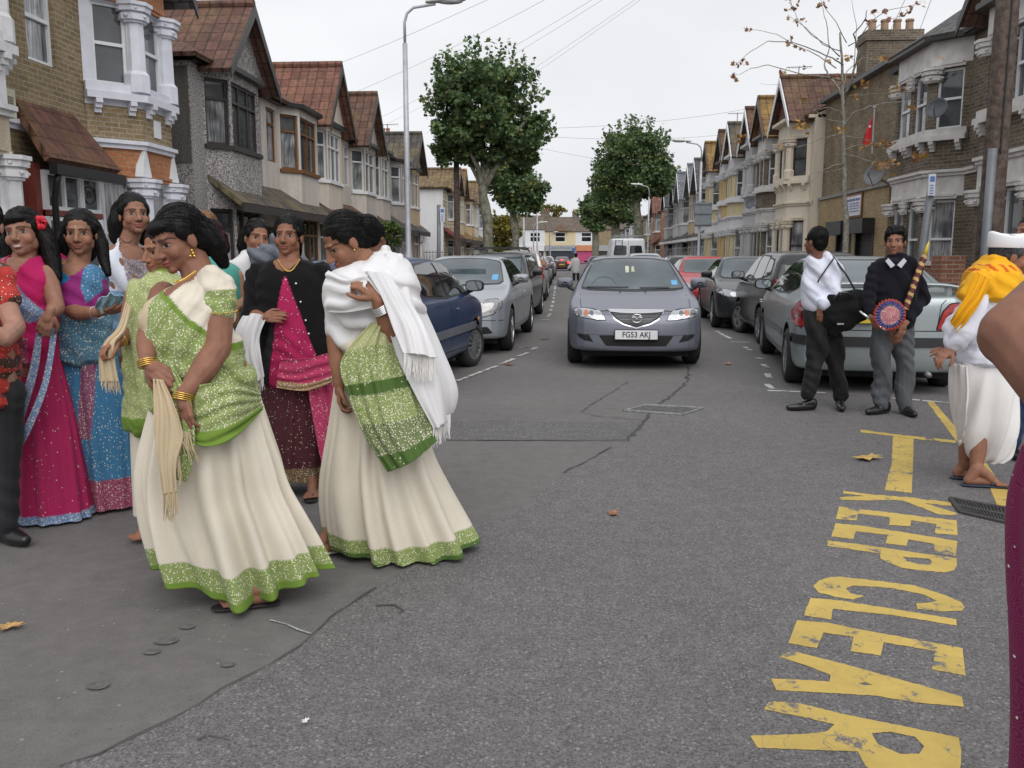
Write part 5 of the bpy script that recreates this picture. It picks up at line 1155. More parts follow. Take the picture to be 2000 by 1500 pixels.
# ---- white van with a ladder rack
def van(loc, yaw):
    h = 2.6; H = 2.35
    sd = [(h-.05, .28), (h, .45), (h, .75), (h-.1, .95), (h-.75, 1.25), (h-1.5, 2.1), (h-1.9, H-.03), (0, H), (-h+.1, H-.02), (-h, H-.15), (-h, .4), (-h+.1, .28)]
    fr = [(-.93, .28), (-.98, .6), (-.97, 1.2), (-.86, H-.12), (-.74, H), (.74, H), (.86, H-.12), (.97, 1.2), (.98, .6), (.93, .28)]
    E = car('white_van', 'white panel van with a roof rack standing far up on the right', 'van', loc, yaw, sd, 5.2, .98, H, WHC, fr=fr, vox=.06, wr=.33, wins=[[(1.55, 1.35), (1.15, 1.95), (.6, 1.95), (.6, 1.35)]],
            decs=[('windscreen', [(-.8, 1.35), (.8, 1.35), (.7, 2.0), (-.7, 2.0)], 'front', CGLASS, .006, 1), ('rear_window', [(-.75, 1.45), (-.08, 1.45), (-.08, 1.95), (-.68, 1.95)], 'rear', CGLASSD, .006, 1), ('rear_window', [(.75, 1.45), (.08, 1.45), (.08, 1.95), (.68, 1.95)][::-1], 'rear', CGLASSD, .006, 1), ('tail_light', [(.84, .8), (.94, .8), (.93, 1.2), (.84, 1.2)], 'rear', REDL, .006, 0), ('tail_light', [(-.84, .8), (-.94, .8), (-.93, 1.2), (-.84, 1.2)][::-1], 'rear', REDL, .006, 0)], lines=[([(0, .4), (0, 2.25)], 'rear', .012)], mir=(1.45, 1.3))
    b = MB(); [b.tube([(-.75, y, H+.1), (.75, y, H+.1)], .025, 6) for y in (-2.2, -.8, .6)]; [b.tube([(s*.72, -2.3, H+.1), (s*.72, .7, H+.1)], .025, 6) for s in (1, -1)]; [b.tube([(s*.72, y, H-.04), (s*.72, y, H+.1)], .02, 6) for s in (1, -1) for y in (-2.2, .6)]; b.build('roof_rack', STEEL, E['t'])
    b = MB(); [b.tube([(x, -2.63, 1.7), (x, -2.63, 2.25)], .015, 6) for x in (-.65, -.3)]; [b.tube([(-.65, -2.63, z), (-.3, -2.63, z)], .012, 6) for z in (1.75, 1.95, 2.2)]; b.build('rear_ladder', TRIMB, E['t'])
van(SV(48, 2.9), -STA)
# ---- right hand row
simple_car('dark_hatchback', 'dark hatchback facing away behind the moving grey car on the right', 'car', SV(28.6, 3.6), -STA, 'hatch', DRK, 3.9, .83, 1.46, 'rear', group=gr_)
simple_car('red_hatchback', 'bright red car with its windscreen towards us behind the black saloon', 'car', SV(23.9, 3.55), PI-STA, 'saloon', paint((.45, .03, .035), .15, .3), 4.2, .86, 1.42, group=gr_)
BM = paint((.028, .031, .034), .25, .28)
hb = [(.38, .66), (.50, .64), (.70, .66), (.84, .73), (.84, .79), (.70, .78), (.50, .74), (.38, .71)]
wsb = [(-.68, .99), (0, .965), (.68, .99), (.55, 1.32), (.3, 1.355), (0, 1.36), (-.3, 1.355), (-.55, 1.32)]
E = car('black_saloon', 'glossy black saloon facing the camera with clear slanted headlamps on the right', 'car', Vector((5.05, 18.8, 0)), PI-R(7), saloon(4.6, 1.43, hood=.78, cowl=.965, cowly=1.3, wtop=2.05), 4.6, .9, 1.43, BM, wr=.33, vox=.03, group=gr_,
        wins=[[(.85, .98), (.2, 1.325), (-.15, 1.34), (-.15, .97)], [(-.21, .97), (-.21, 1.34), (-.75, 1.31), (-1.25, 1.01)]],
        decs=[('window_surround', grow(wsb, .02), 'front', TRIMB, .004, 1), ('windscreen', wsb, 'front', CGLASS, .009, 1), ('grille', [(-.28, .60), (-.03, .60), (-.03, .74), (-.30, .74)], 'front', TRIMB, .008, 1), ('grille', [(.28, .60), (.03, .60), (.03, .74), (.30, .74)][::-1], 'front', TRIMB, .008, 1), ('intake', [(-.6, .28), (.6, .28), (.66, .42), (-.66, .42)], 'front', GAP, .005, 0)]
        + [('headlight', q, 'front', LAMPG, .009, 1) for q in both(hb)], lines=[([(.92, .95), (.95, .35), (-.18, .33), (-.18, 1.34)], v, .008) for v in ('left', 'right')]+[([(-.86, .5), (0, .52), (.86, .5)], 'front', .008)], mir=(.85, .96), spokes=10, mirc=BM)
plate(E, .5, 'front', '', PLATEW)
# black hatchback with red and clear tail lamps
HB = paint((.016, .017, .02), .2, .22)
tl = [(.57, .80), (.70, .74), (.80, .70), (.82, .74), (.80, .98), (.70, 1.06), (.60, 1.06)]
tlc = [(.60, .80), (.70, .73), (.82, .69), (.82, .76), (.66, .84)]
rwh = [(-.56, 1.08), (-.3, 1.04), (.3, 1.04), (.56, 1.08), (.55, 1.3), (.42, 1.40), (-.42, 1.40), (-.55, 1.3)]
E = car('black_hatchback', 'glossy black hatchback facing away with tall red tail lamp behind the white shirt', 'car', Vector((4.93, 15.15, 0)), -R(5.5), hatch(3.8, 1.52, hood=.82, cowl=1.02, cowly=.85, wtop=1.6, belt=1.0), 3.8, .85, 1.52, HB, wr=.30, vox=.03, belt=.98, group=gr_,
        wins=[[(.88, 1.05), (.3, 1.40), (.02, 1.42), (.02, 1.02)], [(-.05, 1.02), (-.05, 1.42), (-.75, 1.40), (-.85, 1.07)], [(-.90, 1.08), (-.82, 1.38), (-1.2, 1.34), (-1.35, 1.14)]],
        decs=[('rear_window', rwh, 'rear', CGLASSD, .006, 1), ('bumper_panel', [(-.7, .30), (.7, .30), (.74, .40), (-.74, .40)], 'rear', TRIMB, .006, 0)]+[('tail_light', q, 'rear', REDL, .010, 1) for q in both(tl)]+[('tail_light_lens', q, 'rear', plain((.75, .45, .42), .1, coat=1, name='pale_lens'), .016, 1) for q in both(tlc)],
        lines=[([(.95, 1.0), (.9, .34), (-.02, .32), (-.02, 1.42)], 'left', .008), ([(-.02, .32), (-.95, .34), (-.98, 1.0)], 'left', .008), ([(-.82, .62), (0, .60), (.82, .62)], 'rear', .008), ([(-.56, 1.02), (-.58, .62)], 'rear', .006), ([(.56, 1.02), (.58, .62)], 'rear', .006)], mir=(.78, 1.0), spokes=5, steer=.3, rim=ALLOYD, wt=.19)
plate(E, .80, 'rear', '', PLATEY)
line(E['bvh'], [(.28, 1.06), (-.25, 1.10)], 'rear', .02, .012, TRIMB, E['t'], 'wiper')
b = MB(); b.box(-.30, .30, -1.93, -1.905, .955, .975); b.build('boot_trim', CHROME, E['t'])
# silver saloon from behind, nearest on the right
S2 = paint((.36, .40, .41), .55, .33)
tr_ = [(.50, .69), (.54, .68), (.82, .69), (.85, .73), (.84, .93), (.78, .955), (.62, .94), (.55, .86)]
rws = [(-.62, 1.09), (.62, 1.09), (.54, 1.30), (.44, 1.36), (-.44, 1.36), (-.54, 1.30)]
E = car('silver_car', 'silver saloon seen from behind with dark bumper strip and wide red lamps', 'car', Vector((4.24, 11.15, 0)), -R(11), saloon(4.75, 1.43, hood=.78, cowl=.96, cowly=1.2, wtop=1.95, boot=1.06, rbase=-1.75, rtop=-1.0), 4.75, .89, 1.43, S2, wr=.31, vox=.026, group=gr_, belt=.94,
        wins=[[(.95, .985), (.3, 1.33), (-.05, 1.345), (-.05, .98)], [(-.11, .98), (-.11, 1.345), (-.8, 1.325), (-.9, 1.0)], [(-.96, 1.0), (-.87, 1.32), (-1.05, 1.3), (-1.5, 1.07)]],
        decs=[('window_surround', grow(rws, .02), 'rear', TRIMB, .004, 1), ('rear_window', rws, 'rear', CGLASS, .009, 1), ('bumper_strip', [(-.885, .50), (.885, .50), (.885, .60), (-.885, .60)], 'rear', TRIMB, .016, 0), ('bumper_strip', [(-2.3, .50), (-1.9, .50), (-1.9, .60), (-2.3, .60)], 'left', TRIMB, .014, 0), ('side_strip', [(-1.1, .50), (1.1, .50), (1.1, .57), (-1.1, .57)], 'left', plain((.17, .18, .19), .5, name='grey_strip'), .008, 0)]
        + [('tail_light_surround', grow(q, .012), 'rear', GAP, .004, 1) for q in both(tr_)]+[('tail_light', q, 'rear', REDL, .010, 1) for q in both(tr_)]+[('tail_light_lens', q, 'rear', plain((.12, .006, .006), .15, coat=1, name='deep_red'), .014, 0) for q in both([(.62, .77), (.84, .77), (.83, .86), (.60, .86)])],
        lines=[([(-.80, .67), (0, .665), (.80, .67)], 'rear', .009), ([(-.50, .67), (-.53, .93), (-.62, 1.03)], 'rear', .008), ([(.50, .67), (.53, .93), (.62, 1.03)], 'rear', .008), ([(1.0, .95), (1.0, .34), (-.08, .32), (-.08, 1.34)], 'left', .008), ([(-.08, .32), (-1.0, .33), (-1.15, .8), (-1.1, .97)], 'left', .008)], mir=(.9, .95), mirc=plain((.03,)*3, .5, name='mirror_black'), spokes=7, rim=ALLOYD)
plate(E, .80, 'rear', '', PLATEY)
# boot spoiler on two feet, badge lettering, exhaust
b = MB(); P = [Vector((x, -E['h']+.18-.05*(1-abs(x)/.8), 1.13-.06*(abs(x)/.8)**6)) for x in [(-.8+k*.1) for k in range(17)]]
V_ = []; F_ = []
for p in P: V_ += [p+Vector((0, .09, -.002)), p+Vector((0, .02, .026)), p+Vector((0, -.08, .016)), p+Vector((0, -.085, 0)), p+Vector((0, .02, -.022))]
for i in range(16):
    for k in range(5): F_.append((i*5+k, i*5+(k+1) % 5, (i+1)*5+(k+1) % 5, (i+1)*5+k))
F_ += [tuple(range(5)), tuple(range(84, 79, -1))]
b.add(V_, F_); sp = b.build('boot_spoiler', S2, E['t'], smooth=True)
for s in (1, -1): MB().box(s*.62-.02, s*.62+.02, -E['h']+.14, -E['h']+.26, .99, 1.12).build('spoiler_foot', S2, sp)
text('badge', '406', .07, Matrix(((1, 0, 0, .63), (0, 0, -1, -E['h']-.001), (0, 1, 0, .645), (0, 0, 0, 1))), CHROME, E['t'], .003) if False else None
b = MB(); b.tube([(.45, -2.1, .24), (.45, -2.36, .22)], .028, 10); b.build('exhaust', STEEL, E['t'], smooth=True)
# ------------------------------------------------------------------ trees
def m_leaf(c1, c2, c3, p3=.9):
    m, nt, b = newmat('leaves'); b.inputs['Roughness'].default_value = .55; b.inputs['Specular IOR Level'].default_value = .35
    g = N(nt, 'ShaderNodeNewGeometry'); r = N(nt, 'ShaderNodeValToRGB'); e = r.color_ramp.elements
    e[0].color = (*c1, 1); e[1].position = p3-.05; e[1].color = (*c2, 1); x = e.new(min(1, p3+.03)); x.color = (*c3, 1)
    L(nt, g.outputs['Random Per Island'], r.inputs[0]); n = nodenoise(nt, .9, 3)
    L(nt, mixc(nt, 1, r.outputs[0], ramp(nt, n, .35, (.65,)*3, .7, (1.35,)*3), 'MULTIPLY'), b.inputs['Base Color'])
    t = N(nt, 'ShaderNodeBsdfTranslucent'); L(nt, r.outputs[0], t.inputs[0]); ms = N(nt, 'ShaderNodeMixShader'); ms.inputs[0].default_value = .22
    L(nt, b.outputs[0], ms.inputs[1]); L(nt, t.outputs[0], ms.inputs[2]); L(nt, ms.outputs[0], nt.nodes['Material Output'].inputs[0]); return m
LEAF = m_leaf((.055, .105, .045), (.155, .23, .09), (.26, .24, .06), .94); LEAFY = m_leaf((.12, .12, .02), (.25, .2, .03), (.1, .1, .03), .9)
LEAFB = m_leaf((.05, .09, .02), (.12, .18, .04), (.2, .2, .05), .9); LEAFO = m_leaf((.36, .17, .05), (.48, .30, .08), (.30, .12, .05), .7); LEAFR = m_leaf((.24, .08, .06), (.34, .17, .12), (.4, .27, .12), .7)
def m_bark(c, d, sc=1):
    m, nt, b = newmat('bark'); b.inputs['Roughness'].default_value = .9; n = nodenoise(nt, 5*sc, 6, rough=.7)
    L(nt, ramp(nt, n, .4, c, .6, d), b.inputs['Base Color']); bump(nt, b, n, .6, .02); return m
BARK = m_bark((.10, .10, .075), (.26, .25, .19)); BARKS = m_bark((.17, .155, .13), (.34, .32, .28), 3)
rng = np.random.default_rng(5)
def leaves(name, pts, size, mat, par, base, droop=.3):
    T = np.array([(0, -.5, 0), (.45, -.30, .04), (.30, .0, .02), (.52, .22, .08), (.16, .2, 0), (0, .62, -.05), (-.16, .2, 0), (-.52, .22, .08), (-.30, .0, .02), (-.45, -.30, .04)]); n = len(pts)
    a = rng.uniform(0, 2*PI, n); tl = rng.normal(0, .7, n)+droop; rl = rng.normal(0, .6, n); s = size*rng.uniform(.6, 1.3, n)
    ca, sa, ct, st, cr, sr = np.cos(a), np.sin(a), np.cos(tl), np.sin(tl), np.cos(rl), np.sin(rl)
    x, y, z = (T[:, i][None, :]*s[:, None] for i in range(3))
    x, z = x*cr[:, None]+z*sr[:, None], -x*sr[:, None]+z*cr[:, None]; y, z = y*ct[:, None]-z*st[:, None], y*st[:, None]+z*ct[:, None]
    x, y = x*ca[:, None]-y*sa[:, None], x*sa[:, None]+y*ca[:, None]
    V = np.stack([x, y, z], 2)+np.array(pts)[:, None, :]-np.array(base); m = len(T)
    me = bpy.data.meshes.new(name); me.vertices.add(n*m); me.vertices.foreach_set('co', V.ravel()); me.loops.add(n*m); me.polygons.add(n)
    me.loops.foreach_set('vertex_index', np.arange(n*m)); me.polygons.foreach_set('loop_start', np.arange(0, n*m, m)); me.polygons.foreach_set('loop_total', np.full(n, m))
    me.update(); me.validate(); me.materials.append(mat); o = bpy.data.objects.new(name, me); COL.objects.link(o); o.parent = par; return o
def crown(c, r, ncl, npl, size, cr=.24, sprigs=0):
    c = np.array(c); r = np.array(r); out = []
    for i in range(ncl):
        d = rng.normal(0, 1, 3); d /= np.linalg.norm(d); q = rng.uniform(.25, 1)**.5*.86; cc = c+d*r*q; rr = r.min()*cr*rng.uniform(.6, 1.25)
        p = rng.normal(0, 1, (npl, 3)); p /= np.linalg.norm(p, axis=1)[:, None]; out.append(cc+p*rr*rng.uniform(.45, 1.05, (npl, 1))*np.array([1.1, 1.1, .9]))
    for i in range(sprigs):
        d = rng.normal(0, 1, 3); d[2] = abs(d[2])+.25; d /= np.linalg.norm(d); s = c+d*r*.9
        for k in range(9): out.append((s+(d*.5+np.array([0, 0, .9]))*k*.07*r[2]*.4+rng.normal(0, .05, 3))[None])
    return np.concatenate(out)
def tree(name, label, cat, base, limbs, crowns, size, lm, bk, group=None):
    t = thing(name, label, cat, base, group=group); b = MB()
    for P, r0, r1 in limbs:
        P = [Vector(p)-Vector(base) for p in P]; Q = [P[0]]
        for a, c in zip(P, P[1:]):
            for k in range(1, 4): Q.append(a.lerp(c, k/3)+Vector((random.uniform(-1, 1), random.uniform(-1, 1), 0))*r0*(.12 if k < 3 else 0))
        b.tube(Q, [(r0+(r1-r0)*i/(len(Q)-1))*random.uniform(.93, 1.1) for i in range(len(Q))], 10)
    b.build('trunk', bk, t, smooth=True)
    P = np.concatenate([crown(*c) for c in crowns]); leaves('crown', P, size, lm, t, base); return t
gt = 'plane trees along the street'
def limbset(pts, Y, r0, tips, r1=.05):     # trunk path, then limbs from its top to the tips
    tr = [W(x, y, Y) for x, y in pts]; tr[0].z = 0; out = [(tr, r0, r0*.8)]
    for (x, y, dY, r) in tips: out.append(([tr[-1]-Vector((0, 0, .2)), tr[-1].lerp(W(x, y, Y+dY), .5)+Vector((0, 0, .15)), W(x, y, Y+dY)], r, r1))
    return out
def wc(px, py, Y): return tuple(W(px, py, Y))
b0 = W(950, 500, 33); b0.z = 0
tree('plane_tree', 'tall leafy plane tree with thick mottled trunk nearest on the left', 'tree', b0, limbset([(955, 500), (952, 430), (944, 385), (945, 362)], 33, .20, [(918, 300, -.3, .11), (905, 230, 0, .07), (965, 290, .3, .13), (985, 180, 0, .12), (940, 150, .6, .12), (1030, 230, -.5, .1), (870, 250, .5, .08)]),
     [(wc(946, 200, 33), (2.2, 2.2, 1.9), 84, 130, 0, .25, 70), (wc(895, 262, 33), (1.3, 1.5, .8), 20, 90, 0, .4), (wc(1020, 250, 33), (1.15, 1.4, 1.15), 24, 95, 0, .4), (wc(940, 266, 33), (1.7, 1.6, .8), 26, 90, 0, .35), (wc(885, 298, 33), (1.0, 1.1, .45), 14, 90, 0, .6), (wc(1010, 290, 33), (1.1, 1.2, .7), 18, 90, 0, .45), (wc(948, 305, 33), (.9, .9, .35), 9, 80, 0, .7)], .16, LEAF, BARK, gt)
b0 = W(1007, 500, 50); b0.z = 0
tree('plane_tree', 'second plane tree on the left with a lower rounder crown', 'tree', b0, limbset([(1008, 500), (1007, 455), (1003, 425)], 50, .22, [(985, 390, 0, .12), (1020, 380, 0, .12), (1005, 350, 0, .12)]), [(wc(1008, 350, 50), (2.0, 2.0, 2.1), 60, 110, 0, .3, 12), (wc(1030, 385, 50), (1.4, 1.6, .9), 20, 90, 0, .4)], .22, LEAF, BARK, gt)
b0 = W(1246, 500, 65); b0.z = 0
tree('plane_tree', 'largest plane tree on the right with knobbly forked trunk', 'tree', b0, limbset([(1249, 500), (1247, 440), (1243, 395)], 65, .34, [(1215, 340, 0, .2), (1240, 300, .5, .2), (1275, 340, 0, .2), (1180, 330, 0, .15), (1300, 320, 0, .15)]), [(wc(1238, 322, 65), (3.0, 3.0, 2.9), 120, 120, 0, .25, 80), (wc(1185, 355, 65), (1.3, 1.8, 1.9), 26, 90, 0, .42), (wc(1290, 350, 65), (1.5, 1.8, 1.4), 26, 90, 0, .42)], .22, LEAF, BARK, gt)
b0 = W(1203, 500, 95); b0.z = 0
tree('plane_tree', 'second plane tree on the right half hidden by the largest one', 'tree', b0, limbset([(1203, 500), (1202, 440), (1201, 420)], 95, .5, [(1190, 400, 0, .2), (1215, 400, 0, .2)]), [(wc(1200, 400, 95), (2.9, 2.6, 2.6), 50, 90, 0, .3, 10)], .34, LEAF, BARK, gt)
b0 = W(1162, 500, 125); b0.z = 0
tree('plane_tree', 'farthest plane tree on the right near the shops', 'tree', b0, limbset([(1163, 500), (1163, 460), (1161, 440)], 125, .5, [(1150, 420, 0, .2), (1175, 420, 0, .2)]), [(wc(1162, 418, 125), (2.7, 2.6, 2.9), 55, 90, 0, .3, 10)], .42, LEAF, BARK, gt)
b0 = W(985, 500, 78); b0.z = 0
tree('autumn_tree', 'small yellowing tree between the left plane tree trunks', 'tree', b0, limbset([(985, 500), (985, 470)], 78, .15, [(975, 450, 0, .08), (995, 450, 0, .08)]), [(wc(984, 455, 78), (1.7, 1.6, 1.9), 40, 70, 0, .35, 10)], .26, LEAFY, BARK)
b0 = W(1070, 500, 200); b0.z = 0
tree('far_tree', 'sparse olive tree behind the roofs of the shops', 'tree', b0, limbset([(1075, 500), (1075, 430)], 200, .3, [(1050, 415, 0, .1), (1090, 410, 0, .1), (1070, 405, 0, .1)]), [(wc(1074, 418, 200), (4.2, 2, 1.8), 30, 40, 0, .4, 60)], .4, LEAFY, BARK)
b0 = W(762, 500, 29); b0.z = 0
tree('climbing_shrub', 'pale green climbing shrub by the door behind the white shawl', 'shrub', b0, limbset([(765, 515), (763, 480)], 29, .05, [(750, 450, 0, .03), (785, 460, 0, .03)], .015), [(wc(762, 462, 29), (.5, .4, .5), 26, 60, 0, .4), (wc(745, 448, 29), (.3, .3, .22), 12, 40, 0, .6)], .075, LEAFB, BARK)
# bare sapling with a few autumn leaves
YS = 17.8; b0 = W(1655, 500, YS); b0.z = 0.1; t = thing('young_tree', 'slender bare young tree with scattered orange and red leaves on the right', 'tree', b0); b = MB()
def q5(*s): return [(1400+x/3, y/3) for x, y in s]
BRN = [(q5((765, 1500), (760, 1300), (748, 1100), (742, 850), (742, 650), (735, 400), (722, 190)), .075, .02), (q5((742, 660), (735, 560), (700, 500), (650, 440), (630, 380), (660, 280), (640, 120), (620, 40)), .035, .006), (q5((748, 560), (790, 470), (830, 300), (800, 200), (870, 110), (880, 60)), .03, .006),
       (q5((735, 700), (715, 650), (640, 630), (560, 650)), .015, .004), (q5((740, 380), (680, 340), (560, 290), (450, 250), (300, 240), (200, 300), (110, 380)), .018, .004), (q5((725, 470), (640, 450), (480, 430), (300, 380), (200, 400), (130, 440)), .016, .004), (q5((720, 330), (660, 270), (560, 210), (480, 120), (440, 30)), .014, .003), (q5((730, 300), (620, 260), (520, 160), (420, 90)), .012, .003),
       (q5((700, 400), (600, 330), (430, 250), (350, 200), (230, 175), (160, 180)), .012, .003), (q5((742, 760), (800, 660), (900, 620), (1020, 600), (1180, 590), (1300, 550)), .02, .004), (q5((745, 880), (830, 850), (940, 860), (1050, 830)), .014, .004), (q5((745, 960), (680, 970), (600, 1010), (540, 1080)), .014, .004), (q5((745, 990), (690, 1000), (610, 1010), (480, 1020)), .01, .003),
       (q5((745, 800), (850, 810), (1000, 870), (1160, 930)), .014, .004), (q5((745, 900), (850, 930), (960, 960), (1050, 960)), .012, .003), (q5((740, 620), (780, 560), (900, 550), (1100, 540)), .012, .003), (q5((830, 230), (900, 130), (1000, 60), (1150, 30), (1200, 5)), .012, .003), (q5((770, 270), (880, 200), (990, 120), (1080, 90)), .012, .003), (q5((760, 250), (700, 130), (630, 40), (610, 0)), .01, .003), (q5((742, 720), (640, 700), (520, 600), (400, 570)), .012, .003), (q5((742, 780), (660, 800), (480, 860), (420, 860)), .012, .003), (q5((745, 500), (760, 420), (850, 340), (960, 330), (1020, 320)), .012, .003), (q5((640, 450), (560, 480), (400, 500), (250, 490)), .008, .002), (q5((800, 420), (820, 150), (790, 0)), .01, .003)]
for P, r0, r1 in BRN:
    dy = 0; Q = []
    sg = random.choice((-1, 1))
    for i, (x, y) in enumerate(P): Q.append(W(x, y, YS+sg*.22*i*(1 if r0 < .07 else 0))-b0)
    if r0 > .07: Q[0].z = 0
    QQ = []
    for a, c in zip(Q, Q[1:]): QQ += [a.lerp(c, k/3)+Vector((random.uniform(-1, 1), random.uniform(-1, 1), random.uniform(-1, 1)))*.012*(k > 0) for k in range(3)]
    QQ.append(Q[-1]); b.tube(QQ, [r0+(r1-r0)*(i/(len(QQ)-1))**.7 for i in range(len(QQ))], 6)
b.build('trunk', BARKS, t, smooth=True)
LC = [(420, 15, 6, 1), (450, 45, 8, 1), (610, 30, 10, 1), (480, 120, 9, 1), (170, 175, 8, 1), (430, 245, 7, 1), (495, 280, 4, 1), (150, 355, 7, 1), (110, 390, 6, 1), (110, 450, 12, 0), (375, 410, 5, 1), (510, 400, 3, 1), (650, 360, 5, 1), (695, 455, 5, 1), (930, 70, 4, 1), (970, 70, 6, 1), (890, 130, 5, 1), (1060, 105, 7, 1), (1105, 75, 7, 1), (1190, 15, 9, 1), (1145, 50, 4, 1), (780, 340, 12, 0), (990, 340, 10, 0), (870, 490, 16, 0), (810, 570, 9, 0), (470, 590, 6, 0), (460, 720, 12, 0), (510, 750, 14, 0), (710, 755, 12, 0), (400, 880, 4, 0), (1150, 632, 8, 0), (1030, 530, 10, 0), (1090, 525, 6, 0), (930, 845, 12, 0), (1000, 835, 14, 0), (865, 860, 7, 0), (1200, 910, 20, 0), (1160, 925, 8, 0), (1000, 965, 26, 0), (940, 960, 9, 0), (150, 810, 12, 0), (1325, 350, 3, 0)]
for k in (0, 1):
    pts = [np.array(W(1400+(x+random.gauss(0, 13+n))/3, (y+random.gauss(0, 9+n*.3))/3, YS+random.uniform(-.5, .4))) for x, y, n, c in LC if c == k for _ in range(int(n*.9))]
    leaves('leaf_spray', pts, .088, (LEAFO, LEAFR)[k], t, b0, .6)
# ------------------------------------------------------------------ lamp posts, poles, wires, signs
GALV = plain((.42, .43, .46), .5, .3, var=.12, name='grey_post'); GALD = plain((.15, .16, .175), .5, .2, var=.15, name='dark_grey_post'); WOOD = m_bark((.045, .03, .024), (.11, .08, .065), 2)
LAMPC = plain((.62, .63, .60), .4, name='lamp_head')
def lamp(u_px, v, top_py, s, label, r=.055, grp='street lamps'):
    u = U_of(u_px, v); p = S(u, v); h = W(u_px, top_py, p.y).z
    t = thing('street_lamp', label, 'street lamp', (p.x, p.y, .1), group=grp); a = 1.05
    MB().lathe([(r*1.7, 0), (r*1.7, 1.3), (r*1.05, 1.42), (r, 3), (r*.9, h-.75)], n=14).build('post', GALV, t, smooth=True)
    b = MB(); b.tube([(0, 0, h-.78), (0, 0, h-.35), (s*.05, 0, h-.18), (s*.18, 0, h-.07), (s*.5, 0, h-.02), (s*.62, 0, h)], r*.52, 8); b.build('arm', GALV, t, smooth=True)
    b = MB(); prof = [(.42, .05, .05), (.5, .07, .065), (.62, .095, .07), (.95, .1, .07), (1.15, .075, .055), (1.22, .04, .03)]; V = []; F = []
    for x, ry, rz in prof:
        for k in range(12): V.append((s*x, ry*math.cos(k*PI/6), h+.04+(x-.42)*.06+max(-.02, rz*math.sin(k*PI/6))))
    for i in range(5):
        for k in range(12): F.append((i*12+k, i*12+(k+1) % 12, (i+1)*12+(k+1) % 12, (i+1)*12+k))
    F += [tuple(range(12)), tuple(range(71, 59, -1))]; b.add(V, F); hd = b.build('lamp_head', LAMPC, t, smooth=True)
    b = MB(); ellip(b, (s*.9, 0, h+.045), (.27, .085, .055), 8); b.build('lens', plain((.35, .35, .38), .15, coat=1, name='lamp_lens'), hd, smooth=True)
    MB().lathe([(.03, 0), (.035, .04), (.02, .07)], (s*.72, 0, h+.12), 8).build('light_sensor', LAMPC, hd); return t
lamp(798, -3.35, 18, 1, 'tall pale street lamp nearest on the left with its arm over the road')
la = lamp(1364, 5.1, 283, -1, 'right hand street lamp carrying the grey back of a road sign')
lamp(1265, 5.1, 365, -1, 'farther right hand street lamp before the big plane tree')
lamp(1042, -3.3, 438, 1, 'small far street lamp on the left near the end of the street'); lamp(1075, -3.3, 455, 1, 'farthest street lamp on the left by the yellow shop')
u = U_of(1364, 5.1); p = S(u, 5.1); b = MB(); rs = thing('road_sign', 'plain grey back of a square road sign fixed to the right lamp post', 'sign', (p.x, p.y-.02, 0)); z0, z1 = W(1370, 443, p.y).z, W(1370, 395, p.y).z
b.box(-.22, .46, -.10, -.08, z0, z1); b.build('panel', plain((.20, .23, .25), .5, name='sign_back'), rs); b = MB(); [b.box(-.22, .46, -.13, -.10, z, z+.04) for z in (z0+.05, (z0+z1)/2, z1-.1)]; b.build('rails', GALD, rs)
def pole(name, label, px, v, top, r, mat, group=None, cat='pole', taper=.8):
    u = U_of(px, v); p = S(u, v); h = W(px, top, p.y).z if top > -400 else 7.9
    o = MB().lathe([(r, 0), (r*.97, 1.5), (r*taper, h-.1)], n=14).build(name, mat, smooth=True); o.location = (p.x, p.y, .08); tag(o, label, cat, group); return p, h
pp, ph = pole('telegraph_pole', 'thick dark wooden telegraph pole at the right edge', 1929, 5.35, -470, .15, WOOD, 'telegraph poles')
cd_ = MB().tube([(pp.x-.11, pp.y-.13, .1), (pp.x-.11, pp.y-.13, 2.75)], .055, 10).build('conduit', GALD, smooth=True); tag(cd_, 'grey cable guard strapped to the thick wooden pole', 'conduit')
c2 = MB().tube([(pp.x-.02, pp.y-.15, 2.7), (pp.x-.01, pp.y-.13, 7.6)], .014, 6).build('cable', TRIMB); tag(c2, 'black cable running up the thick wooden pole', 'cable')
p2, h2_ = pole('telegraph_pole', 'dark wooden telegraph pole in front of the stone clad house on the left', 893, -4.3, 250, .12, WOOD, 'telegraph poles')
pole('telegraph_pole', 'thin far telegraph pole between the yellow shop and the pink shutter', 1122, -1.0+4.0, 405, .12, WOOD, 'telegraph poles')
for px, top, lab in ((1023, 423, 'pale far post by the left plane trees'), (1049, 418, 'tall grey far post near the white shop'), (1073, 452, 'thin dark far post before the yellow shop')): pole('post', lab, px, -3.2, top, .07, GALV if px < 1070 else GALD, 'far posts')
def signpost(label, px, py0, px1, py1, Y, plates, wd=.05):
    a = W(px, py0, Y); bq = W(px1, py1, Y); k = (0-a.z)/(bq.z-a.z); ft = a+(bq-a)*k; t = thing('sign_post', label, 'sign post', (ft.x, ft.y, 0.1)); b = MB(); b.tube([(0, 0, 0), a-Vector((ft.x, ft.y, .1))], wd, 8); b.build('post', GALD, t, smooth=True)
    for (x0, y0, x1, y1) in plates:
        c = W((x0+x1)/2, (y0+y1)/2, Y)-Vector((ft.x, ft.y, .1)); hw, hh = (x1-x0)/2*Y/1718, (y1-y0)/2*Y/1718; b = MB(); b.box(c.x-hw, c.x+hw, -.09, -.06, c.z-hh, c.z+hh); q = b.build('plate', plain((.6, .62, .66), .5, name='sign_face'), t)
        b = MB(); b.box(c.x-hw*.7, c.x+hw*.7, -.094, -.09, c.z+hh*.3, c.z+hh*.8); [b.box(c.x-hw*.6, c.x+hw*.5, -.094, -.09, c.z-hh*(.1+.25*i), c.z-hh*(.1+.25*i)+hh*.1) for i in range(4)]; b.build('writing', plain((.1, .16, .45), .5, name='sign_blue'), q)
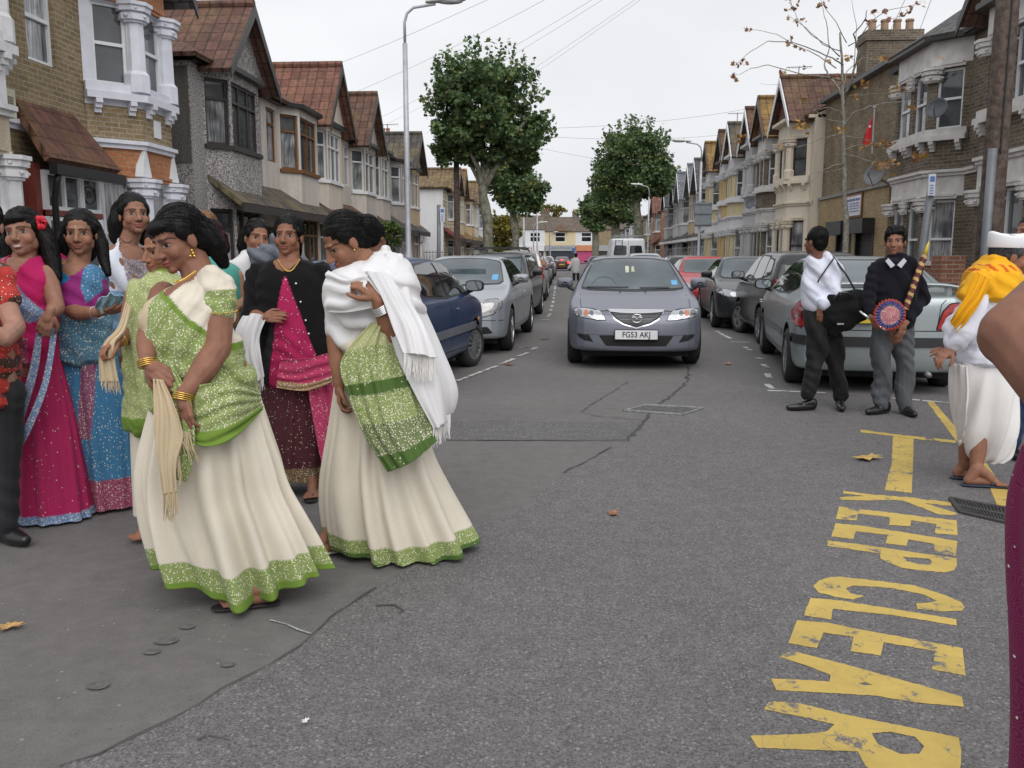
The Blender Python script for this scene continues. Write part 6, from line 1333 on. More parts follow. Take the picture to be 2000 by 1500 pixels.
signpost('dark grey post with narrow parking sign on the left pavement', 857, 400, 857, 500, 22.6, [(860, 406, 869, 433)])
signpost('leaning grey post with white parking sign behind the man in the black sweater', 1823, 337, 1801, 500, 12.6, [(1808, 342, 1821, 382)], .055)
bs = thing('street_sign', 'small blue square sign on the far pole', 'sign', tuple(W(1120, 488, 100))); b = MB(); b.box(-.16, .16, -.02, .02, -.25, .2); b.build('panel', plain((.05, .15, .45), .5, name='blue_sign'), bs)
tip = Vector((pp.x, pp.y, 7.75)); WIRE = plain((.10, .10, .11), .6, name='wire')
def wire(a, c, label, sag=.25, r=.005):
    P = [a.lerp(c, i/16)-Vector((0, 0, sag*4*(i/16)*(1-i/16))) for i in range(17)]; tag(MB().tube(P, r, 4).build('overhead_wire', WIRE), label, 'wire', 'wires over the street')
for x, y, Y, lab in ((573, 157, 24, 'overhead wire to the chimney of the grey gabled house'), (670, 190, 29, 'overhead wire to the orange red gable'), (737, 232, 33, 'overhead wire to the dark brown gable'), (760, 240, 38, 'overhead wire to the narrow bay house'), (830, 262, 46, 'overhead wire to the last gable before the side street'), (842, 268, 52, 'thin overhead wire to the house past the side street')): wire(W(x, y, Y), tip, lab, .3, .0035)
wire(tip, W(1722, 95, 24), 'overhead wire to the brick building chimney', .1); wire(tip, W(1792, 70, 21), 'overhead wire to the flat eaved bay house', .1)
t0 = Vector((p2.x, p2.y, h2_)); 
for i, (x, y, Y) in enumerate(((1500, 205, 40), (1440, 260, 45), (1360, 330, 60))): wire(t0, W(x, y, Y), ('highest', 'middle', 'lowest')[i]+' far overhead wire crossing between the plane trees', .35)
# dishes, flag, aerials
def dish(px, py, Y, r, face, label, mt):
    c = W(px, py, Y); t = thing('satellite_dish', label, 'satellite dish', c, group='satellite dishes'); f = Vector(face).normalized(); M = f.to_track_quat('Z', 'Y').to_matrix().to_4x4()
    o = MB().lathe([(.01, 0), (r*.5, .03*r/.3), (r*.85, .09*r/.3), (r, .13*r/.3), (r*.99, .15*r/.3), (r*.84, .11*r/.3), (r*.5, .05*r/.3), (.01, .02)], n=24, M=M).build('reflector', mt, t, smooth=True)
    b = MB(); e = M @ Vector((0, -r*.3, r*1.2)); b.tube([M @ Vector((0, -r*.95, .05)), e], .013, 6); b.lathe([(.03, -.05), (.035, .05)], e, 8); b.tube([M @ Vector((0, 0, -.01)), M @ Vector((0, 0, -.18)), (-f.x*.1+.25, -f.y*.1+.1, -.15)], .02, 6); b.build('feed_arm', GALD, t)
dish(1832, 215, 18.4, .22, (-.75, -.75, .35), 'dark grey satellite dish on the flat eaved bay house', plain((.10, .105, .12), .5, name='dish_grey')); dish(1712, 345, 23, .29, (-.85, -.6, .35), 'large grey satellite dish at the corner of the brick building', plain((.2, .2, .21), .5, name='dish_mid'))
dish(1468, 398, 34.8, .24, (-.8, -.6, .35), 'dark satellite dish beside the brick bayed house', plain((.13, .14, .16), .5, name='dish_dark')); dish(1408, 420, 44, .24, (-.8, -.6, .35), 'pale satellite dish on the ochre striped house', plain((.4, .38, .38), .5, name='dish_pale'))
fl = thing('flag', 'small red flag hanging folded on a thin pole by the brick wall', 'flag', tuple(W(1703, 300, 21.5))); z = W(1703, 212, 21.5).z-W(1703, 300, 21.5).z; MB().tube([(0, 0, 0), (0, 0, z)], .018, 8).build('flagpole', GALV, fl); b = MB(); ellip(b, (0, 0, z+.03), (.04, .04, .04), 6); b.build('finial', GALV, fl)
V_ = []; F_ = []; k_ = 1.0
for i in range(13):
    for j in range(9):
        a, q = i/12, j/8; V_.append((-.03-.22*q*(.25+.75*a), .05*math.sin(q*7+a*3)*q, z-.32-.5*a+.35*(1-q)*(1-a)*.5-.02*math.sin(q*5)))
for i in range(12):
    for j in range(8): F_.append((i*9+j, i*9+j+1, (i+1)*9+j+1, (i+1)*9+j))
fo = mk('cloth', V_, F_, plain((.55, .02, .025), .7, name='red_cloth'), fl, smooth=True); b = MB(); ellip(b, (-.10, -.03, z-.42), (.028, .006, .03), 6); b.build('emblem', WHITE, fl)
for px, py, Y, lab in ((757, 255, 42, 'roof aerial above the narrow pale house'), (1440, 232, 46, 'roof aerial above the yellow houses'), (1560, 145, 36, 'thin roof aerial near the cream gabled house')):
    c = W(px, py, Y); t = thing('roof_aerial', lab, 'aerial', c, group='roof aerials'); b = MB(); b.tube([(0, 0, -1.6), (0, 0, .3)], .02, 6); b.tube([(-.5, 0, .25), (.5, 0, .3)], .012, 6); [b.tube([(-.45+i*.13, -.2, .26), (-.45+i*.13, .2, .26)], .008, 5) for i in range(8)]; b.build('mast', GALD, t)
# wheelie bin with an orange lid
bn = thing('recycling_bin', 'green bin with an orange lid behind the silver saloon', 'bin', mat=frameR(15.9, 6.15)); b = MB(); b.prism([(0, 0), (.5, 0), (.5, .55), (0, .55)], .1, 1.05); b.build('tub', plain((.035, .055, .03), .6, name='bin_green'), bn); b = MB(); b.prism([(-.04, -.04), (.55, -.04), (.55, .62), (-.04, .62)], 1.05, 1.11); ellip(b, (.25, .29, 1.1), (.27, .3, .07), 8); b.build('lid', plain((.55, .12, .03), .5, name='bin_orange'), bn)
# ------------------------------------------------------------------ figure kit
def m_cloth(name, rough=.75, weave=260, spec=.25, sheen=.06, bmp=.14, trans=0):
    m, nt, b = newmat(name); b.inputs['Roughness'].default_value = rough; b.inputs['Specular IOR Level'].default_value = spec; b.inputs['Sheen Weight'].default_value = sheen
    a = N(nt, 'ShaderNodeAttribute', attribute_name='col'); s = N(nt, 'ShaderNodeAttribute', attribute_name='spk'); t = N(nt, 'ShaderNodeTexCoord').outputs['Object']
    v = N(nt, 'ShaderNodeTexVoronoi'); v.inputs['Scale'].default_value = 135; L(nt, t, v.inputs['Vector']); w_ = N(nt, 'ShaderNodeSeparateColor'); L(nt, v.outputs['Color'], w_.inputs[0])
    dots = math_(nt, 'MULTIPLY', math_(nt, 'LESS_THAN', v.outputs['Distance'], .36), math_(nt, 'GREATER_THAN', math_(nt, 'ADD', math_(nt, 'MULTIPLY', s.outputs['Fac'], .65), w_.outputs[1]), 1.02))
    v2 = N(nt, 'ShaderNodeTexVoronoi'); v2.inputs['Scale'].default_value = 26; L(nt, t, v2.inputs['Vector'])
    pat = math_(nt, 'MULTIPLY', math_(nt, 'GREATER_THAN', math_(nt, 'SINE', math_(nt, 'MULTIPLY', v2.outputs['Distance'], 55)), .1), math_(nt, 'MULTIPLY', s.outputs['Fac'], .6))
    n = nodenoise(nt, weave, 2, vec=t); n2 = nodenoise(nt, 5, 4, vec=t)
    c = mixc(nt, 1, a.outputs['Color'], ramp(nt, n, .3, (.95,)*3, .7, (1.04,)*3), 'MULTIPLY'); c = mixc(nt, 1, c, ramp(nt, n2, .3, (.92,)*3, .7, (1.05,)*3), 'MULTIPLY')
    c = mixc(nt, pat, c, mixc(nt, .72, c, (.60, .55, .38))); c = mixc(nt, math_(nt, 'MULTIPLY', dots, math_(nt, 'GREATER_THAN', s.outputs['Fac'], .02)), c, (.74, .71, .56)); L(nt, c, b.inputs['Base Color'])
    bump(nt, b, math_(nt, 'ADD', n, math_(nt, 'MULTIPLY', n2, 1.5)), bmp, .004); return m
CL = m_cloth('fabric'); CLK = m_cloth('knitted_fabric', .95, 340, .08, .06, .4)
SK, nt_, b_ = newmat('skin'); b_.inputs['Roughness'].default_value = .62; b_.inputs['Specular IOR Level'].default_value = .35; b_.inputs['Subsurface Weight'].default_value = .08; b_.inputs['Subsurface Radius'].default_value = (.01, .004, .002)
a_ = N(nt_, 'ShaderNodeAttribute', attribute_name='col'); L(nt_, mixc(nt_, 1, a_.outputs['Color'], ramp(nt_, nodenoise(nt_, 28, 4), .3, (.86,)*3, .7, (1.1,)*3), 'MULTIPLY'), b_.inputs['Base Color']); bump(nt_, b_, nodenoise(nt_, 260, 2), .15, .002)
def m_hair(c):
    m, nt, b = newmat('hair'); b.inputs['Roughness'].default_value = .45; b.inputs['Specular IOR Level'].default_value = .22
    mp = N(nt, 'ShaderNodeMapping'); mp.inputs['Scale'].default_value = (1, 1, .12); L(nt, N(nt, 'ShaderNodeTexCoord').outputs['Object'], mp.inputs[0])
    n = nodenoise(nt, 170, 4, vec=mp.outputs[0]); L(nt, ramp(nt, n, .35, tuple(x*.5 for x in c), .7, tuple(x*2 for x in c)), b.inputs['Base Color']); bump(nt, b, n, .8, .006); return m
HAIR = m_hair((.0045, .0038, .0038)); HAIRR = m_hair((.022, .006, .007)); HAIRG = m_hair((.05, .05, .055)); HAIRF = m_hair((.22, .12, .06))
GOLD = plain((.75, .48, .12), .25, .9, var=.1, name='gold'); SILV = plain((.7, .7, .72), .25, .9, var=.1, name='silver'); LEATH = plain((.012, .011, .012), .3, var=.2, scale=10, name='black_leather')
class Blob(MB):
    def cap(s, p, r, q, r2, n=12):
        p, q = Vector(p), Vector(q); d = (q-p); d = d.normalized() if d.length > 1e-6 else Vector((0, 0, 1))
        s.tube([p-d*r*.92, p-d*r*.6, p, q, q+d*r2*.6, q+d*r2*.92], [r*.4, r*.8, r, r2, r2*.8, r2*.4], n); return s
    def ch(s, pts, rad):
        for i in range(len(pts)-1): s.cap(pts[i], rad[i], pts[i+1], rad[i+1])
        return s
    def el(s, c, r, M=None): ellip(s, c, r, 10, M); return s
def seg(P, a, b):          # distance to a segment and position along it
    a, b = np.array(a), np.array(b); d = b-a; t = np.clip(((P-a)@d)/(d@d), 0, 1); return np.linalg.norm(P-a-t[:, None]*d, axis=1), t
def folds(P, d, freq, amp, seed=0, sharp=.6):
    d = np.array(d, float); d /= np.linalg.norm(d); e = np.cross(d, [.3, .2, .93]); e /= np.linalg.norm(e)
    a, b = P@d, P@e; x = np.sin(a*freq+2.0*np.sin(b*freq*.23+seed)+1.5*np.sin((a*.6+b)*freq*.15+seed*2.1)+.5*np.sin(b*freq*.8)); x = np.sign(x)*np.abs(x)**sharp
    return amp*x*np.clip(.55+.75*np.sin(b*freq*.17+a*freq*.12+seed*3.3), 0, 1.1)
def mould(name, B, mat, par, vox=.006, sm=4, col=(1, 1, 1), fold=None, colf=None, spkf=None, base=None, shape=None, cut=None):
    """melt all the solids of a Blob into one continuous surface"""
    t = mk('t', B.V, B.F, mat); m = t.modifiers.new('r', 'REMESH'); m.mode = 'VOXEL'; m.voxel_size = vox; m = t.modifiers.new('s', 'SMOOTH'); m.iterations = sm; m.factor = .5
    bpy.context.view_layer.update(); me = evalmesh(t); bpy.data.objects.remove(t)
    if cut is not None:
        sp, poly = cut; P = mesh_np(me); X, Y_ = pix(sp, P); kill = (sdpoly(poly, X, Y_) < 0) & (P[:, 1] < sp.Y+.02); bm = bmesh.new(); bm.from_mesh(me); bm.verts.ensure_lookup_table()
        bmesh.ops.delete(bm, geom=[bm.verts[i] for i in np.nonzero(kill)[0]], context='VERTS'); bm.to_mesh(me); bm.free()
    P = mesh_np(me); Nn = np.empty(P.size); me.vertices.foreach_get('normal', Nn); Nn = Nn.reshape(-1, 3)
    if shape: P = shape(P, Nn)
    C = np.tile(np.array(col, dtype=float), (len(P), 1)); S_ = np.zeros(len(P))
    if colf: C, S_ = colf(P, C, S_)
    if fold is not None: P = P+Nn*fold(P)[:, None]
    if base is not None: P = P-np.array(base)
    me.vertices.foreach_set('co', P.ravel()); me.polygons.foreach_set('use_smooth', [True]*len(me.polygons)); me.name = name; me.materials.clear(); me.materials.append(mat)
    a = me.color_attributes.new('col', 'FLOAT_COLOR', 'POINT'); c4 = np.ones((len(P), 4), dtype=np.float32); c4[:, :3] = C; a.data.foreach_set('color', c4.ravel())
    a = me.attributes.new('spk', 'FLOAT', 'POINT'); a.data.foreach_set('value', S_.astype(np.float32)); me.update()
    o = bpy.data.objects.new(name, me); COL.objects.link(o); o.parent = par; return o
SKIN = (.30, .15, .10)
class Person:
    def __init__(s, label, px, Y, skin=SKIN, vox=.0045, group=None, z=0):
        s.Y = Y; b = W(px, 900, Y); s.base = Vector((b.x, Y, z)); s.t = thing('person', label, 'person', s.base, group=group); s.B = Blob(); s.skin = np.array(skin)*np.array((1.0, .97, .95)); s.vox = vox; s.heads = []; s.k = Y/1718
    def p(s, x, y, dy=0): return W(x, y, s.Y+dy)
    def head(s, px, py, size=1, yaw=0, pitch=0, roll=0, neck=None, dy=0, lips=(.30, .085, .07), smile=0, nr=.05):
        c = s.p(px, py, dy); M = Matrix.Translation(c) @ Matrix.Rotation(R(yaw), 4, 'Z') @ Matrix.Rotation(R(pitch), 4, 'X') @ Matrix.Rotation(R(roll), 4, 'Y') @ Matrix.Scale(size, 4)
        B = s.B; f = lambda *v: M @ Vector(v)
        def e(c_, r): B.el(M @ Vector(c_), r, M.to_3x3().to_4x4())
        e((0, .018, .035), (.073, .09, .082)); e((0, -.018, -.018), (.060, .066, .088)); e((0, -.030, -.062), (.040, .048, .040)); e((0, -.066, -.086), (.021, .018, .018))
        for q in (1, -1):
            e((q*.036, -.050, -.028), (.025, .024, .028)); e((q*.012, -.090, -.033), (.010, .010, .008)); e((q*.074, .012, -.008), (.009, .019, .031)); e((q*.045, 0, -.048), (.018, .03, .032))
        B.cap(f(-.032, -.070, .024), .0115*size, f(.032, -.070, .024), .0115*size); B.cap(f(0, -.080, .010), .0085*size, f(0, -.103, -.029), .0125*size)
        e((0, -.084, -.055), (.024, .010, .006)); e((0, -.082, -.066), (.020, .011, .0075))
        if neck is not None: B.cap(f(0, .022, -.055), nr*size*.98, neck, nr*size*1.15)
        s.heads.append((M, size, lips, smile)); return M
    def arm(s, sh, el, wr, r=(.055, .045, .038, .026)):
        P = [Vector(q) for q in (sh, el, wr)]; m = P[1].lerp(P[2], .35); s.B.ch([P[0], P[1], m, P[2]], [r[0], r[1], r[2]*1.06, r[3]])
    def hand(s, w_, d, n, th=1, curl=25, sz=1, spread=.12, B=None):
        B = B or s.B; w_ = Vector(w_); d = Vector(d).normalized(); n = Vector(n); n = (n-d*n.dot(d)).normalized(); t = d.cross(n)*th; z = sz
        B.cap(w_-d*.02*z, .024*z, w_+d*.03*z, .025*z)
        for i, (o, l, r) in enumerate(((.030, .94, .0088), (.010, 1.04, .0092), (-.010, .97, .0088), (-.029, .78, .0078))):
            k = w_+d*(.084-.006*abs(i-1))*z+t*o*z; B.cap(w_+d*.015*z+t*o*.6*z, .0135*z, k, .0118*z); q = k; a = R(curl*.55); dd = d+t*(o*spread/.03*.5)
            for j, ln in enumerate((.040, .026, .021)):
                v = (dd.normalized()*math.cos(a)+n*math.sin(a)); e = q+v*ln*l*z; B.cap(q, r*z*(1.06-.08*j), e, r*z*(.98-.1*j), 10); q = e; a += R(curl*(1+i*.08))
        b0 = w_+d*.022*z+t*.026*z+n*.006*z; v = (d*.62+t*.62+n*.35).normalized(); b1 = b0+v*.044*z; b2 = b1+(d*.85+t*.12+n*.5).normalized()*.03*z; b3 = b2+(d*.9-t*.12+n*.6).normalized()*.024*z
        B.ch([b0, b1, b2, b3], [.016*z, .0115*z, .0102*z, .008*z])
    def foot(s, an, d, sz=1, toes=True, B=None, z0=.015, tilt=0):
        B = B or s.B; an = Vector(an); d = Vector(d); d.z = 0; d.normalize(); t = Vector((-d.y, d.x, 0)); U = Vector((0, 0, 1)); D = (d*math.cos(tilt)-U*math.sin(tilt))
        h = an-d*.045*sz; h.z = z0+.03+(.0 if not tilt else an.z-.09); B.cap(an, .038*sz, h, .033*sz); bl = h+D*.165*sz-U*.008; B.cap(an+D*.01, .036*sz, bl, .027*sz); B.cap(h, .03*sz, bl+t*.012, .026*sz); B.cap(bl-t*.022, .019*sz, bl+t*.022, .02*sz)
        if toes:
            for i in range(5): q = bl+t*(i-2)*.019*sz-U*.006; B.cap(q, .012*sz, q+D*(.055-.006*abs(i-.7))*sz, (.0115 if i < 1 else .0085)*sz, 8)
        return h, bl, t, D
    def core(s, neck, hip, feet=(), r=(.09, .12)):
        neck, hip = Vector(neck), Vector(hip); s.B.cap(neck.lerp(hip, .18), r[0], hip, r[1])
        for f in feet: f = [Vector(q) for q in f] if isinstance(f, list) else [hip.lerp(f, .5), f]; s.B.ch([hip if len(f) < 3 else f[0]]+f[-2:], [.075, .052, .034] if len(f) > 2 else [.06, .045, .034])
    def body(s, nails=None):
        H = s.heads; sk = s.skin
        def shape(P, Nn):
            for M, sz, _, sm in H:
                Mi = np.array(M.inverted()); Q = P@Mi[:3, :3].T+Mi[:3, 3]; ax = np.array(M.to_3x3())/sz
                for q in (1, -1):
                    g = np.exp(-(((Q-np.array((q*.031, -.078, .001)))/np.array((.016, .03, .0105)))**2).sum(1)); P = P+ax[:, 1]*(g*.0085*sz)[:, None]
                    g = np.exp(-(((Q-np.array((q*.021, -.09, -.030)))/np.array((.006, .02, .010)))**2).sum(1)); P = P+ax[:, 1]*(g*.004*sz)[:, None]
                g = np.exp(-(((Q-np.array((0, -.09, -.060)))/np.array((.024, .03, .0022)))**2).sum(1)); P = P+ax[:, 1]*(g*.003*sz)[:, None]
            return P
        def colf(P, C, S_):
            C[:] = sk
            for M, sz, lips, sm in H:
                Mi = np.array(M.inverted()); Q = P@Mi[:3, :3].T+Mi[:3, 3]; fr = Q[:, 1] < -.03
                def mixin(g, c):
                    g = np.clip(g, 0, 1)[:, None]; C[:] = C*(1-g)+np.array(c)*g
                for q in (1, -1):
                    x = (Q[:, 0]*q-.033)/.024; br = (Q[:, 2]-(.0185+.0075*(1-x*x)-.003*x))/(.0045-.0015*x); mixin(np.exp(-br**4)*(np.abs(x) < 1.0)*fr*.85, (.014, .009, .007))
                    mixin(np.exp(-(((Q-np.array((q*.032, -.08, .001)))/np.array((.021, .05, .0085)))**2).sum(1))*fr*.55, sk*.32)
                    mixin(np.exp(-(((Q-np.array((q*.04, -.07, -.03)))/np.array((.018, .05, .015)))**2).sum(1))*fr*.25, sk*np.array((1.5, 1.0, .9)))
                z = Q[:, 2]+.0605-abs(sm)*.16*(Q[:, 0]**2/.02)*1.0; mixin(np.exp(-((Q[:, 0]/(.0225+.004*sm))**4+(z/.0095)**4))*fr, lips); mixin(np.exp(-((Q[:, 0]/.024)**4+(z/.0022)**2))*fr*.7, (.05, .015, .012))
                if sm > .6: mixin(np.exp(-((Q[:, 0]/.019)**4+(z/.0048)**4))*fr, (.8, .76, .7))
            return C, S_
        s.bo = mould('body', s.B, SK, s.t, s.vox, 3, s.skin, colf=colf, base=s.base, shape=shape)
        P = mesh_np(s.bo.data); s.bvh = BVHTree.FromPolygons([Vector(v) for v in P], [tuple(p.vertices) for p in s.bo.data.polygons])
        for M, sz, _, sm in H:
            for q in (1, -1):
                V = []; F = []; C = []; nu, nv = 16, 7
                for i in range(nu+1):
                    for j in range(nv+1):
                        u = i/nu*2-1; v = j/nv*2-1; x = q*.0315+u*.0155; z = .001+v*(.0062 if v > 0 else .0045)*(1-abs(u)**2.2)+.0012*u*q
                        o = M @ Vector((x, -.16, z))-s.base; h = s.bvh.ray_cast(o, (M.to_3x3() @ Vector((0, 1, 0))).normalized()); V.append((h[0] if h[0] else o)+(M.to_3x3() @ Vector((0, -1, 0)))*(.0015+.0022*(1-u*u)*(1-v*v)))
                        C.append((.01, .008, .008) if (v > .55 or abs(u) > .93) else (.022, .010, .007) if math.hypot(u*.0155, (z-.0015)) < .0062 else (.34, .31, .29))
                for i in range(nu):
                    for j in range(nv): F.append((i*(nv+1)+j, (i+1)*(nv+1)+j, (i+1)*(nv+1)+j+1, i*(nv+1)+j+1))
                mk('eye', V, F, EYE, s.t, smooth=True, col=C)
        return s.bo
    def hair(s, extra=(), M=None, mat=None, cap=((0, .027, .047), (.082, .093, .087)), strands=0, fold=.0007, bangs=False, comb=700):
        M = M or s.heads[0][0]; B = Blob(); M3 = M.to_3x3().to_4x4()
        B.el(M @ Vector(cap[0]), cap[1], M3); B.el(M @ Vector((0, .055, .0)), (.070, .06, .085), M3)
        for q in (1, -1): B.el(M @ Vector((q*.066, .008, .035)), (.018, .04, .04), M3)
        if bangs: B.el(M @ Vector((-.01, -.052, .068)), (.058, .034, .028), M3)
        sz = M.to_scale().x
        for c in extra:
            if len(c) == 2 and isinstance(c[0], (tuple, Vector)) and isinstance(c[1], tuple) and len(c[1]) == 3: B.el(M @ Vector(c[0]), c[1], M3)
            else: B.ch([M @ Vector(v[:3]) for v in c], [v[3]*sz for v in c])
        mt = mat or HAIR; o = mould('hair', B, mt, s.t, .005, 3, base=s.base, fold=lambda P: folds(P, (1, .6, .05), 230, fold, 1))
        rr = random.Random(int(s.Y*100)); T = MB(); HP = mesh_np(o.data); bv = BVHTree.FromPolygons([Vector(v) for v in HP], [tuple(q.vertices) for q in o.data.polygons]); K = MB(); ax = M.to_3x3().normalized()
        for _ in range(int(comb)):     # combed locks lying on the surface
            q = Vector(HP[rr.randrange(len(HP))]); loc_ = M.inverted() @ (q+s.base); fl = ax @ Vector((loc_.x*6, 1.0 if loc_.z > .03 else .25, -.6 if loc_.z > .03 else -1.4)); P = []; r0 = rr.uniform(.0004, .0010)
            for k in range(7):
                h = bv.find_nearest(q)
                if h[0] is None: break
                P.append(h[0]+h[1]*(.0010+.0012*math.sin(k*1.1))); t_ = fl-h[1]*fl.dot(h[1]); q = h[0]+t_.normalized()*.014*sz+Vector((rr.uniform(-1, 1), rr.uniform(-1, 1), 0))*.0012
            if len(P) > 3: K.tube(P, [r0*.4]+[r0]*(len(P)-2)+[r0*.3], 4)
        if comb: K.build('locks', mt, o, smooth=True)
        for _ in range(strands):       # loose strands round the outline
            a = rr.uniform(-PI, PI); e = rr.uniform(-.3, 1.2); d = Vector((math.sin(a)*math.cos(e)*.084, .027-math.cos(a)*math.cos(e)*.094, .047+math.sin(e)*.088)); P = [M @ (d*1.0), M @ (d*1.04+Vector((0, .01, -.02))), M @ (d*1.05+Vector((rr.uniform(-.01, .01), .015, -.05)))]; T.tube([q-s.base for q in P], .0012, 4)
        if strands: T.build('strands', mt, o)
        return o
    def wear(s, name, B, col, vox=.007, sm=5, fold=None, mat=None, colf=None, cut=None):
        g_ = fold; fold = (lambda P: g_(P)+folds(P, (.45, .3, .85), 78, .0035, 4)+folds(P, (.9, .1, -.35), 60, .003, 6)) if g_ else (lambda P: folds(P, (.5, .3, .8), 60, .002, 4))
        o = mould(name, B, mat or CL, s.t, vox, sm, col, fold=fold, colf=colf, base=s.base, cut=(s, cut) if cut else None)
        if cut: m = o.modifiers.new('s', 'SOLIDIFY'); m.thickness = .005
        return o
    def loc(s, P): return P[:, 0], P[:, 2]
EYE, nt_, b_ = newmat('eye'); b_.inputs['Roughness'].default_value = .15; a_ = N(nt_, 'ShaderNodeAttribute', attribute_name='col'); L(nt_, a_.outputs['Color'], b_.inputs['Base Color'])
def cr1(P, t):             # smooth interpolation through a list of values
    n = len(P)-1; x = min(max(t*n, 0), n-1e-9); i = int(x); f = x-i; p0, p1, p2, p3 = P[max(i-1, 0)], P[i], P[i+1], P[min(i+2, n)]
    return .5*((2*p1)+(p2-p0)*f+(2*p0-5*p1+4*p2-p3)*f*f+(3*p1-p0-3*p2+p3)*f*f*f)
def skirt(s, name, rings, pl=18, a0=.004, a1=.022, colf=None, hem=(), drift=1.0, seed=0, nu=260, nv=130, zmin=.02, dr=.8, mat=None, asym=.0, sharp=.75):
    """falling cloth: rings (py, x-left, x-right[, depth ratio[, dy]]) with pleats opening towards the hem"""
    rg = [(W(r[1], r[0], s.Y), W(r[2], r[0], s.Y), r[3] if len(r) > 3 else dr, r[4] if len(r) > 4 else 0) for r in rings]
    cx = [(a.x+b.x)/2 for a, b, _, _ in rg]; hw = [(b.x-a.x)/2 for a, b, _, _ in rg]; zz = [a.z for a, b, _, _ in rg]; dp = [q[2] for q in rg]; cy = [s.Y+q[3] for q in rg]
    rr = random.Random(seed); ph = [rr.uniform(0, 6.28) for _ in range(6)]; V = []; C = []; K = []; F = []
    for j in range(nv+1):
        t = j/nv; x0, w0, z0, d0, y0 = (Vector((0, 0)) and 0 or cr1(q, t) for q in (cx, hw, zz, dp, cy)); am = a0+(a1-a0)*t**1.1
        for i in range(nu):
            th = 2*PI*i/nu; ww = th+.25*math.sin(th+ph[0])+.12*math.sin(3*th+ph[1]); f = math.sin(ww*pl+drift*t*3+ph[2]+.9*math.sin(ww*3+ph[3]+t*2)); f = math.copysign(abs(f)**sharp, f)
            f = f*(.6+.4*math.sin(ww*5+ph[4]+t))+.45*math.sin(ww*7+ph[5]+t*2.5); rx = w0+am*f; ry = w0*d0+am*f
            z = z0; hz = sum(a*math.exp(-((((th-c+PI) % (2*PI))-PI)/w_)**2) for c, w_, a in hem)*t**5; z = max(zmin, z0+hz)
            V.append(Vector((x0+rx*math.cos(th), y0+ry*math.sin(th), z))-s.base); c, k = colf(th, t, z, hz, zz) if colf else ((1, 1, 1), 0); C.append(c); K.append(k)
    for j in range(nv):
        for i in range(nu): F.append((j*nu+i, (j+1)*nu+i, (j+1)*nu+(i+1) % nu, j*nu+(i+1) % nu))
    o = mk(name, V, F, mat or CL, s.t, smooth=True, col=C, spk=K); m = o.modifiers.new('s', 'SOLIDIFY'); m.thickness = .004; return o
def drape(s, name, rows, colf=None, nf=8, amp=.008, nu=70, nv=70, seed=0, col=(1, 1, 1), par=None, mat=None, th=.004, along='v', k=None):
    """cloth panel through rows of control points (px, py, dy); folds run along v"""
    G_ = [[Vector(s.p(*q)) for q in r] for r in rows]; nr = len(G_); V = []; C = []; K = []; F = []; rr = random.Random(seed); ph = [rr.uniform(0, 6.28) for _ in range(4)]
    pts = []
    for j in range(nv+1):
        v = j/nv; row = [cr1([G_[a][b] for a in range(nr)], v) for b in range(len(G_[0]))]; pts.append([cr1(row, i/nu) for i in range(nu+1)])
    for j in range(nv+1):
        for i in range(nu+1):
            u, v = i/nu, j/nv; p = pts[j][i]; a = pts[j][min(i+1, nu)]-pts[j][max(i-1, 0)]; b = pts[min(j+1, nv)][i]-pts[max(j-1, 0)][i]; n = a.cross(b); n = n.normalized() if n.length > 1e-9 else Vector((0, -1, 0))
            w_ = u if along == 'v' else v; o_ = v if along == 'v' else u; f = math.sin(w_*nf*2*PI+ph[0]+1.2*math.sin(o_*3+ph[1])+.6*math.sin(o_*9+ph[2])); f = math.copysign(abs(f)**.7, f)*(.65+.35*math.sin(w_*11+o_*4+ph[3]))
            V.append(p+n*amp*f-s.base); c, q = colf(u, v) if colf else (col, 0); C.append(c); K.append(q)
    for j in range(nv):
        for i in range(nu): F.append((j*(nu+1)+i, j*(nu+1)+i+1, (j+1)*(nu+1)+i+1, (j+1)*(nu+1)+i))
    o = mk(name, V, F, mat or CL, par or s.t, smooth=True, col=C, spk=K); m = o.modifiers.new('s', 'SOLIDIFY'); m.thickness = th; m.offset = 0; return o
def fringe(s, a, b, n, ln, par, mat, seed=0, name='fringe', r=.0016, sway=0):
    rr = random.Random(seed); A, B_ = s.p(*a), s.p(*b); T = MB()
    for i in range(n):
        p = A.lerp(B_, (i+rr.random())/n)-s.base; l = ln*rr.uniform(.7, 1.2); x = rr.uniform(-.012, .012)+sway*l; T.tube([p+Vector((0, 0, .01)), p+Vector((x*.3, rr.uniform(-.01, .01), -l*.5)), p+Vector((x, rr.uniform(-.015, .01), -l))], [r, r*1.3, r*.6], 5)
    return T.build(name, mat, par)
def bangle(s, p, d, r, n, mat, par=None, name='bangle', rr=.0028):
    d = Vector(d).normalized(); x = d.orthogonal().normalized(); y = d.cross(x)
    for i in range(n):
        c = Vector(p)-s.base+d*(i*.0075); MB().tube([c+(x*math.cos(a*PI/10)+y*math.sin(a*PI/10))*r for a in range(21)], rr, 6, False).build(name, mat, s.t, smooth=True)
def beads(s, P, r, mat, name='necklace'):
    T = MB()
    for q in P: ellip(T, Vector(q)-s.base, (r, r, r), 4)
    return T.build(name, mat, s.t, smooth=True)
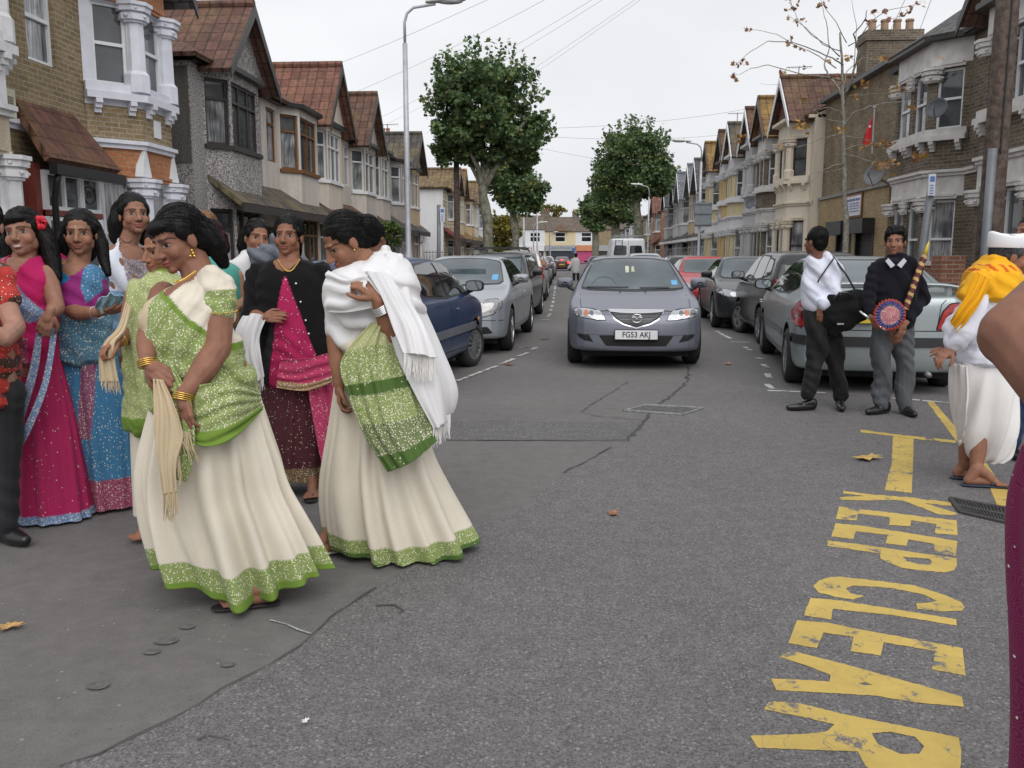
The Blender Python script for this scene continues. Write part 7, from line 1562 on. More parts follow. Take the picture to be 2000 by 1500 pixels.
def sandal(s, h, bl, t, D, mat, strap, z=None):
    B = Blob(); u = Vector((0, 0, .0)); zz = -.030; B.cap(h+Vector((0, 0, zz))-D*.01, .036, bl+D*.045+Vector((0, 0, zz+.008)), .042)
    o = mould('sandal', B, mat, s.t, .006, 3, (1, 1, 1), base=s.base, shape=lambda P, Nn: np.column_stack([P[:, 0], P[:, 1], np.interp(P[:, 2]-(h.z+zz)-((P[:, :2]-np.array(h[:2]))@np.array(D[:2]))*((bl.z-h.z+.008)/.2), [-.05, .05], [-.009, .009])+(h.z+zz)+((P[:, :2]-np.array(h[:2]))@np.array(D[:2]))*((bl.z-h.z+.008)/.2)]))
    T = MB(); top = bl+Vector((0, 0, .024)); tip = bl+D*.028+t*.012+Vector((0, 0, -.002)); T.tube([tip-s.base, top+t*.006-s.base, bl+t*.034-D*.03-s.base+Vector((0, 0, -.01))], .006, 6); T.tube([top+t*.006-s.base, bl-t*.036-D*.03-s.base+Vector((0, 0, -.01))], .006, 6); T.build('strap', strap, o, smooth=True); return o
def shoe(s, h, bl, D, mat=None, sz=1):
    B = Blob(); B.cap(h+Vector((0, 0, .0)), .038*sz, h+Vector((0, 0, .03)), .04*sz); B.cap(h, .036*sz, bl, .041*sz); B.cap(bl, .04*sz, bl+D*.07, .028*sz); B.cap(h+Vector((0, 0, .04)), .036, bl.lerp(h, .45)+Vector((0, 0, .022)), .034)
    def sh(P, Nn): P[:, 2] = np.maximum(P[:, 2], .006); return P
    o = mould('shoe', B, mat or LEATH, s.t, .006, 3, base=s.base, shape=sh)
    T = MB(); T.tube([h-D*.03-s.base+Vector((0, 0, -.025)), bl+D*.08-s.base+Vector((0, 0, -.025))], .02, 8); return o
# ------------------------------------------------------------------ the people
def pix(s, P):             # place on the cloth, measured across the figure (planar, along y)
    r = (P[:, 2]-CAMH)/s.Y; b = (r*CP+SP)/(CP-r*SP); a = P[:, 0]/s.Y*(CP+b*SP); return 1000+1700*a, 750-1700*b
def rowsB(s, rows, B=None, rz=None, sh=0):
    B = B or Blob(); n = max(8, int(abs(rows[-1][0]-rows[0][0])/5)); V = []; F = []; m = 40
    for i in range(-2, n+3):
        t = min(max(i/n, 0), 1); y, xl, xr, dp, dy = (cr1([float(r[q]) for r in rows], t) for q in range(5)); a = W(xl, y, s.Y); b = W(xr, y, s.Y); e = 1 if 0 <= i <= n else .85 if i in (-1, n+1) else .5
        c = Vector(((a.x+b.x)/2, s.Y+dy, a.z+(.0 if 0 <= i <= n else (.022 if i in (-1, n+1) else .034)*(1 if i < 0 else -1)))); rx = max(.02, (b.x-a.x)/2-sh)*e; ry = max(.02, dp-sh)*e
        for k in range(m): q = 2*PI*k/m; cs, sn = math.cos(q), math.sin(q); V.append(c+Vector((rx*math.copysign(abs(cs)**.86, cs), ry*math.copysign(abs(sn)**.86, sn), 0)))
    for i in range(n+4):
        for k in range(m): F.append((i*m+k, (i+1)*m+k, (i+1)*m+(k+1) % m, i*m+(k+1) % m))
    F += [tuple(range(m)), tuple(range((n+5)*m-1, (n+4)*m-1, -1))]; return B.add(V, F)
def zone(zs, base):        # colour areas given as outlines on the cloth: (outline, colour, sparkle)
    def f(s):
        def g(P, C, S_):
            X, Y_ = pix(s, P); C[:] = base
            for poly, c, k in zs:
                m = sdpoly(poly, X, Y_) < 0; C[m] = c; S_[m] = k
            return C, S_
        return g
    return f
CRM = (.66, .60, .50); GRN1 = (.17, .255, .05); GRN2 = (.15, .245, .035); GRN3 = (.06, .12, .022); BEI = (.55, .44, .29); PNK = (.50, .012, .12); PNKD = (.37, .009, .09); SHW = (.71, .70, .71); BLU1 = (.015, .16, .34); BLUB = (.09, .19, .42); PUR = (.25, .02, .16)
EG = (.30, .155, .105); E2 = (.22, .105, .065); E3 = (.36, .19, .125)
F0 = lambda d, fr, am, sd=0, sh=.6: (lambda P: folds(P, d, fr, am, sd, sh))
SOLE = plain((.015, .013, .013), .6, name='sandal_black'); BNAVY = plain((.03, .045, .08), .6, name='sandal_navy')
# ---- 1 walking woman in front
s = Person('woman in a cream and lime green sari striding in front, clutching a beige fringed scarf', 390, 3.5, (.25, .118, .078)); Y = s.Y
p = s.p; M = s.head(349, 470, 1.08, -42, 20, -4, neck=p(392, 548, .02), smile=.5, nr=.056)
s.core(p(392, 548), p(400, 760), [p(360, 1085, .12), p(475, 1120, -.02)], (.10, .14)); R1 = [(540, 362, 410, .07, .02), (556, 338, 434, .10, .0), (575, 312, 446, .125, -.01), (605, 287, 456, .15, -.02), (650, 285, 460, .165, -.02), (700, 290, 480, .175, -.01), (745, 297, 498, .18, 0), (800, 302, 508, .18, 0)]; rowsB(s, R1, s.B, sh=.013)
s.B.ch([p(424, 560, -.03), p(425, 620, -.07), p(423, 680, -.12), p(398, 722, -.19), p(361, 768, -.26)], [.062, .063, .056, .050, .031]); s.hand(p(358, 776, -.27), (.12, -.15, -1), (.5, .9, 0), -1, 32, 1.0)
s.arm(p(320, 575, .08), p(290, 660, -.1), p(286, 706, -.22), (.055, .045, .04, .027)); s.hand(p(290, 712, -.23), (.75, -.35, -.45), (.2, .9, -.5), -1, 38, 1.0)
ak = p(505, 1120, -.11); ak.z = .08; h1 = s.foot(ak, (-1, -.28, 0), .88); h2 = s.foot(p(385, 1085, .16) , (-1, -.1, 0), 1.0, z0=.09, tilt=.25)
s.body(); s.hair([[(.03, .08, .02, .05), (.05, .1, -.05, .04), (.05, .105, -.13, .022)], [(-.03, .09, .03, .05), (0, .11, -.06, .04)]], strands=60, bangs=True)
sandal(s, *h1, SOLE, SOLE); sandal(s, *h2, SOLE, SOLE)
gr_poly = [(322, 566), (347, 572), (402, 622), (465, 672), (530, 690), (530, 815), (280, 815), (296, 730), (314, 650)]; gb = [(322, 562), (347, 568), (402, 618), (465, 668), (530, 686), (530, 696), (465, 680), (402, 632), (347, 582), (326, 572)]
B = rowsB(s, R1)
s.wear('sari_drape', B, CRM, .007, 3, fold=lambda P: folds(P, (.55, .1, 1), 62, .009, 2, .5)+folds(P, (-.75, .2, .5), 95, .004, 5), colf=zone([([(300, 530), (340, 530), (336, 566), (322, 580), (314, 650), (290, 740), (262, 770), (262, 590)], BEI, .1), (gr_poly, GRN1, .85), (gb, GRN2, 0)], CRM)(s), cut=[(325, 520), (400, 515), (385, 545), (360, 568), (347, 574), (338, 568)])
B = Blob().ch([p(415, 552, -.02), p(424, 575, -.04), p(425, 600, -.06)], [.07, .079, .076]); s.wear('sleeve', B, CRM, .006, 2, colf=zone([([(370, 570), (480, 563), (480, 615), (370, 615)], GRN1, .8)], CRM)(s), fold=F0((.3, 0, 1), 110, .002))
beads(s, [p(425+38*math.cos(a), 603+6*math.sin(a)+3, -.065-.075*math.sin(a)) for a in np.linspace(0, PI, 22)], .0035, GOLD, 'bead_trim')
def sk1(th, t, z, hz, zz):
    d = z-zz[-1]-hz; return ((GRN1, .8) if .02 < d < .10 else (GRN2, 0) if d <= .022 else (CRM, 0))
skirt(s, 'skirt', [(770, 303, 503, .8), (800, 295, 511, .8), (850, 284, 526, .78), (900, 276, 542, .75), (950, 276, 556, .7), (1000, 284, 580, .66), (1050, 297, 604, .62), (1108, 315, 630, .56)], pl=15, a0=.006, a1=.055, colf=sk1, hem=[(-PI/2+.2, .65, -.095), (-PI/2-.95, .3, .035)], drift=.5, seed=4, sharp=.8)
g = lambda u, v: ((GRN2, 0) if v > .72 or u < .02 else (GRN1, .95))
drape(s, 'sari_end', [[(345, 765, -.20), (400, 750, -.25), (460, 748, -.22), (506, 765, -.07)], [(352, 820, -.23), (402, 815, -.27), (458, 800, -.25), (510, 785, -.07)], [(368, 858, -.25), (405, 872, -.29), (455, 856, -.26), (512, 800, -.06)]], g, 5, .006, along='u')
drape(s, 'sari_end', [[(326, 700, -.23), (340, 720, -.25)], [(340, 780, -.27), (375, 790, -.28)], [(352, 880, -.29), (380, 880, -.28)], [(338, 935, -.28), (364, 940, -.27)]], lambda u, v: (GRN1, .8), 2, .006)
o = drape(s, 'scarf', [[(302, 740, -.27), (318, 742, -.28)], [(302, 790, -.29), (340, 790, -.30)], [(303, 850, -.30), (358, 848, -.31)], [(310, 910, -.30), (345, 905, -.32)], [(318, 965, -.30), (346, 960, -.31)]], None, 3, .007, col=BEI)
SC_ = plain((.50, .40, .25), .8, var=.2, name='scarf_thread'); fringe(s, (318, 962, -.3), (346, 958, -.31), 34, .10, o, SC_); fringe(s, (345, 870, -.31), (352, 905, -.31), 16, .09, o, SC_, 2); fringe(s, (352, 845, -.31), (372, 850, -.3), 14, .09, o, SC_, 3, sway=.2)
bangle(s, p(358, 769, -.262), (-.2, -.3, -1), .038, 4, GOLD); bangle(s, p(287, 704, -.222), (.3, -.3, -1), .034, 4, GOLD)
beads(s, [M @ Vector((.066, .0, -.042-.011*i)) for i in range(3)]+[M @ Vector((.058, -.01, -.06))], .0065, GOLD, 'earring'); beads(s, [p(343+38*t-6*math.sin(t*PI), 550-20*t*t+2*math.sin(t*3), -.135+.05*t) for t in np.linspace(0, 1, 20)], .005, GOLD); beads(s, [M @ Vector((0, -.099, .028))], .0035, GOLD, 'forehead_jewel')
# ---- 2 woman bending, wrapped in a white shawl
s = Person('woman bowing her head, wrapped in a white fringed shawl over a green and cream sari', 765, 4.05, (.27, .13, .078)); p = s.p
M = s.head(673, 474, 1.07, -62, 34, 0, neck=p(733, 540, .05), nr=.054); s.core(p(740, 560), p(730, 730), [p(648, 1040, .05), p(790, 1060, .0)], (.10, .14))
s.arm(p(775, 580, -.1), p(768, 655, -.2), p(738, 592, -.27), (.05, .046, .042, .028)); s.hand(p(733, 582, -.28), (-.55, -.1, .6), (-.4, .5, -.5), 1, 84, .98)
s.B.ch([p(655, 660, -.1), p(660, 720, -.14), p(663, 752, -.16)], [.042, .036, .026]); s.hand(p(663, 754, -.16), (0, -.1, -1), (1, .1, 0), 1, 40, .9)
h1 = s.foot(p(658, 1028, .0), (-.85, -.6, 0), .95); s.body(); s.hair([[(0, .10, .02, .045), (0, .135, .01, .043), (0, .15, -.035, .036)]], fold=.0008, strands=24)
sandal(s, *h1, plain((.6, .57, .5), .6, name='sandal_cream'), SOLE)
wl = [(600, 720), (646, 688), (700, 655), (745, 622), (800, 640), (900, 640), (900, 760), (600, 760)]
B = rowsB(s, [(492, 738, 760, .05, .06), (505, 712, 790, .10, .04), (530, 650, 808, .15, .0), (560, 633, 820, .18, -.01), (600, 635, 826, .19, -.01), (640, 641, 828, .19, -.01), (680, 646, 815, .18, 0), (720, 662, 800, .17, 0)])
s.wear('shawl', B, SHW, .007, 3, fold=lambda P: folds(P, (.25, .1, 1), 48, .012, 3, .55)+folds(P, (.7, .1, .8), 80, .004, 7), colf=zone([(wl, CRM, 0)], SHW)(s))
def sk2(th, t, z, hz, zz):
    d = z-zz[-1]-hz; return ((GRN1, .75) if .018 < d < .085 else (GRN3, .1) if d <= .02 else (CRM, 0))
skirt(s, 'skirt', [(690, 662, 795, .85), (740, 660, 808, .85), (800, 654, 820, .82), (850, 648, 836, .8), (900, 641, 852, .78), (950, 637, 876, .72), (1000, 640, 902, .68), (1060, 650, 934, .6)], pl=14, a0=.006, a1=.04, colf=sk2, hem=[(-PI/2+.1, .7, -.06)], drift=.6, seed=11, sharp=.8)
def gp(u, v): return (((.40, .42, .2), .3) if v < .2 else (GRN3, .08) if (v > .88 or .42 < v < .5) else (GRN1, 1.0) if (.5 < v < .68 or v < .42) else (GRN3, .9))
drape(s, 'sari_end', [[(728, 632, -.22), (745, 628, -.24), (765, 645, -.22)], [(668, 705, -.26), (725, 690, -.28), (795, 690, -.20)], [(682, 775, -.29), (745, 768, -.31), (818, 750, -.22)], [(712, 850, -.31), (772, 846, -.33), (840, 825, -.22)], [(758, 922, -.33), (805, 902, -.34), (852, 862, -.24)]], gp, 6, .009, nv=110)
o = drape(s, 'shawl_end', [[(742, 500, -.02), (775, 495, .0), (800, 520, .06)], [(752, 600, -.2), (795, 590, -.17), (824, 590, .05)], [(775, 690, -.27), (825, 680, -.2), (862, 680, .05)], [(812, 770, -.27), (855, 760, -.2), (896, 762, .06)], [(848, 838, -.24), (866, 828, -.2), (884, 800, .05)]], None, 3, .012, col=SHW, seed=2)
WTH = plain((.78, .76, .74), .8, name='white_thread'); fringe(s, (846, 832, -.24), (880, 812, -.1), 50, .09, o, WTH)
o = drape(s, 'shawl_end', [[(712, 530, -.28), (740, 532, -.26), (770, 548, -.2)], [(745, 580, -.29), (775, 590, -.28), (812, 610, -.22)], [(768, 640, -.31), (800, 640, -.31), (832, 650, -.26)], [(788, 690, -.33), (820, 692, -.33), (850, 700, -.27)]], None, 3, .010, col=SHW, seed=5); fringe(s, (790, 690, -.33), (848, 700, -.27), 60, .10, o, WTH, 4)
drape(s, 'shawl_fold', [[(640, 528, -.14), (680, 545, -.24), (720, 537, -.28)], [(634, 560, -.16), (680, 570, -.27), (716, 560, -.30)], [(638, 610, -.18), (680, 610, -.27), (735, 600, -.27)]], None, 3, .010, col=SHW, along='u', seed=8)
bangle(s, p(741, 598, -.272), (.3, .2, -.6), .035, 5, SILV, name='watch', rr=.004); beads(s, [M @ Vector((.071, -.0, -.036))], .006, GOLD, 'earring'); beads(s, [M @ Vector((.016, -.1, -.032))], .0018, GOLD, 'nose_stud')
# ---- 3 green sari woman half hidden behind the first
s = Person('woman in pale green sari half hidden behind the striding woman, holding a twisted scarf', 285, 4.25, (.30, .14, .085)); p = s.p
M = s.head(316, 490, 1.02, -35, 10, 0, neck=p(318, 548), smile=.6); s.core(p(312, 560), p(310, 740), [p(290, 1000), p(330, 1000, .1)], (.09, .13))
s.arm(p(262, 575, .0), p(248, 650, -.05), p(232, 668, -.22), (.045, .042, .037, .026)); s.hand(p(231, 664, -.23), (-.35, -.4, -.25), (.3, .2, -1), 1, 55, .9); h1 = s.foot(p(312, 1005, .0), (-.8, -.5, 0), .85); s.body(); s.hair()
B = rowsB(s, [(538, 290, 345, .08, 0), (552, 262, 372, .12, 0), (590, 252, 385, .14, 0), (640, 250, 385, .15, 0), (700, 249, 380, .16, 0), (760, 247, 375, .17, 0), (800, 246, 370, .17, 0), (832, 250, 372, .16, 0)])
s.wear('sari_drape', B, GRN1, .007, 3, fold=lambda P: folds(P, (1, .2, .12), 75, .009, 2, .5), colf=zone([([(280, 560), (300, 560), (300, 720), (285, 720)], (.2, .27, .09), .3), ([(240, 800), (400, 790), (400, 850), (240, 850)], GRN2, 0)], GRN1)(s) if False else zone([([(240, 530), (400, 530), (400, 805), (240, 805)], (.30, .36, .12), .7)], GRN2)(s))
skirt(s, 'skirt', [(800, 256, 370), (900, 258, 372), (1000, 264, 380)], pl=14, a1=.015, colf=lambda *a: (CRM, 0))
o = drape(s, 'scarf', [[(248, 590, -.15), (256, 600, -.17)], [(232, 640, -.22), (243, 645, -.24)], [(205, 668, -.27), (225, 672, -.29)], [(194, 700, -.28), (225, 705, -.29)], [(195, 745, -.28), (232, 745, -.29)]], None, 3, .008, col=BEI); fringe(s, (198, 742, -.28), (232, 742, -.29), 24, .06, o, SC_, 7); bangle(s, p(236, 664, -.21), (.4, .3, .2), .03, 3, GOLD)
# ---- 4 woman in black cardigan
s = Person('woman in a long black cardigan over a pink sari, white shawl on her arm', 573, 5.15, (.25, .115, .072)); p = s.p
M = s.head(563, 463, 1.03, -4, -3, 0, neck=p(564, 512), nr=.055); s.core(p(565, 520), p(575, 720), [p(545, 925), p(612, 925)], (.10, .14)); R4 = [(506, 543, 588, .08, .0), (515, 518, 614, .11, 0), (550, 500, 638, .16, 0), (620, 502, 642, .18, 0), (690, 508, 648, .18, 0), (745, 510, 652, .17, 0)]; rowsB(s, R4, s.B, sh=.014)
s.arm(p(500, 545), p(490, 612, -.05), p(512, 620, -.2)); s.hand(p(514, 620, -.21), (1, -.2, .05), (0, 1, -.3), 1, 20, .85); h1 = s.foot(p(612, 915, -.08), (.1, -1, 0), .95); h2 = s.foot(p(545, 915, -.05), (-.1, -1, 0), .95)
s.body(); s.hair([[(.0, .07, .0, .06), (0, .09, -.07, .05)]], strands=30); sandal(s, *h1, SOLE, SOLE); sandal(s, *h2, SOLE, SOLE)
BK = (.011, .010, .011); B = rowsB(s, R4)
B.ch([p(507, 535), p(492, 612, -.06), p(516, 628, -.14)], [.075, .068, .055]); B.ch([p(627, 535), p(645, 620, -.02), p(652, 715, -.03)], [.075, .066, .05])
s.wear('cardigan', B, BK, .007, 3, mat=CLK, fold=F0((.75, .1, .5), 36, .009, 4), colf=zone([([(567, 540), (572, 540), (600, 610), (638, 720), (648, 800), (535, 800), (548, 660), (556, 600)], (.40, .012, .095), .12), ([(556, 600), (549, 660), (540, 720), (532, 800), (505, 800), (525, 700), (545, 620)], (.03, .028, .032), 0)], BK)(s), cut=[(535, 490), (592, 490), (588, 512), (576, 524), (565, 528), (553, 524), (541, 512)])
MRN = (.075, .008, .022); skirt(s, 'skirt', [(730, 515, 650), (800, 512, 655), (870, 514, 656), (930, 520, 652)], pl=12, a1=.012, colf=lambda th, t, z, hz, zz: (((.13, .06, .02), .7) if z-zz[-1] < .085 else (MRN, .14)), seed=3)
drape(s, 'sari_end', [[(600, 755, -.2), (660, 745, -.1)], [(612, 830, -.22), (664, 830, -.1)], [(628, 900, -.23), (664, 880, -.1)], [(640, 938, -.23), (662, 930, -.1)]], lambda u, v: ((.46, .014, .12), .3), 3, .012); drape(s, 'sari_end', [[(548, 700, -.2), (600, 700, -.215), (640, 690, -.18)], [(542, 735, -.21), (600, 740, -.225), (655, 725, -.18)], [(540, 757, -.22), (600, 763, -.235), (656, 742, -.18)]], lambda u, v: (((.25, .12, .05), .8) if v > .65 else ((.42, .012, .10), .25)), 4, .006, along='u')
o = drape(s, 'shawl', [[(478, 618, -.2), (500, 612, -.24), (520, 620, -.22)], [(462, 650, -.2), (488, 650, -.26), (505, 660, -.24)], [(470, 700, -.2), (490, 700, -.27), (510, 700, -.25)], [(490, 745, -.22), (502, 745, -.26), (516, 735, -.25)]], None, 3, .014, col=SHW); fringe(s, (490, 742, -.22), (515, 735, -.25), 26, .08, o, WTH, 3)
beads(s, [p(543+42*t, 508+22*math.sin(t*PI), -.09-.05*math.sin(t*PI)) for t in np.linspace(0, 1, 24)], .005, GOLD); beads(s, [M @ Vector((0, -.095, .03))], .004, plain((.4, .03, .02), .4, name='red_mark'), 'bindi')
for x, y in ((583, 592), (592, 628), (602, 664), (608, 690)): beads(s, [p(x-5, y-38, -.175)], .0075, SILV, 'button')
yb_ = drape(s, 'plastic_bag', [[(655, 712, -.05), (660, 712, -.05), (664, 715, -.05)], [(652, 745, -.06), (660, 745, -.09), (668, 745, -.04)], [(654, 785, -.06), (661, 788, -.1), (667, 785, -.04)]], lambda u, v: ((.68, .55, .03), 0), 2, .012); yb_.parent = None; yb_.location = s.base; tag(yb_, 'crumpled yellow plastic bag hanging between the cardigan and the white shawl', 'bag')
# ---- 5 woman in turquoise with dark red hair, 6 smiling woman, 7 person in grey, and heads further back
s = Person('woman in a turquoise top with dark red bobbed hair behind the striding woman', 418, 5.4, (.33, .17, .11), .006); p = s.p
M = s.head(408, 470, 1.0, -12, 4, 0, neck=p(415, 516)); s.core(p(418, 520), p(430, 720), [p(400, 900), p(450, 900)], (.10, .13)); s.arm(p(462, 540), p(470, 590), p(462, 605, -.14), (.045, .04, .036, .026)); s.hand(p(462, 604, -.15), (-.4, -.3, -.5), (-.3, .8, -.3), 1, 30, .9); s.body()
s.hair([[(.07, .03, .03, .036), (.085, .02, -.05, .036), (.06, .0, -.10, .022)], [(-.07, .03, .03, .03), (-.08, .02, -.06, .028)]], mat=HAIRR); B = rowsB(s, [(510, 400, 440, .08, 0), (525, 385, 466, .12, 0), (560, 380, 474, .15, 0), (640, 382, 474, .16, 0), (720, 385, 478, .17, 0)]); s.wear('top', B, (.07, .30, .25), fold=F0((.2, .1, 1), 34, .006)); skirt(s, 'skirt', [(700, 380, 480), (820, 375, 485), (900, 372, 490)], colf=lambda *a: ((.03, .03, .04), 0), a1=.01); beads(s, [M @ Vector((.07+.012*math.cos(a), -.02, -.065+.02*math.sin(a))) for a in np.linspace(0, 2*PI, 16)], .0025, SILV, 'hoop_earring')
s = Person('smiling woman in a white shawl looking right, behind the turquoise top', 492, 6.0, (.27, .13, .08), .006); p = s.p
M = s.head(503, 466, 1.05, 32, 2, 8, neck=p(492, 508), smile=1); s.core(p(490, 515), p(490, 680), [p(480, 850), p(505, 850)], (.10, .13)); s.body(); s.hair([[(-.07, .04, .02, .04), (-.08, .05, -.06, .035), (-.07, .05, -.11, .02)], [(0, .1, 0, .05)]])
B = rowsB(s, [(497, 470, 505, .10, .02), (515, 450, 520, .14, 0), (560, 452, 522, .15, 0), (640, 455, 522, .16, 0), (700, 455, 525, .16, 0)]); s.wear('shawl', B, SHW, fold=F0((.5, .2, .8), 50, .012), colf=zone([([(440, 575), (540, 540), (540, 720), (440, 720)], (.35, .13, .03), .1)], SHW)(s)); skirt(s, 'skirt', [(690, 455, 525), (860, 450, 530)], colf=lambda *a: ((.02, .02, .025), 0)); beads(s, [M @ Vector((0, -.096, .028))], .004, GOLD, 'bindi')
s = Person('person in a grey shirt with one arm round the smiling woman, mostly hidden', 550, 6.35, (.27, .13, .08), .007); p = s.p
s.head(572, 455, .95, 10, 0, 0, neck=p(568, 500)); s.core(p(565, 510), p(560, 700), [p(545, 850), p(575, 850)]); s.body(); s.hair(); B = rowsB(s, [(492, 555, 585, .08, 0), (505, 530, 600, .12, 0), (560, 525, 605, .15, 0), (700, 530, 600, .15, 0), (850, 535, 595, .12, 0)]); B.ch([p(535, 500, -.1), p(520, 500, -.55), p(505, 505, -.5), p(494, 492, -.5)], [.07, .075, .06, .04]); B.el(p(538, 470, -.3), (.06, .06, .05)); s.wear('shirt', B, (.13, .14, .17), fold=F0((.6, .1, .8), 60, .008))
s = Person('fair haired person whose forehead shows above the dark red bob', 397, 6.3, (.45, .28, .2), .008); p = s.p
s.head(401, 450, 1.0, -5, 18, 0, neck=p(398, 500)); s.core(p(398, 505), p(400, 680), [p(390, 840), p(410, 840)]); s.body(); s.hair(mat=HAIRF, cap=((0, .035, .05), (.082, .085, .083))); B = rowsB(s, [(492, 385, 412, .08, 0), (505, 368, 428, .12, 0), (600, 365, 430, .14, 0), (840, 370, 425, .13, 0)]); s.wear('coat', B, (.05, .05, .06))
s = Person('person with short dark hair just behind the bun of the bowing woman', 738, 7.6, (.2, .09, .06), .008, z=0); p = s.p
s.head(736, 466, 1.0, 150, 10, 0, neck=p(738, 500)); s.core(p(738, 505), p(740, 620), [p(730, 740), p(748, 740)]); s.body(); s.hair(); B = rowsB(s, [(497, 725, 750, .08, 0), (510, 712, 765, .12, 0), (600, 712, 768, .14, 0), (740, 720, 760, .13, 0)]); s.wear('coat', B, (.6, .6, .6))
# ---- 8 woman with white shawl and patterned dress
s = Person('tall woman with a sleek bob, white shawl and purple patterned dress looking right', 245, 5.3, (.27, .135, .09)); p = s.p
M = s.head(262, 421, 1.08, 38, -4, 0, neck=p(248, 478), smile=.2); s.core(p(246, 490), p(235, 690), [p(225, 900), p(255, 900)], (.10, .13)); R8 = [(476, 222, 262, .08, .02), (492, 200, 284, .12, 0), (540, 198, 292, .15, 0), (590, 198, 295, .16, 0), (640, 202, 290, .16, 0)]; rowsB(s, R8, s.B, sh=.014); s.body()
s.hair([[(-.06, .04, .04, .045), (-.085, .05, -.04, .045), (-.09, .055, -.12, .035)], [(.05, .06, .0, .045), (.06, .07, -.08, .04), (.06, .07, -.13, .03)], [(0, .1, 0, .06), (-.02, .1, -.1, .05)]])
B = rowsB(s, R8); s.wear('shawl', B, SHW, fold=F0((.75, .1, .55), 50, .011, 2), colf=zone([([(250, 480), (330, 480), (330, 640), (285, 600), (262, 525)], (.22, .16, .25), .9), ([(190, 560), (330, 575), (330, 700), (190, 700)], (.25, .42, .60), .0)], (.72, .76, .84))(s), cut=[(238, 465), (300, 465), (298, 500), (278, 508), (264, 505), (248, 486)]); DRS = (.055, .035, .055)
skirt(s, 'dress', [(620, 205, 290), (700, 208, 285), (800, 210, 282), (900, 205, 290)], pl=8, a1=.012, colf=lambda th, t, z, hz, zz: (((.30, .25, .33), .9) if math.sin(th*9+t*17)+math.sin(th*5-t*23) > .1 else (DRS, .2))); beads(s, [p(232+34*t, 462+12*math.sin(t*PI), -.07-.04*math.sin(t*PI)) for t in np.linspace(.1, 1, 12)], .004, SOLE)
# ---- 9 blue and purple sari
s = Person('young woman in a sparkling blue and magenta sari holding a pale blue packet', 170, 4.8, (.28, .14, .09)); p = s.p
M = s.head(157, 457, 1.06, 14, 2, 0, neck=p(152, 518)); s.core(p(150, 530), p(165, 720), [p(180, 970), p(230, 965)], (.10, .13)); R9 = [(513, 135, 172, .08, 0), (523, 114, 192, .11, 0), (545, 108, 206, .13, 0), (590, 110, 208, .15, 0), (640, 106, 214, .16, 0), (700, 110, 226, .17, 0)]; rowsB(s, R9, s.B, sh=.013)
s.B.ch([p(117, 520, -.02), p(116, 560, -.04), p(122, 604, -.07), p(160, 612, -.18), p(192, 610, -.26)], [.055, .047, .045, .040, .028]); s.hand(p(195, 609, -.27), (1, -.3, .1), (-.1, .4, 1), -1, 15, .95); s.body()
s.hair([[(-.06, .04, .04, .04), (-.09, .035, -.05, .04), (-.085, .03, -.13, .03), (-.07, .02, -.18, .02)], [(.06, .04, .04, .035), (.09, .03, -.05, .035), (.10, .01, -.13, .028), (.12, -.02, -.2, .018)], [(0, .09, 0, .06), (0, .1, -.1, .05)]], strands=20)
B = rowsB(s, R9)
s.wear('blouse', B, PUR, .007, 3, fold=F0((.7, .1, .6), 60, .006, 2), colf=zone([([(128, 505), (150, 505), (158, 545), (140, 560)], BLU1, 0), ([(180, 510), (205, 515), (206, 570), (190, 590), (180, 560)], BLU1, .4), ([(100, 620), (235, 590), (235, 720), (100, 720)], (.02, .14, .25), .5)], PUR)(s), cut=[(132, 500), (180, 500), (178, 520), (168, 534), (156, 538), (144, 530), (136, 518)])
B = Blob().ch([p(120, 510), p(115, 532, -.03), p(115, 545, -.035)], [.05, .064, .062]); s.wear('sleeve', B, (.42, .015, .12), .006, 2, colf=zone([([(90, 530), (140, 530), (140, 560), (90, 560)], (.42, .05, .12), .7)], (.42, .015, .12))(s))
def sk3(th, t, z, hz, zz):
    d = z-zz[-1]; x = math.cos(th); return ((.26, .012, .10), .55) if d < .17 else ((.20, .02, .13), .6) if abs(x-(.75-1.25*t)) < .22 and t < .62 else (BLU1, .3)
skirt(s, 'skirt', [(650, 106, 215), (700, 110, 226), (800, 120, 246), (900, 135, 258), (985, 150, 266)], pl=12, a1=.016, colf=sk3, seed=8)
bangle(s, p(183, 611, -.235), (1, -.2, 0), .032, 5, SILV); pk = drape(s, 'packet', [[(190, 585, -.36), (215, 575, -.38), (242, 578, -.3)], [(186, 600, -.3), (215, 592, -.33), (244, 590, -.26)], [(190, 614, -.28), (215, 606, -.3), (240, 602, -.25)]], lambda u, v: ((.25, .48, .62), .5), 3, .012); pk.parent = None; pk.location = s.base; tag(pk, 'shiny pale blue packet in the hands of the woman in the blue sari', 'packet'); beads(s, [M @ Vector((0, -.096, .03+.006*i)) for i in range(3)], .003, SILV, 'bindi')
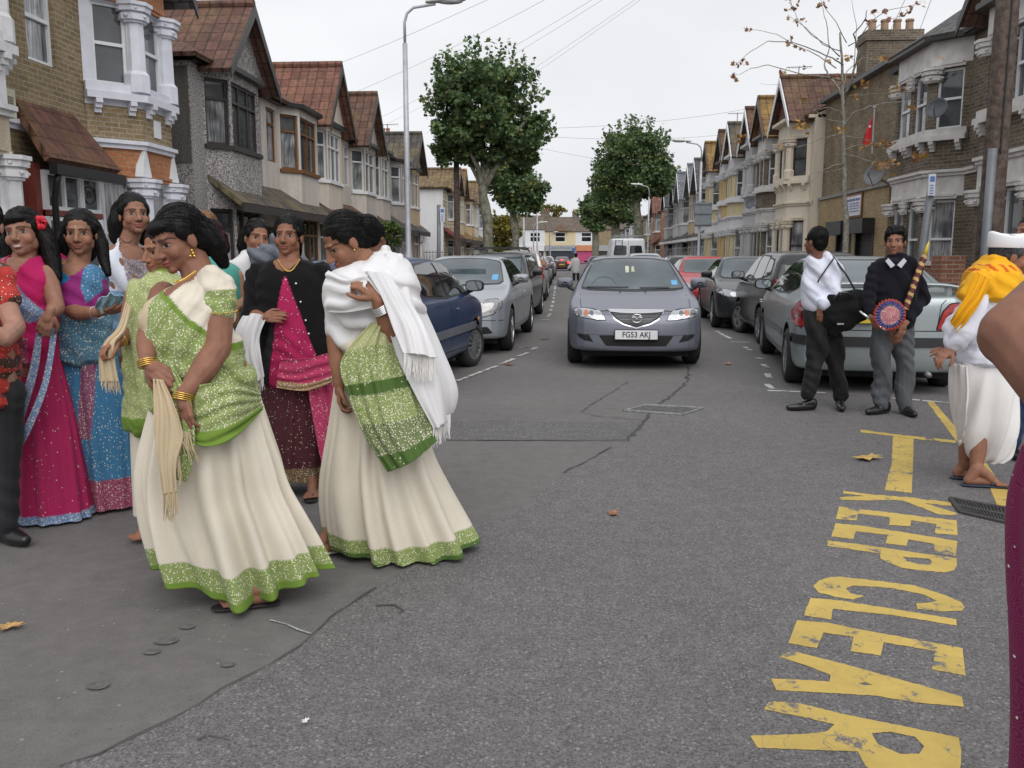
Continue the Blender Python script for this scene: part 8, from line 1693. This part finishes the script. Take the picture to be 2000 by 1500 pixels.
# ---- 10 pink sari
s = Person('young woman in a bright pink sari with pale blue beaded borders and long dark hair', 62, 4.6, (.32, .165, .115)); p = s.p
M = s.head(44, 457, 1.1, 6, -2, -8, neck=p(45, 515), smile=.8); s.core(p(50, 525), p(62, 720), [p(60, 990), p(120, 985)], (.10, .13)); RA = [(500, 30, 62, .08, 0), (510, 8, 82, .11, 0), (545, -5, 100, .14, 0), (590, -5, 106, .16, 0), (650, 0, 108, .17, 0), (700, 6, 110, .17, 0)]; rowsB(s, RA, s.B, sh=.013)
s.arm(p(92, 535, .0), p(110, 600, -.06), p(100, 612, -.2), (.05, .042, .04, .028)); s.hand(p(97, 612, -.24), (-.3, -.1, -.75), (-.3, .9, .2), 1, 38, .95); s.body()
s.hair([[(-.06, .04, .04, .045), (-.09, .035, -.05, .045), (-.1, .03, -.14, .04), (-.10, .0, -.2, .03)], [(.06, .04, .04, .045), (.095, .03, -.05, .042), (.10, .02, -.14, .04), (.11, .0, -.22, .028)], [(0, .09, 0, .06), (0, .1, -.14, .055)]], bangs=True, strands=30)
B = rowsB(s, RA)
s.wear('blouse', B, PNK, .007, 3, fold=F0((.8, .1, .5), 55, .007, 1), colf=zone([([(-20, 560), (30, 590), (85, 660), (85, 760), (-20, 760)], (.28, .01, .10), .5), ([(-20, 485), (8, 488), (50, 540), (100, 600), (108, 618), (85, 628), (40, 575), (-10, 520)], BLUB, .9)], PNK)(s), cut=[(25, 490), (72, 490), (68, 512), (58, 527), (46, 530), (32, 514)])
skirt(s, 'skirt', [(650, 0, 108), (700, 8, 114), (800, 16, 138), (900, 20, 158), (1010, 22, 178)], pl=12, a1=.016, colf=lambda th, t, z, hz, zz: ((BLUB, .8) if z-zz[-1] < .055 else (PNKD, .07)), seed=14)
for rws in ([[(72, 650, -.22), (82, 650, -.23)], [(58, 720, -.26), (74, 725, -.26)], [(36, 800, -.28), (50, 808, -.28)], [(20, 870, -.25), (30, 880, -.25)]], [[(100, 640, -.18), (112, 640, -.16)], [(92, 700, -.24), (104, 700, -.22)], [(78, 760, -.28), (90, 765, -.27)], [(44, 840, -.30), (56, 850, -.30)], [(20, 878, -.28), (32, 888, -.28)]]): drape(s, 'border', rws, lambda u, v: (BLUB, .95), 1, .002)
FL = MB(); c = M @ Vector((.095, .0, .04)); [ellip(FL, c-s.base+Vector((math.cos(a)*.02, -.01, math.sin(a)*.022)), (.018, .01, .018), 5) for a in np.linspace(0, 6.28, 7)]; FL.build('hair_flower', plain((.55, .01, .03), .6, name='flower'), s.t, smooth=True); beads(s, [M @ Vector((.075, -.0, -.05-.012*i)) for i in range(4)], .005, SILV, 'earring')
# ---- 11 person in red at the left edge
s = Person('person in red patterned top and black trousers cut by the left edge', -25, 4.2, (.36, .2, .15)); p = s.p
s.head(-35, 440, 1.05, 20, 0, 0, neck=p(-32, 500)); s.core(p(-30, 520), p(-25, 760), [p(-40, 1040), p(8, 1030)], (.11, .14)); s.B.ch([p(5, 560), p(14, 600, -.05), p(30, 640, -.1), p(10, 660, -.26), p(-30, 640, -.32)], [.05, .048, .046, .042, .028]); s.hand(p(-33, 638, -.32), (-1, 0, .3), (0, 1, 0), 1, 30); s.body(); s.hair()
B = rowsB(s, [(510, -55, -5, .09, 0), (530, -85, 15, .14, 0), (600, -85, 22, .16, 0), (700, -85, 26, .17, 0), (785, -88, 30, .18, 0)]); B.ch([p(2, 545), p(8, 590, -.03)], [.07, .072]); s.wear('top', B, (.42, .02, .02), fold=F0((.3, .1, 1), 40, .006), colf=lambda P, C, S_: (np.where((np.sin(P[:, 0]*90)+np.sin(P[:, 2]*80+P[:, 0]*40)+np.sin(P[:, 2]*37) > 1.1)[:, None], np.array((.05, .01, .01)), np.array((.45, .02, .02))), S_*0+.2))
B = Blob().ch([p(8, 770, .02), p(8, 900, .02), p(8, 1030, 0)], [.10, .075, .065]); B.ch([p(-50, 770, .02), p(-48, 1030, 0)], [.1, .065]); s.wear('trousers', B, (.02, .021, .024), fold=F0((.9, .1, .3), 34, .005)); h, b_, t_, D_ = s.foot(p(5, 1040, .02), (.85, -.5, 0), 1.0, False, B=Blob()); shoe(s, h, b_, D_, sz=1.1)
# ---- 12 man in white shirt with a black bag
TRS = (.012, .012, .013)
s = Person('man in a white shirt and black trousers looking away, one hand in his pocket', 1605, 8.0, (.20, .09, .06), .006); p = s.p
M = s.head(1592, 472, 1.06, -148, 2, 0, neck=p(1598, 502)); s.core(p(1602, 515), p(1610, 630), [[p(1600, 606), p(1594, 700, -.05), p(1580, 760, -.06)], [p(1606, 606, .02), p(1632, 710, .05), p(1641, 775, .05)]], (.10, .12)); s.arm(p(1628, 520, -.05), p(1633, 570, -.1), p(1604, 598, -.15), (.03, .028, .028, .026)); s.hand(p(1602, 600, -.14), (.1, 0, -1), (0, 1, 0), 1, 25); s.body(); s.hair(cap=((0, .032, .045), (.083, .088, .087)))
B = rowsB(s, [(502, 1585, 1622, .07, 0), (512, 1573, 1640, .11, 0), (545, 1567, 1640, .13, 0), (590, 1566, 1636, .13, 0), (604, 1572, 1632, .13, 0)]); B.ch([p(1630, 520, -.04), p(1634, 570, -.1), p(1607, 594, -.15)], [.066, .06, .046]); s.wear('shirt', B, (.66, .68, .78), fold=F0((.8, .2, .6), 40, .018, 3))
B = Blob().ch([p(1600, 606, 0), p(1598, 640, -.03), p(1594, 700, -.05), p(1578, 768, -.08)], [.135, .12, .085, .068]); B.ch([p(1606, 606, .02), p(1618, 650, .03), p(1632, 710, .05), p(1642, 775, .05)], [.13, .11, .085, .068]); s.wear('trousers', B, TRS, fold=F0((.85, .2, .5), 34, .014))
for a, d in ((p(1580, 768, -.05), (-1, -.15, 0)), (p(1641, 778, .03), (-.25, -1, 0))): h, b_, t_, D_ = s.foot(a, d, 1.0, False, B=Blob()); shoe(s, h, b_, D_)
bangle(s, p(1603, 598, -.14), (.3, 0, -1), .034, 3, SILV, name='watch')
bg_ = thing('holdall', 'large black holdall hanging from the shoulder of the man in the white shirt', 'bag', p(1650, 640)); B = Blob(); [B.cap(p(x0, y0, -.12), r, p(x1, y1, -.16), r) for x0, y0, x1, y1, r in ((1622, 590, 1675, 580, .075), (1622, 625, 1678, 600, .09), (1632, 640, 1682, 612, .075), (1626, 605, 1670, 600, .1))]
mould('bag_body', B, CLK, bg_, .008, 4, (.012, .012, .013), fold=F0((.5, .2, .8), 38, .01), base=bg_.location); T = MB(); L0 = bg_.location; T.tube([p(1683, 590, -.15)-L0, p(1655, 540, -.16)-L0, p(1628, 502, -.1)-L0, p(1612, 500, .03)-L0], .009, 6); T.tube([p(1628, 505, -.13)-L0, p(1600, 545, -.17)-L0, p(1597, 552, -.17)-L0], .008, 6); T.build('strap', plain((.02, .02, .028), .6, name='strap'), bg_, smooth=True)
T = MB(); T.tube([p(1630, 585, -.24)-L0, p(1640, 572, -.25)-L0, p(1655, 572, -.25)-L0, p(1664, 582, -.25)-L0], .012, 6); T.build('handle', LEATH, bg_, smooth=True); T = MB(); T.box(-.16, -.10, -.235, -.225, .045, .06); T.build('buckle', SILV, bg_)
# ---- 13 man in black sweater
s = Person('man in a black sweater and grey trousers holding a decorated fan and a striped stick', 1742, 7.8, (.27, .13, .085), .006); p = s.p
M = s.head(1748, 472, 1.08, -30, 2, 0, neck=p(1750, 505), lips=(.26, .1, .08)); s.core(p(1750, 515), p(1742, 650), [[p(1728, 640), p(1722, 700), p(1722, 785)], [p(1760, 640), p(1766, 700), p(1768, 790, -.03)]], (.10, .12)); s.arm(p(1708, 530), p(1696, 585, -.04), p(1702, 620, -.16), (.04, .038, .034, .027)); s.hand(p(1703, 621, -.17), (.55, -.3, -.7), (.2, .9, 0), 1, 42); s.arm(p(1788, 530), p(1800, 585, -.03), p(1768, 632, -.16), (.04, .038, .034, .027)); s.hand(p(1766, 634, -.17), (-.3, -.1, -1), (-.3, .9, 0), -1, 40); s.body(); s.hair([[(-.03, -.03, .10, .03), (.04, -.03, .10, .03)], [(-.05, -.045, .07, .026), (.045, -.05, .085, .026)]], cap=((0, .030, .050), (.085, .090, .088)), fold=.004, strands=30)
B = rowsB(s, [(502, 1730, 1772, .07, 0), (510, 1710, 1790, .11, 0), (540, 1700, 1797, .13, 0), (600, 1703, 1790, .14, 0), (638, 1705, 1782, .13, 0)]); B.ch([p(1710, 526), p(1695, 585, -.05), p(1702, 612, -.14)], [.068, .062, .048]); B.ch([p(1788, 526), p(1801, 585, -.04), p(1776, 620, -.14)], [.068, .062, .048]); s.wear('sweater', B, (.012, .012, .017), mat=CLK, fold=F0((.8, .2, .5), 34, .014))
B = Blob().ch([p(1724, 640, 0), p(1722, 700, 0), p(1722, 785, 0)], [.105, .088, .075]); B.ch([p(1762, 640, 0), p(1766, 700, 0), p(1768, 795, -.03)], [.105, .088, .072]); B.cap(p(1725, 632), .10, p(1762, 632), .10); s.wear('trousers', B, (.085, .09, .098), fold=F0((.85, .1, .5), 36, .012))
for a, d in ((p(1725, 792, -.02), (-1, -.5, 0)), (p(1768, 796, -.05), (0, -1, 0))): h, b_, t_, D_ = s.foot(a, d, 1.0, False, B=Blob()); shoe(s, h, b_, D_)
for q in (-1, 1): drape(s, 'collar', [[(1750+q*2, 518, -.155), (1750+q*15, 504, -.10)], [(1750+q*10, 524, -.16), (1750+q*21, 510, -.11)]], None, 1, .001, nu=8, nv=8, col=(.4, .42, .45))
fn = thing('decorated_fan', 'round pink fan with blue frill and orange rim held by the man in black', 'fan', p(1737, 615, -.28)); L0 = fn.location; V_ = []; F_ = []; C_ = []; nr, nt2 = 16, 96; k = 30*s.k
for j in range(nr+1):
    for i in range(nt2):
        a = 2*PI*i/nt2; r = j/nr; rf = r*(1+.03*math.sin(a*28)*(r > .6)); V_.append((math.cos(a)*rf*k*1.02, -.02*(1-r)+.012*math.sin(a*28)*(r > .6), math.sin(a)*rf*k)); up = math.sin(a-.5) > -.5
        C_.append((.40, .05, .13) if r < .62 else (.085, .075, .22) if (r < .86 or up and r < .93) else (.40, .06, .03))
for j in range(nr):
    for i in range(nt2): F_.append((j*nt2+i, j*nt2+(i+1) % nt2, (j+1)*nt2+(i+1) % nt2, (j+1)*nt2+i))
o = mk('fan_disc', V_, F_, CL, fn, smooth=True, col=C_, spk=[.9 if j < 11 else 0 for j in range(nr+1) for i in range(nt2)]); o.modifiers.new('s', 'SOLIDIFY').thickness = .008; MB().tube([p(1679, 608, -.2)-L0, p(1698, 622, -.25)-L0], .011, 8).build('handle', SILV, fn, smooth=True); MB().tube([p(1712, 634, -.27)-L0, p(1730, 645, -.29)-L0], .011, 8).build('handle', SILV, fn, smooth=True)
st = thing('striped_stick', 'maroon and gold spirally striped stick leaning on the black sweater', 'stick', p(1765, 615, -.2)); L0 = st.location; a, b_ = p(1768, 604, -.2)-L0, p(1806, 498, -.17)-L0; MB().cap if False else None; P = [a.lerp(b_, i/60) for i in range(61)]; V_ = []; F_ = []; MI = []
ax = (b_-a).normalized(); X_ = ax.orthogonal().normalized(); Y_ = ax.cross(X_)
for i, q in enumerate(P):
    for j in range(12): an = j*PI/6; V_.append(q+(X_*math.cos(an)+Y_*math.sin(an))*.026)
for i in range(60):
    for j in range(12): F_.append((i*12+j, i*12+(j+1) % 12, (i+1)*12+(j+1) % 12, (i+1)*12+j)); MI.append(1 if ((i*.24+j/12*1.0) % 2.0) < .75 else 0)
mk('shaft', V_, F_, [plain((.09, .012, .015), .5, name='maroon_wrap'), plain((.5, .33, .12), .5, name='gold_wrap')], st, smooth=True, mi=MI); MB().tube([b_, b_.lerp(p(1814, 472, -.16)-L0, .6), p(1814, 472, -.16)-L0], [.022, .014, .004], 10).build('tip', plain((.55, .42, .04), .4, name='yellow_tip'), st, smooth=True)
# ---- 14 man in a dhoti with orange shawl and white cap
s = Person('man in a white cap, orange shawl and dhoti with his hands clasped behind him', 1915, 5.35, (.27, .13, .085), .005); p = s.p
M = s.head(1975, 502, 1.12, 80, 12, 0, neck=p(1950, 545), nr=.056); s.core(p(1945, 560), p(1920, 730), (), (.12, .15)); s.B.ch([p(1915, 740), p(1900, 820, .04), p(1888, 870, .05), p(1884, 905, .07)], [.10, .06, .048, .036]); s.B.ch([p(1925, 740), p(1918, 820, -.03), p(1910, 875, -.06), p(1907, 912, -.08)], [.10, .06, .05, .037])
h1 = s.foot(p(1884, 905, .08), (.95, -.25, 0), .9); h2 = s.foot(p(1908, 915, -.10), (.97, -.2, 0), .95); s.arm(p(1912, 600, -.1), p(1882, 650, -.12), p(1860, 678, -.1)); s.hand(p(1857, 680, -.1), (-.8, -.2, -.6), (.6, .3, -.6), 1, 35); s.arm(p(1925, 600, .15), p(1865, 640, .18), p(1855, 690, .05)); s.hand(p(1858, 692, .03), (-.6, -.4, .1), (.3, .9, -.6), -1, 30); s.body()
s.hair(mat=HAIRG, cap=((0, .035, .02), (.080, .085, .075))); sandal(s, *h1, BNAVY, BNAVY); sandal(s, *h2, BNAVY, BNAVY)
B = rowsB(s, [(560, 1900, 1965, .12, 0), (600, 1888, 1975, .17, 0), (650, 1875, 1975, .18, 0), (705, 1866, 1978, .19, 0)]); B.ch([p(1908, 590, -.14), p(1884, 650, -.15), p(1866, 672, -.12)], [.075, .07, .052]); B.ch([p(1905, 590, .15), p(1862, 638, .17), p(1856, 672, .1)], [.07, .06, .05]); s.wear('kurta', B, (.70, .71, .80), fold=F0((.7, .2, .6), 34, .018, 1))
B = rowsB(s, [(508, 1925, 1962, .10, .02), (525, 1903, 1978, .17, 0), (555, 1890, 1988, .21, 0), (580, 1884, 1984, .22, 0)]); B.ch([p(1915, 550, -.13), p(1895, 575, -.15)], [.08, .06]); s.wear('shawl', B, (.80, .42, .01), .007, 2, fold=lambda P: folds(P, (.7, .1, .7), 62, .009, 2), colf=lambda P, C, S_: (np.where((np.abs(np.sin(P[:, 0]*60+P[:, 2]*30)) > .8)[:, None] & ((P[:, 2] > 1.33) & (P[:, 2] < 1.37))[:, None], np.array((.6, .1, .01)), np.array((.80, .40, .01))), S_))
drape(s, 'shawl_end', [[(1908, 530, -.19), (1935, 545, -.22)], [(1888, 575, -.2), (1915, 590, -.24)], [(1868, 608, -.19), (1893, 622, -.22)], [(1856, 628, -.15), (1870, 650, -.17)]], None, 3, .012, col=(.80, .41, .01)); B = Blob(); Mc = M @ Matrix.Rotation(R(-10), 4, 'X'); V_ = []; F_ = []
for r_, z_ in ((.99, .052), (1.03, .06), (1.05, .115), (1.02, .125), (.9, .128), (.5, .118), (.02, .114)):
    for i in range(40): a = 2*PI*i/40; V_.append((Mc @ Vector((math.sin(a)*.082*r_*(1.05-.5*max(0, z_-.06)), .018-math.cos(a)*.104*r_, z_-.004+.012*math.cos(2*a)*(z_ > .1))))-s.base)
for j in range(6):
    for i in range(40): F_.append((j*40+i, j*40+(i+1) % 40, (j+1)*40+(i+1) % 40, (j+1)*40+i))
mk('cap', V_, F_, plain((.78, .78, .82), .8, var=.04, name='white_cotton'), s.t, smooth=True)
skirt(s, 'dhoti', [(700, 1864, 1978, .8), (740, 1863, 1980, .85), (800, 1868, 1981, .85), (850, 1876, 1980, .8), (888, 1890, 1968, .7), (902, 1905, 1950, .6)], pl=9, a0=.014, a1=.034, colf=lambda *a: ((.74, .72, .71), 0), drift=4, seed=6, sharp=.9, zmin=.1); drape(s, 'dhoti_end', [[(1866, 710, -.1), (1890, 715, -.25)], [(1866, 780, -.1), (1892, 785, -.28)], [(1868, 830, -.08), (1888, 830, -.26)], [(1872, 868, -.05), (1880, 850, -.2)]], None, 2, .012, col=(.66, .63, .62))
# ---- 15 partly hidden person beside him, 16 foreground woman with bent arm
s = Person('person in white top and blue jeans with a pink flower garland at the right edge', 2010, 6.1, (.27, .13, .085), .007); p = s.p
s.head(2010, 455, 1.0, -80, 0, 0, neck=p(2010, 500)); s.core(p(2010, 510), p(2000, 700), [p(1978, 860), p(2020, 860)]); s.body(); s.hair(); B = rowsB(s, [(505, 1985, 2035, .1, 0), (560, 1972, 2045, .15, 0), (700, 1972, 2040, .16, 0), (780, 1982, 2040, .15, 0)]); s.wear('top', B, (.66, .68, .74), fold=F0((.9, .1, .3), 40, .005)); B = Blob().ch([p(1985, 720), p(1980, 790), p(1974, 862)], [.1, .085, .07]); B.ch([p(2030, 720), p(2028, 862)], [.1, .07]); s.wear('jeans', B, (.02, .035, .09), fold=F0((.9, .1, .3), 40, .005)); h, b_, t_, D_ = s.foot(p(1976, 868, 0), (-.3, -1, 0), 1, False, B=Blob()); shoe(s, h, b_, D_)
T = MB(); rr = random.Random(4); [ellip(T, p(1993+rr.gauss(0, 6), 520+rr.gauss(0, 12), -.2+rr.uniform(-.03, .03))-s.base, (.014, .014, .010), 4) for _ in range(60)]; T.build('garland', plain((.62, .22, .3), .7, var=.6, scale=30, name='petals'), s.t, smooth=True)
s = Person('woman close at the right edge with a bare bent elbow and a maroon beaded sari', 2330, 1.25, (.235, .115, .078), .005); p = s.p
s.B.ch([p(2230, 470, .05), p(2100, 585, .03), p(2000, 648, 0), p(1982, 655, 0)], [.068, .070, .055, .05]); s.B.ch([p(1985, 650, 0), p(2080, 760, -.1), p(2220, 880, -.16)], [.050, .052, .035]); s.hand(p(2222, 882, -.16), (.9, -.1, -.3), (0, 1, 0), 1, 25); s.B.cap(p(2300, 420), .1, p(2330, 900), .13); s.B.ch([p(2330, 900), p(2360, 1500, .02), p(2370, 2100, .02)], [.11, .08, .05]); s.head(2330, 210, 1.0, -90, 10, 0, neck=p(2330, 400)); s.body(); s.hair()
B = rowsB(s, [(430, 2200, 2440, .11, 0), (600, 2180, 2480, .14, 0), (800, 2200, 2480, .15, 0), (1000, 2170, 2500, .16, 0)]); s.wear('blouse', B, (.12, .008, .045), fold=F0((.3, .1, 1), 50, .006)); MR = (.18, .008, .07)
s2_ = s; V0 = [(880, 2022, 2500, .7), (980, 1996, 2510, .7), (1100, 1994, 2520, .7), (1300, 2004, 2530, .7), (1500, 2006, 2540, .7), (1800, 1990, 2550, .7), (2200, 1990, 2560, .7)]
so = skirt(s, 'sari', V0, pl=9, a0=.004, a1=.012, colf=lambda th, t, z, hz, zz: (MR, .1), seed=5, zmin=.03)
T = MB(); rr = random.Random(9); bv = BVHTree.FromPolygons([v.co.copy() for v in so.data.vertices], [tuple(q.vertices) for q in so.data.polygons])
for (cx, cy, n, sx, sy) in ((1985, 1020, 60, 4, 30), (1988, 1070, 40, 4, 22), (1996, 1440, 90, 5, 60)): [ellip(T, bv.find_nearest(p(cx+2+rr.gauss(0, sx), cy+rr.gauss(0, sy), -.02+rr.uniform(-.09, .01))-s.base)[0], (.0022, .0022, .0022), 3) for _ in range(n)]
T.build('bead_work', SILV, s.t, smooth=True)
# ---- 17 distant man in the road
s = Person('distant man in a long pale grey coat and black boots standing in the road', 1125, 51, (.15, .08, .05), .02); p = s.p
s.head(1125, 499, 1.15, 160, 0, 0, neck=p(1125, 506), nr=.06); s.core(p(1125, 508), p(1125, 526), [p(1121, 543), p(1129, 543)], (.14, .16)); s.body(); s.hair(); B = rowsB(s, [(504, 1120, 1129, .1, 0), (508, 1117, 1132, .18, 0), (520, 1116, 1133, .2, 0), (533, 1118, 1131, .2, 0)], rz=.08); B.ch([p(1118, 508), p(1114, 518, -.05), p(1110, 524, -.1)], [.09, .08, .06]); s.wear('coat', B, (.42, .42, .42), .02); B = Blob().cap(p(1121, 535), .09, p(1121, 546), .08).cap(p(1129, 535), .09, p(1129, 546), .08); s.wear('boots', B, (.012,)*3, .02)
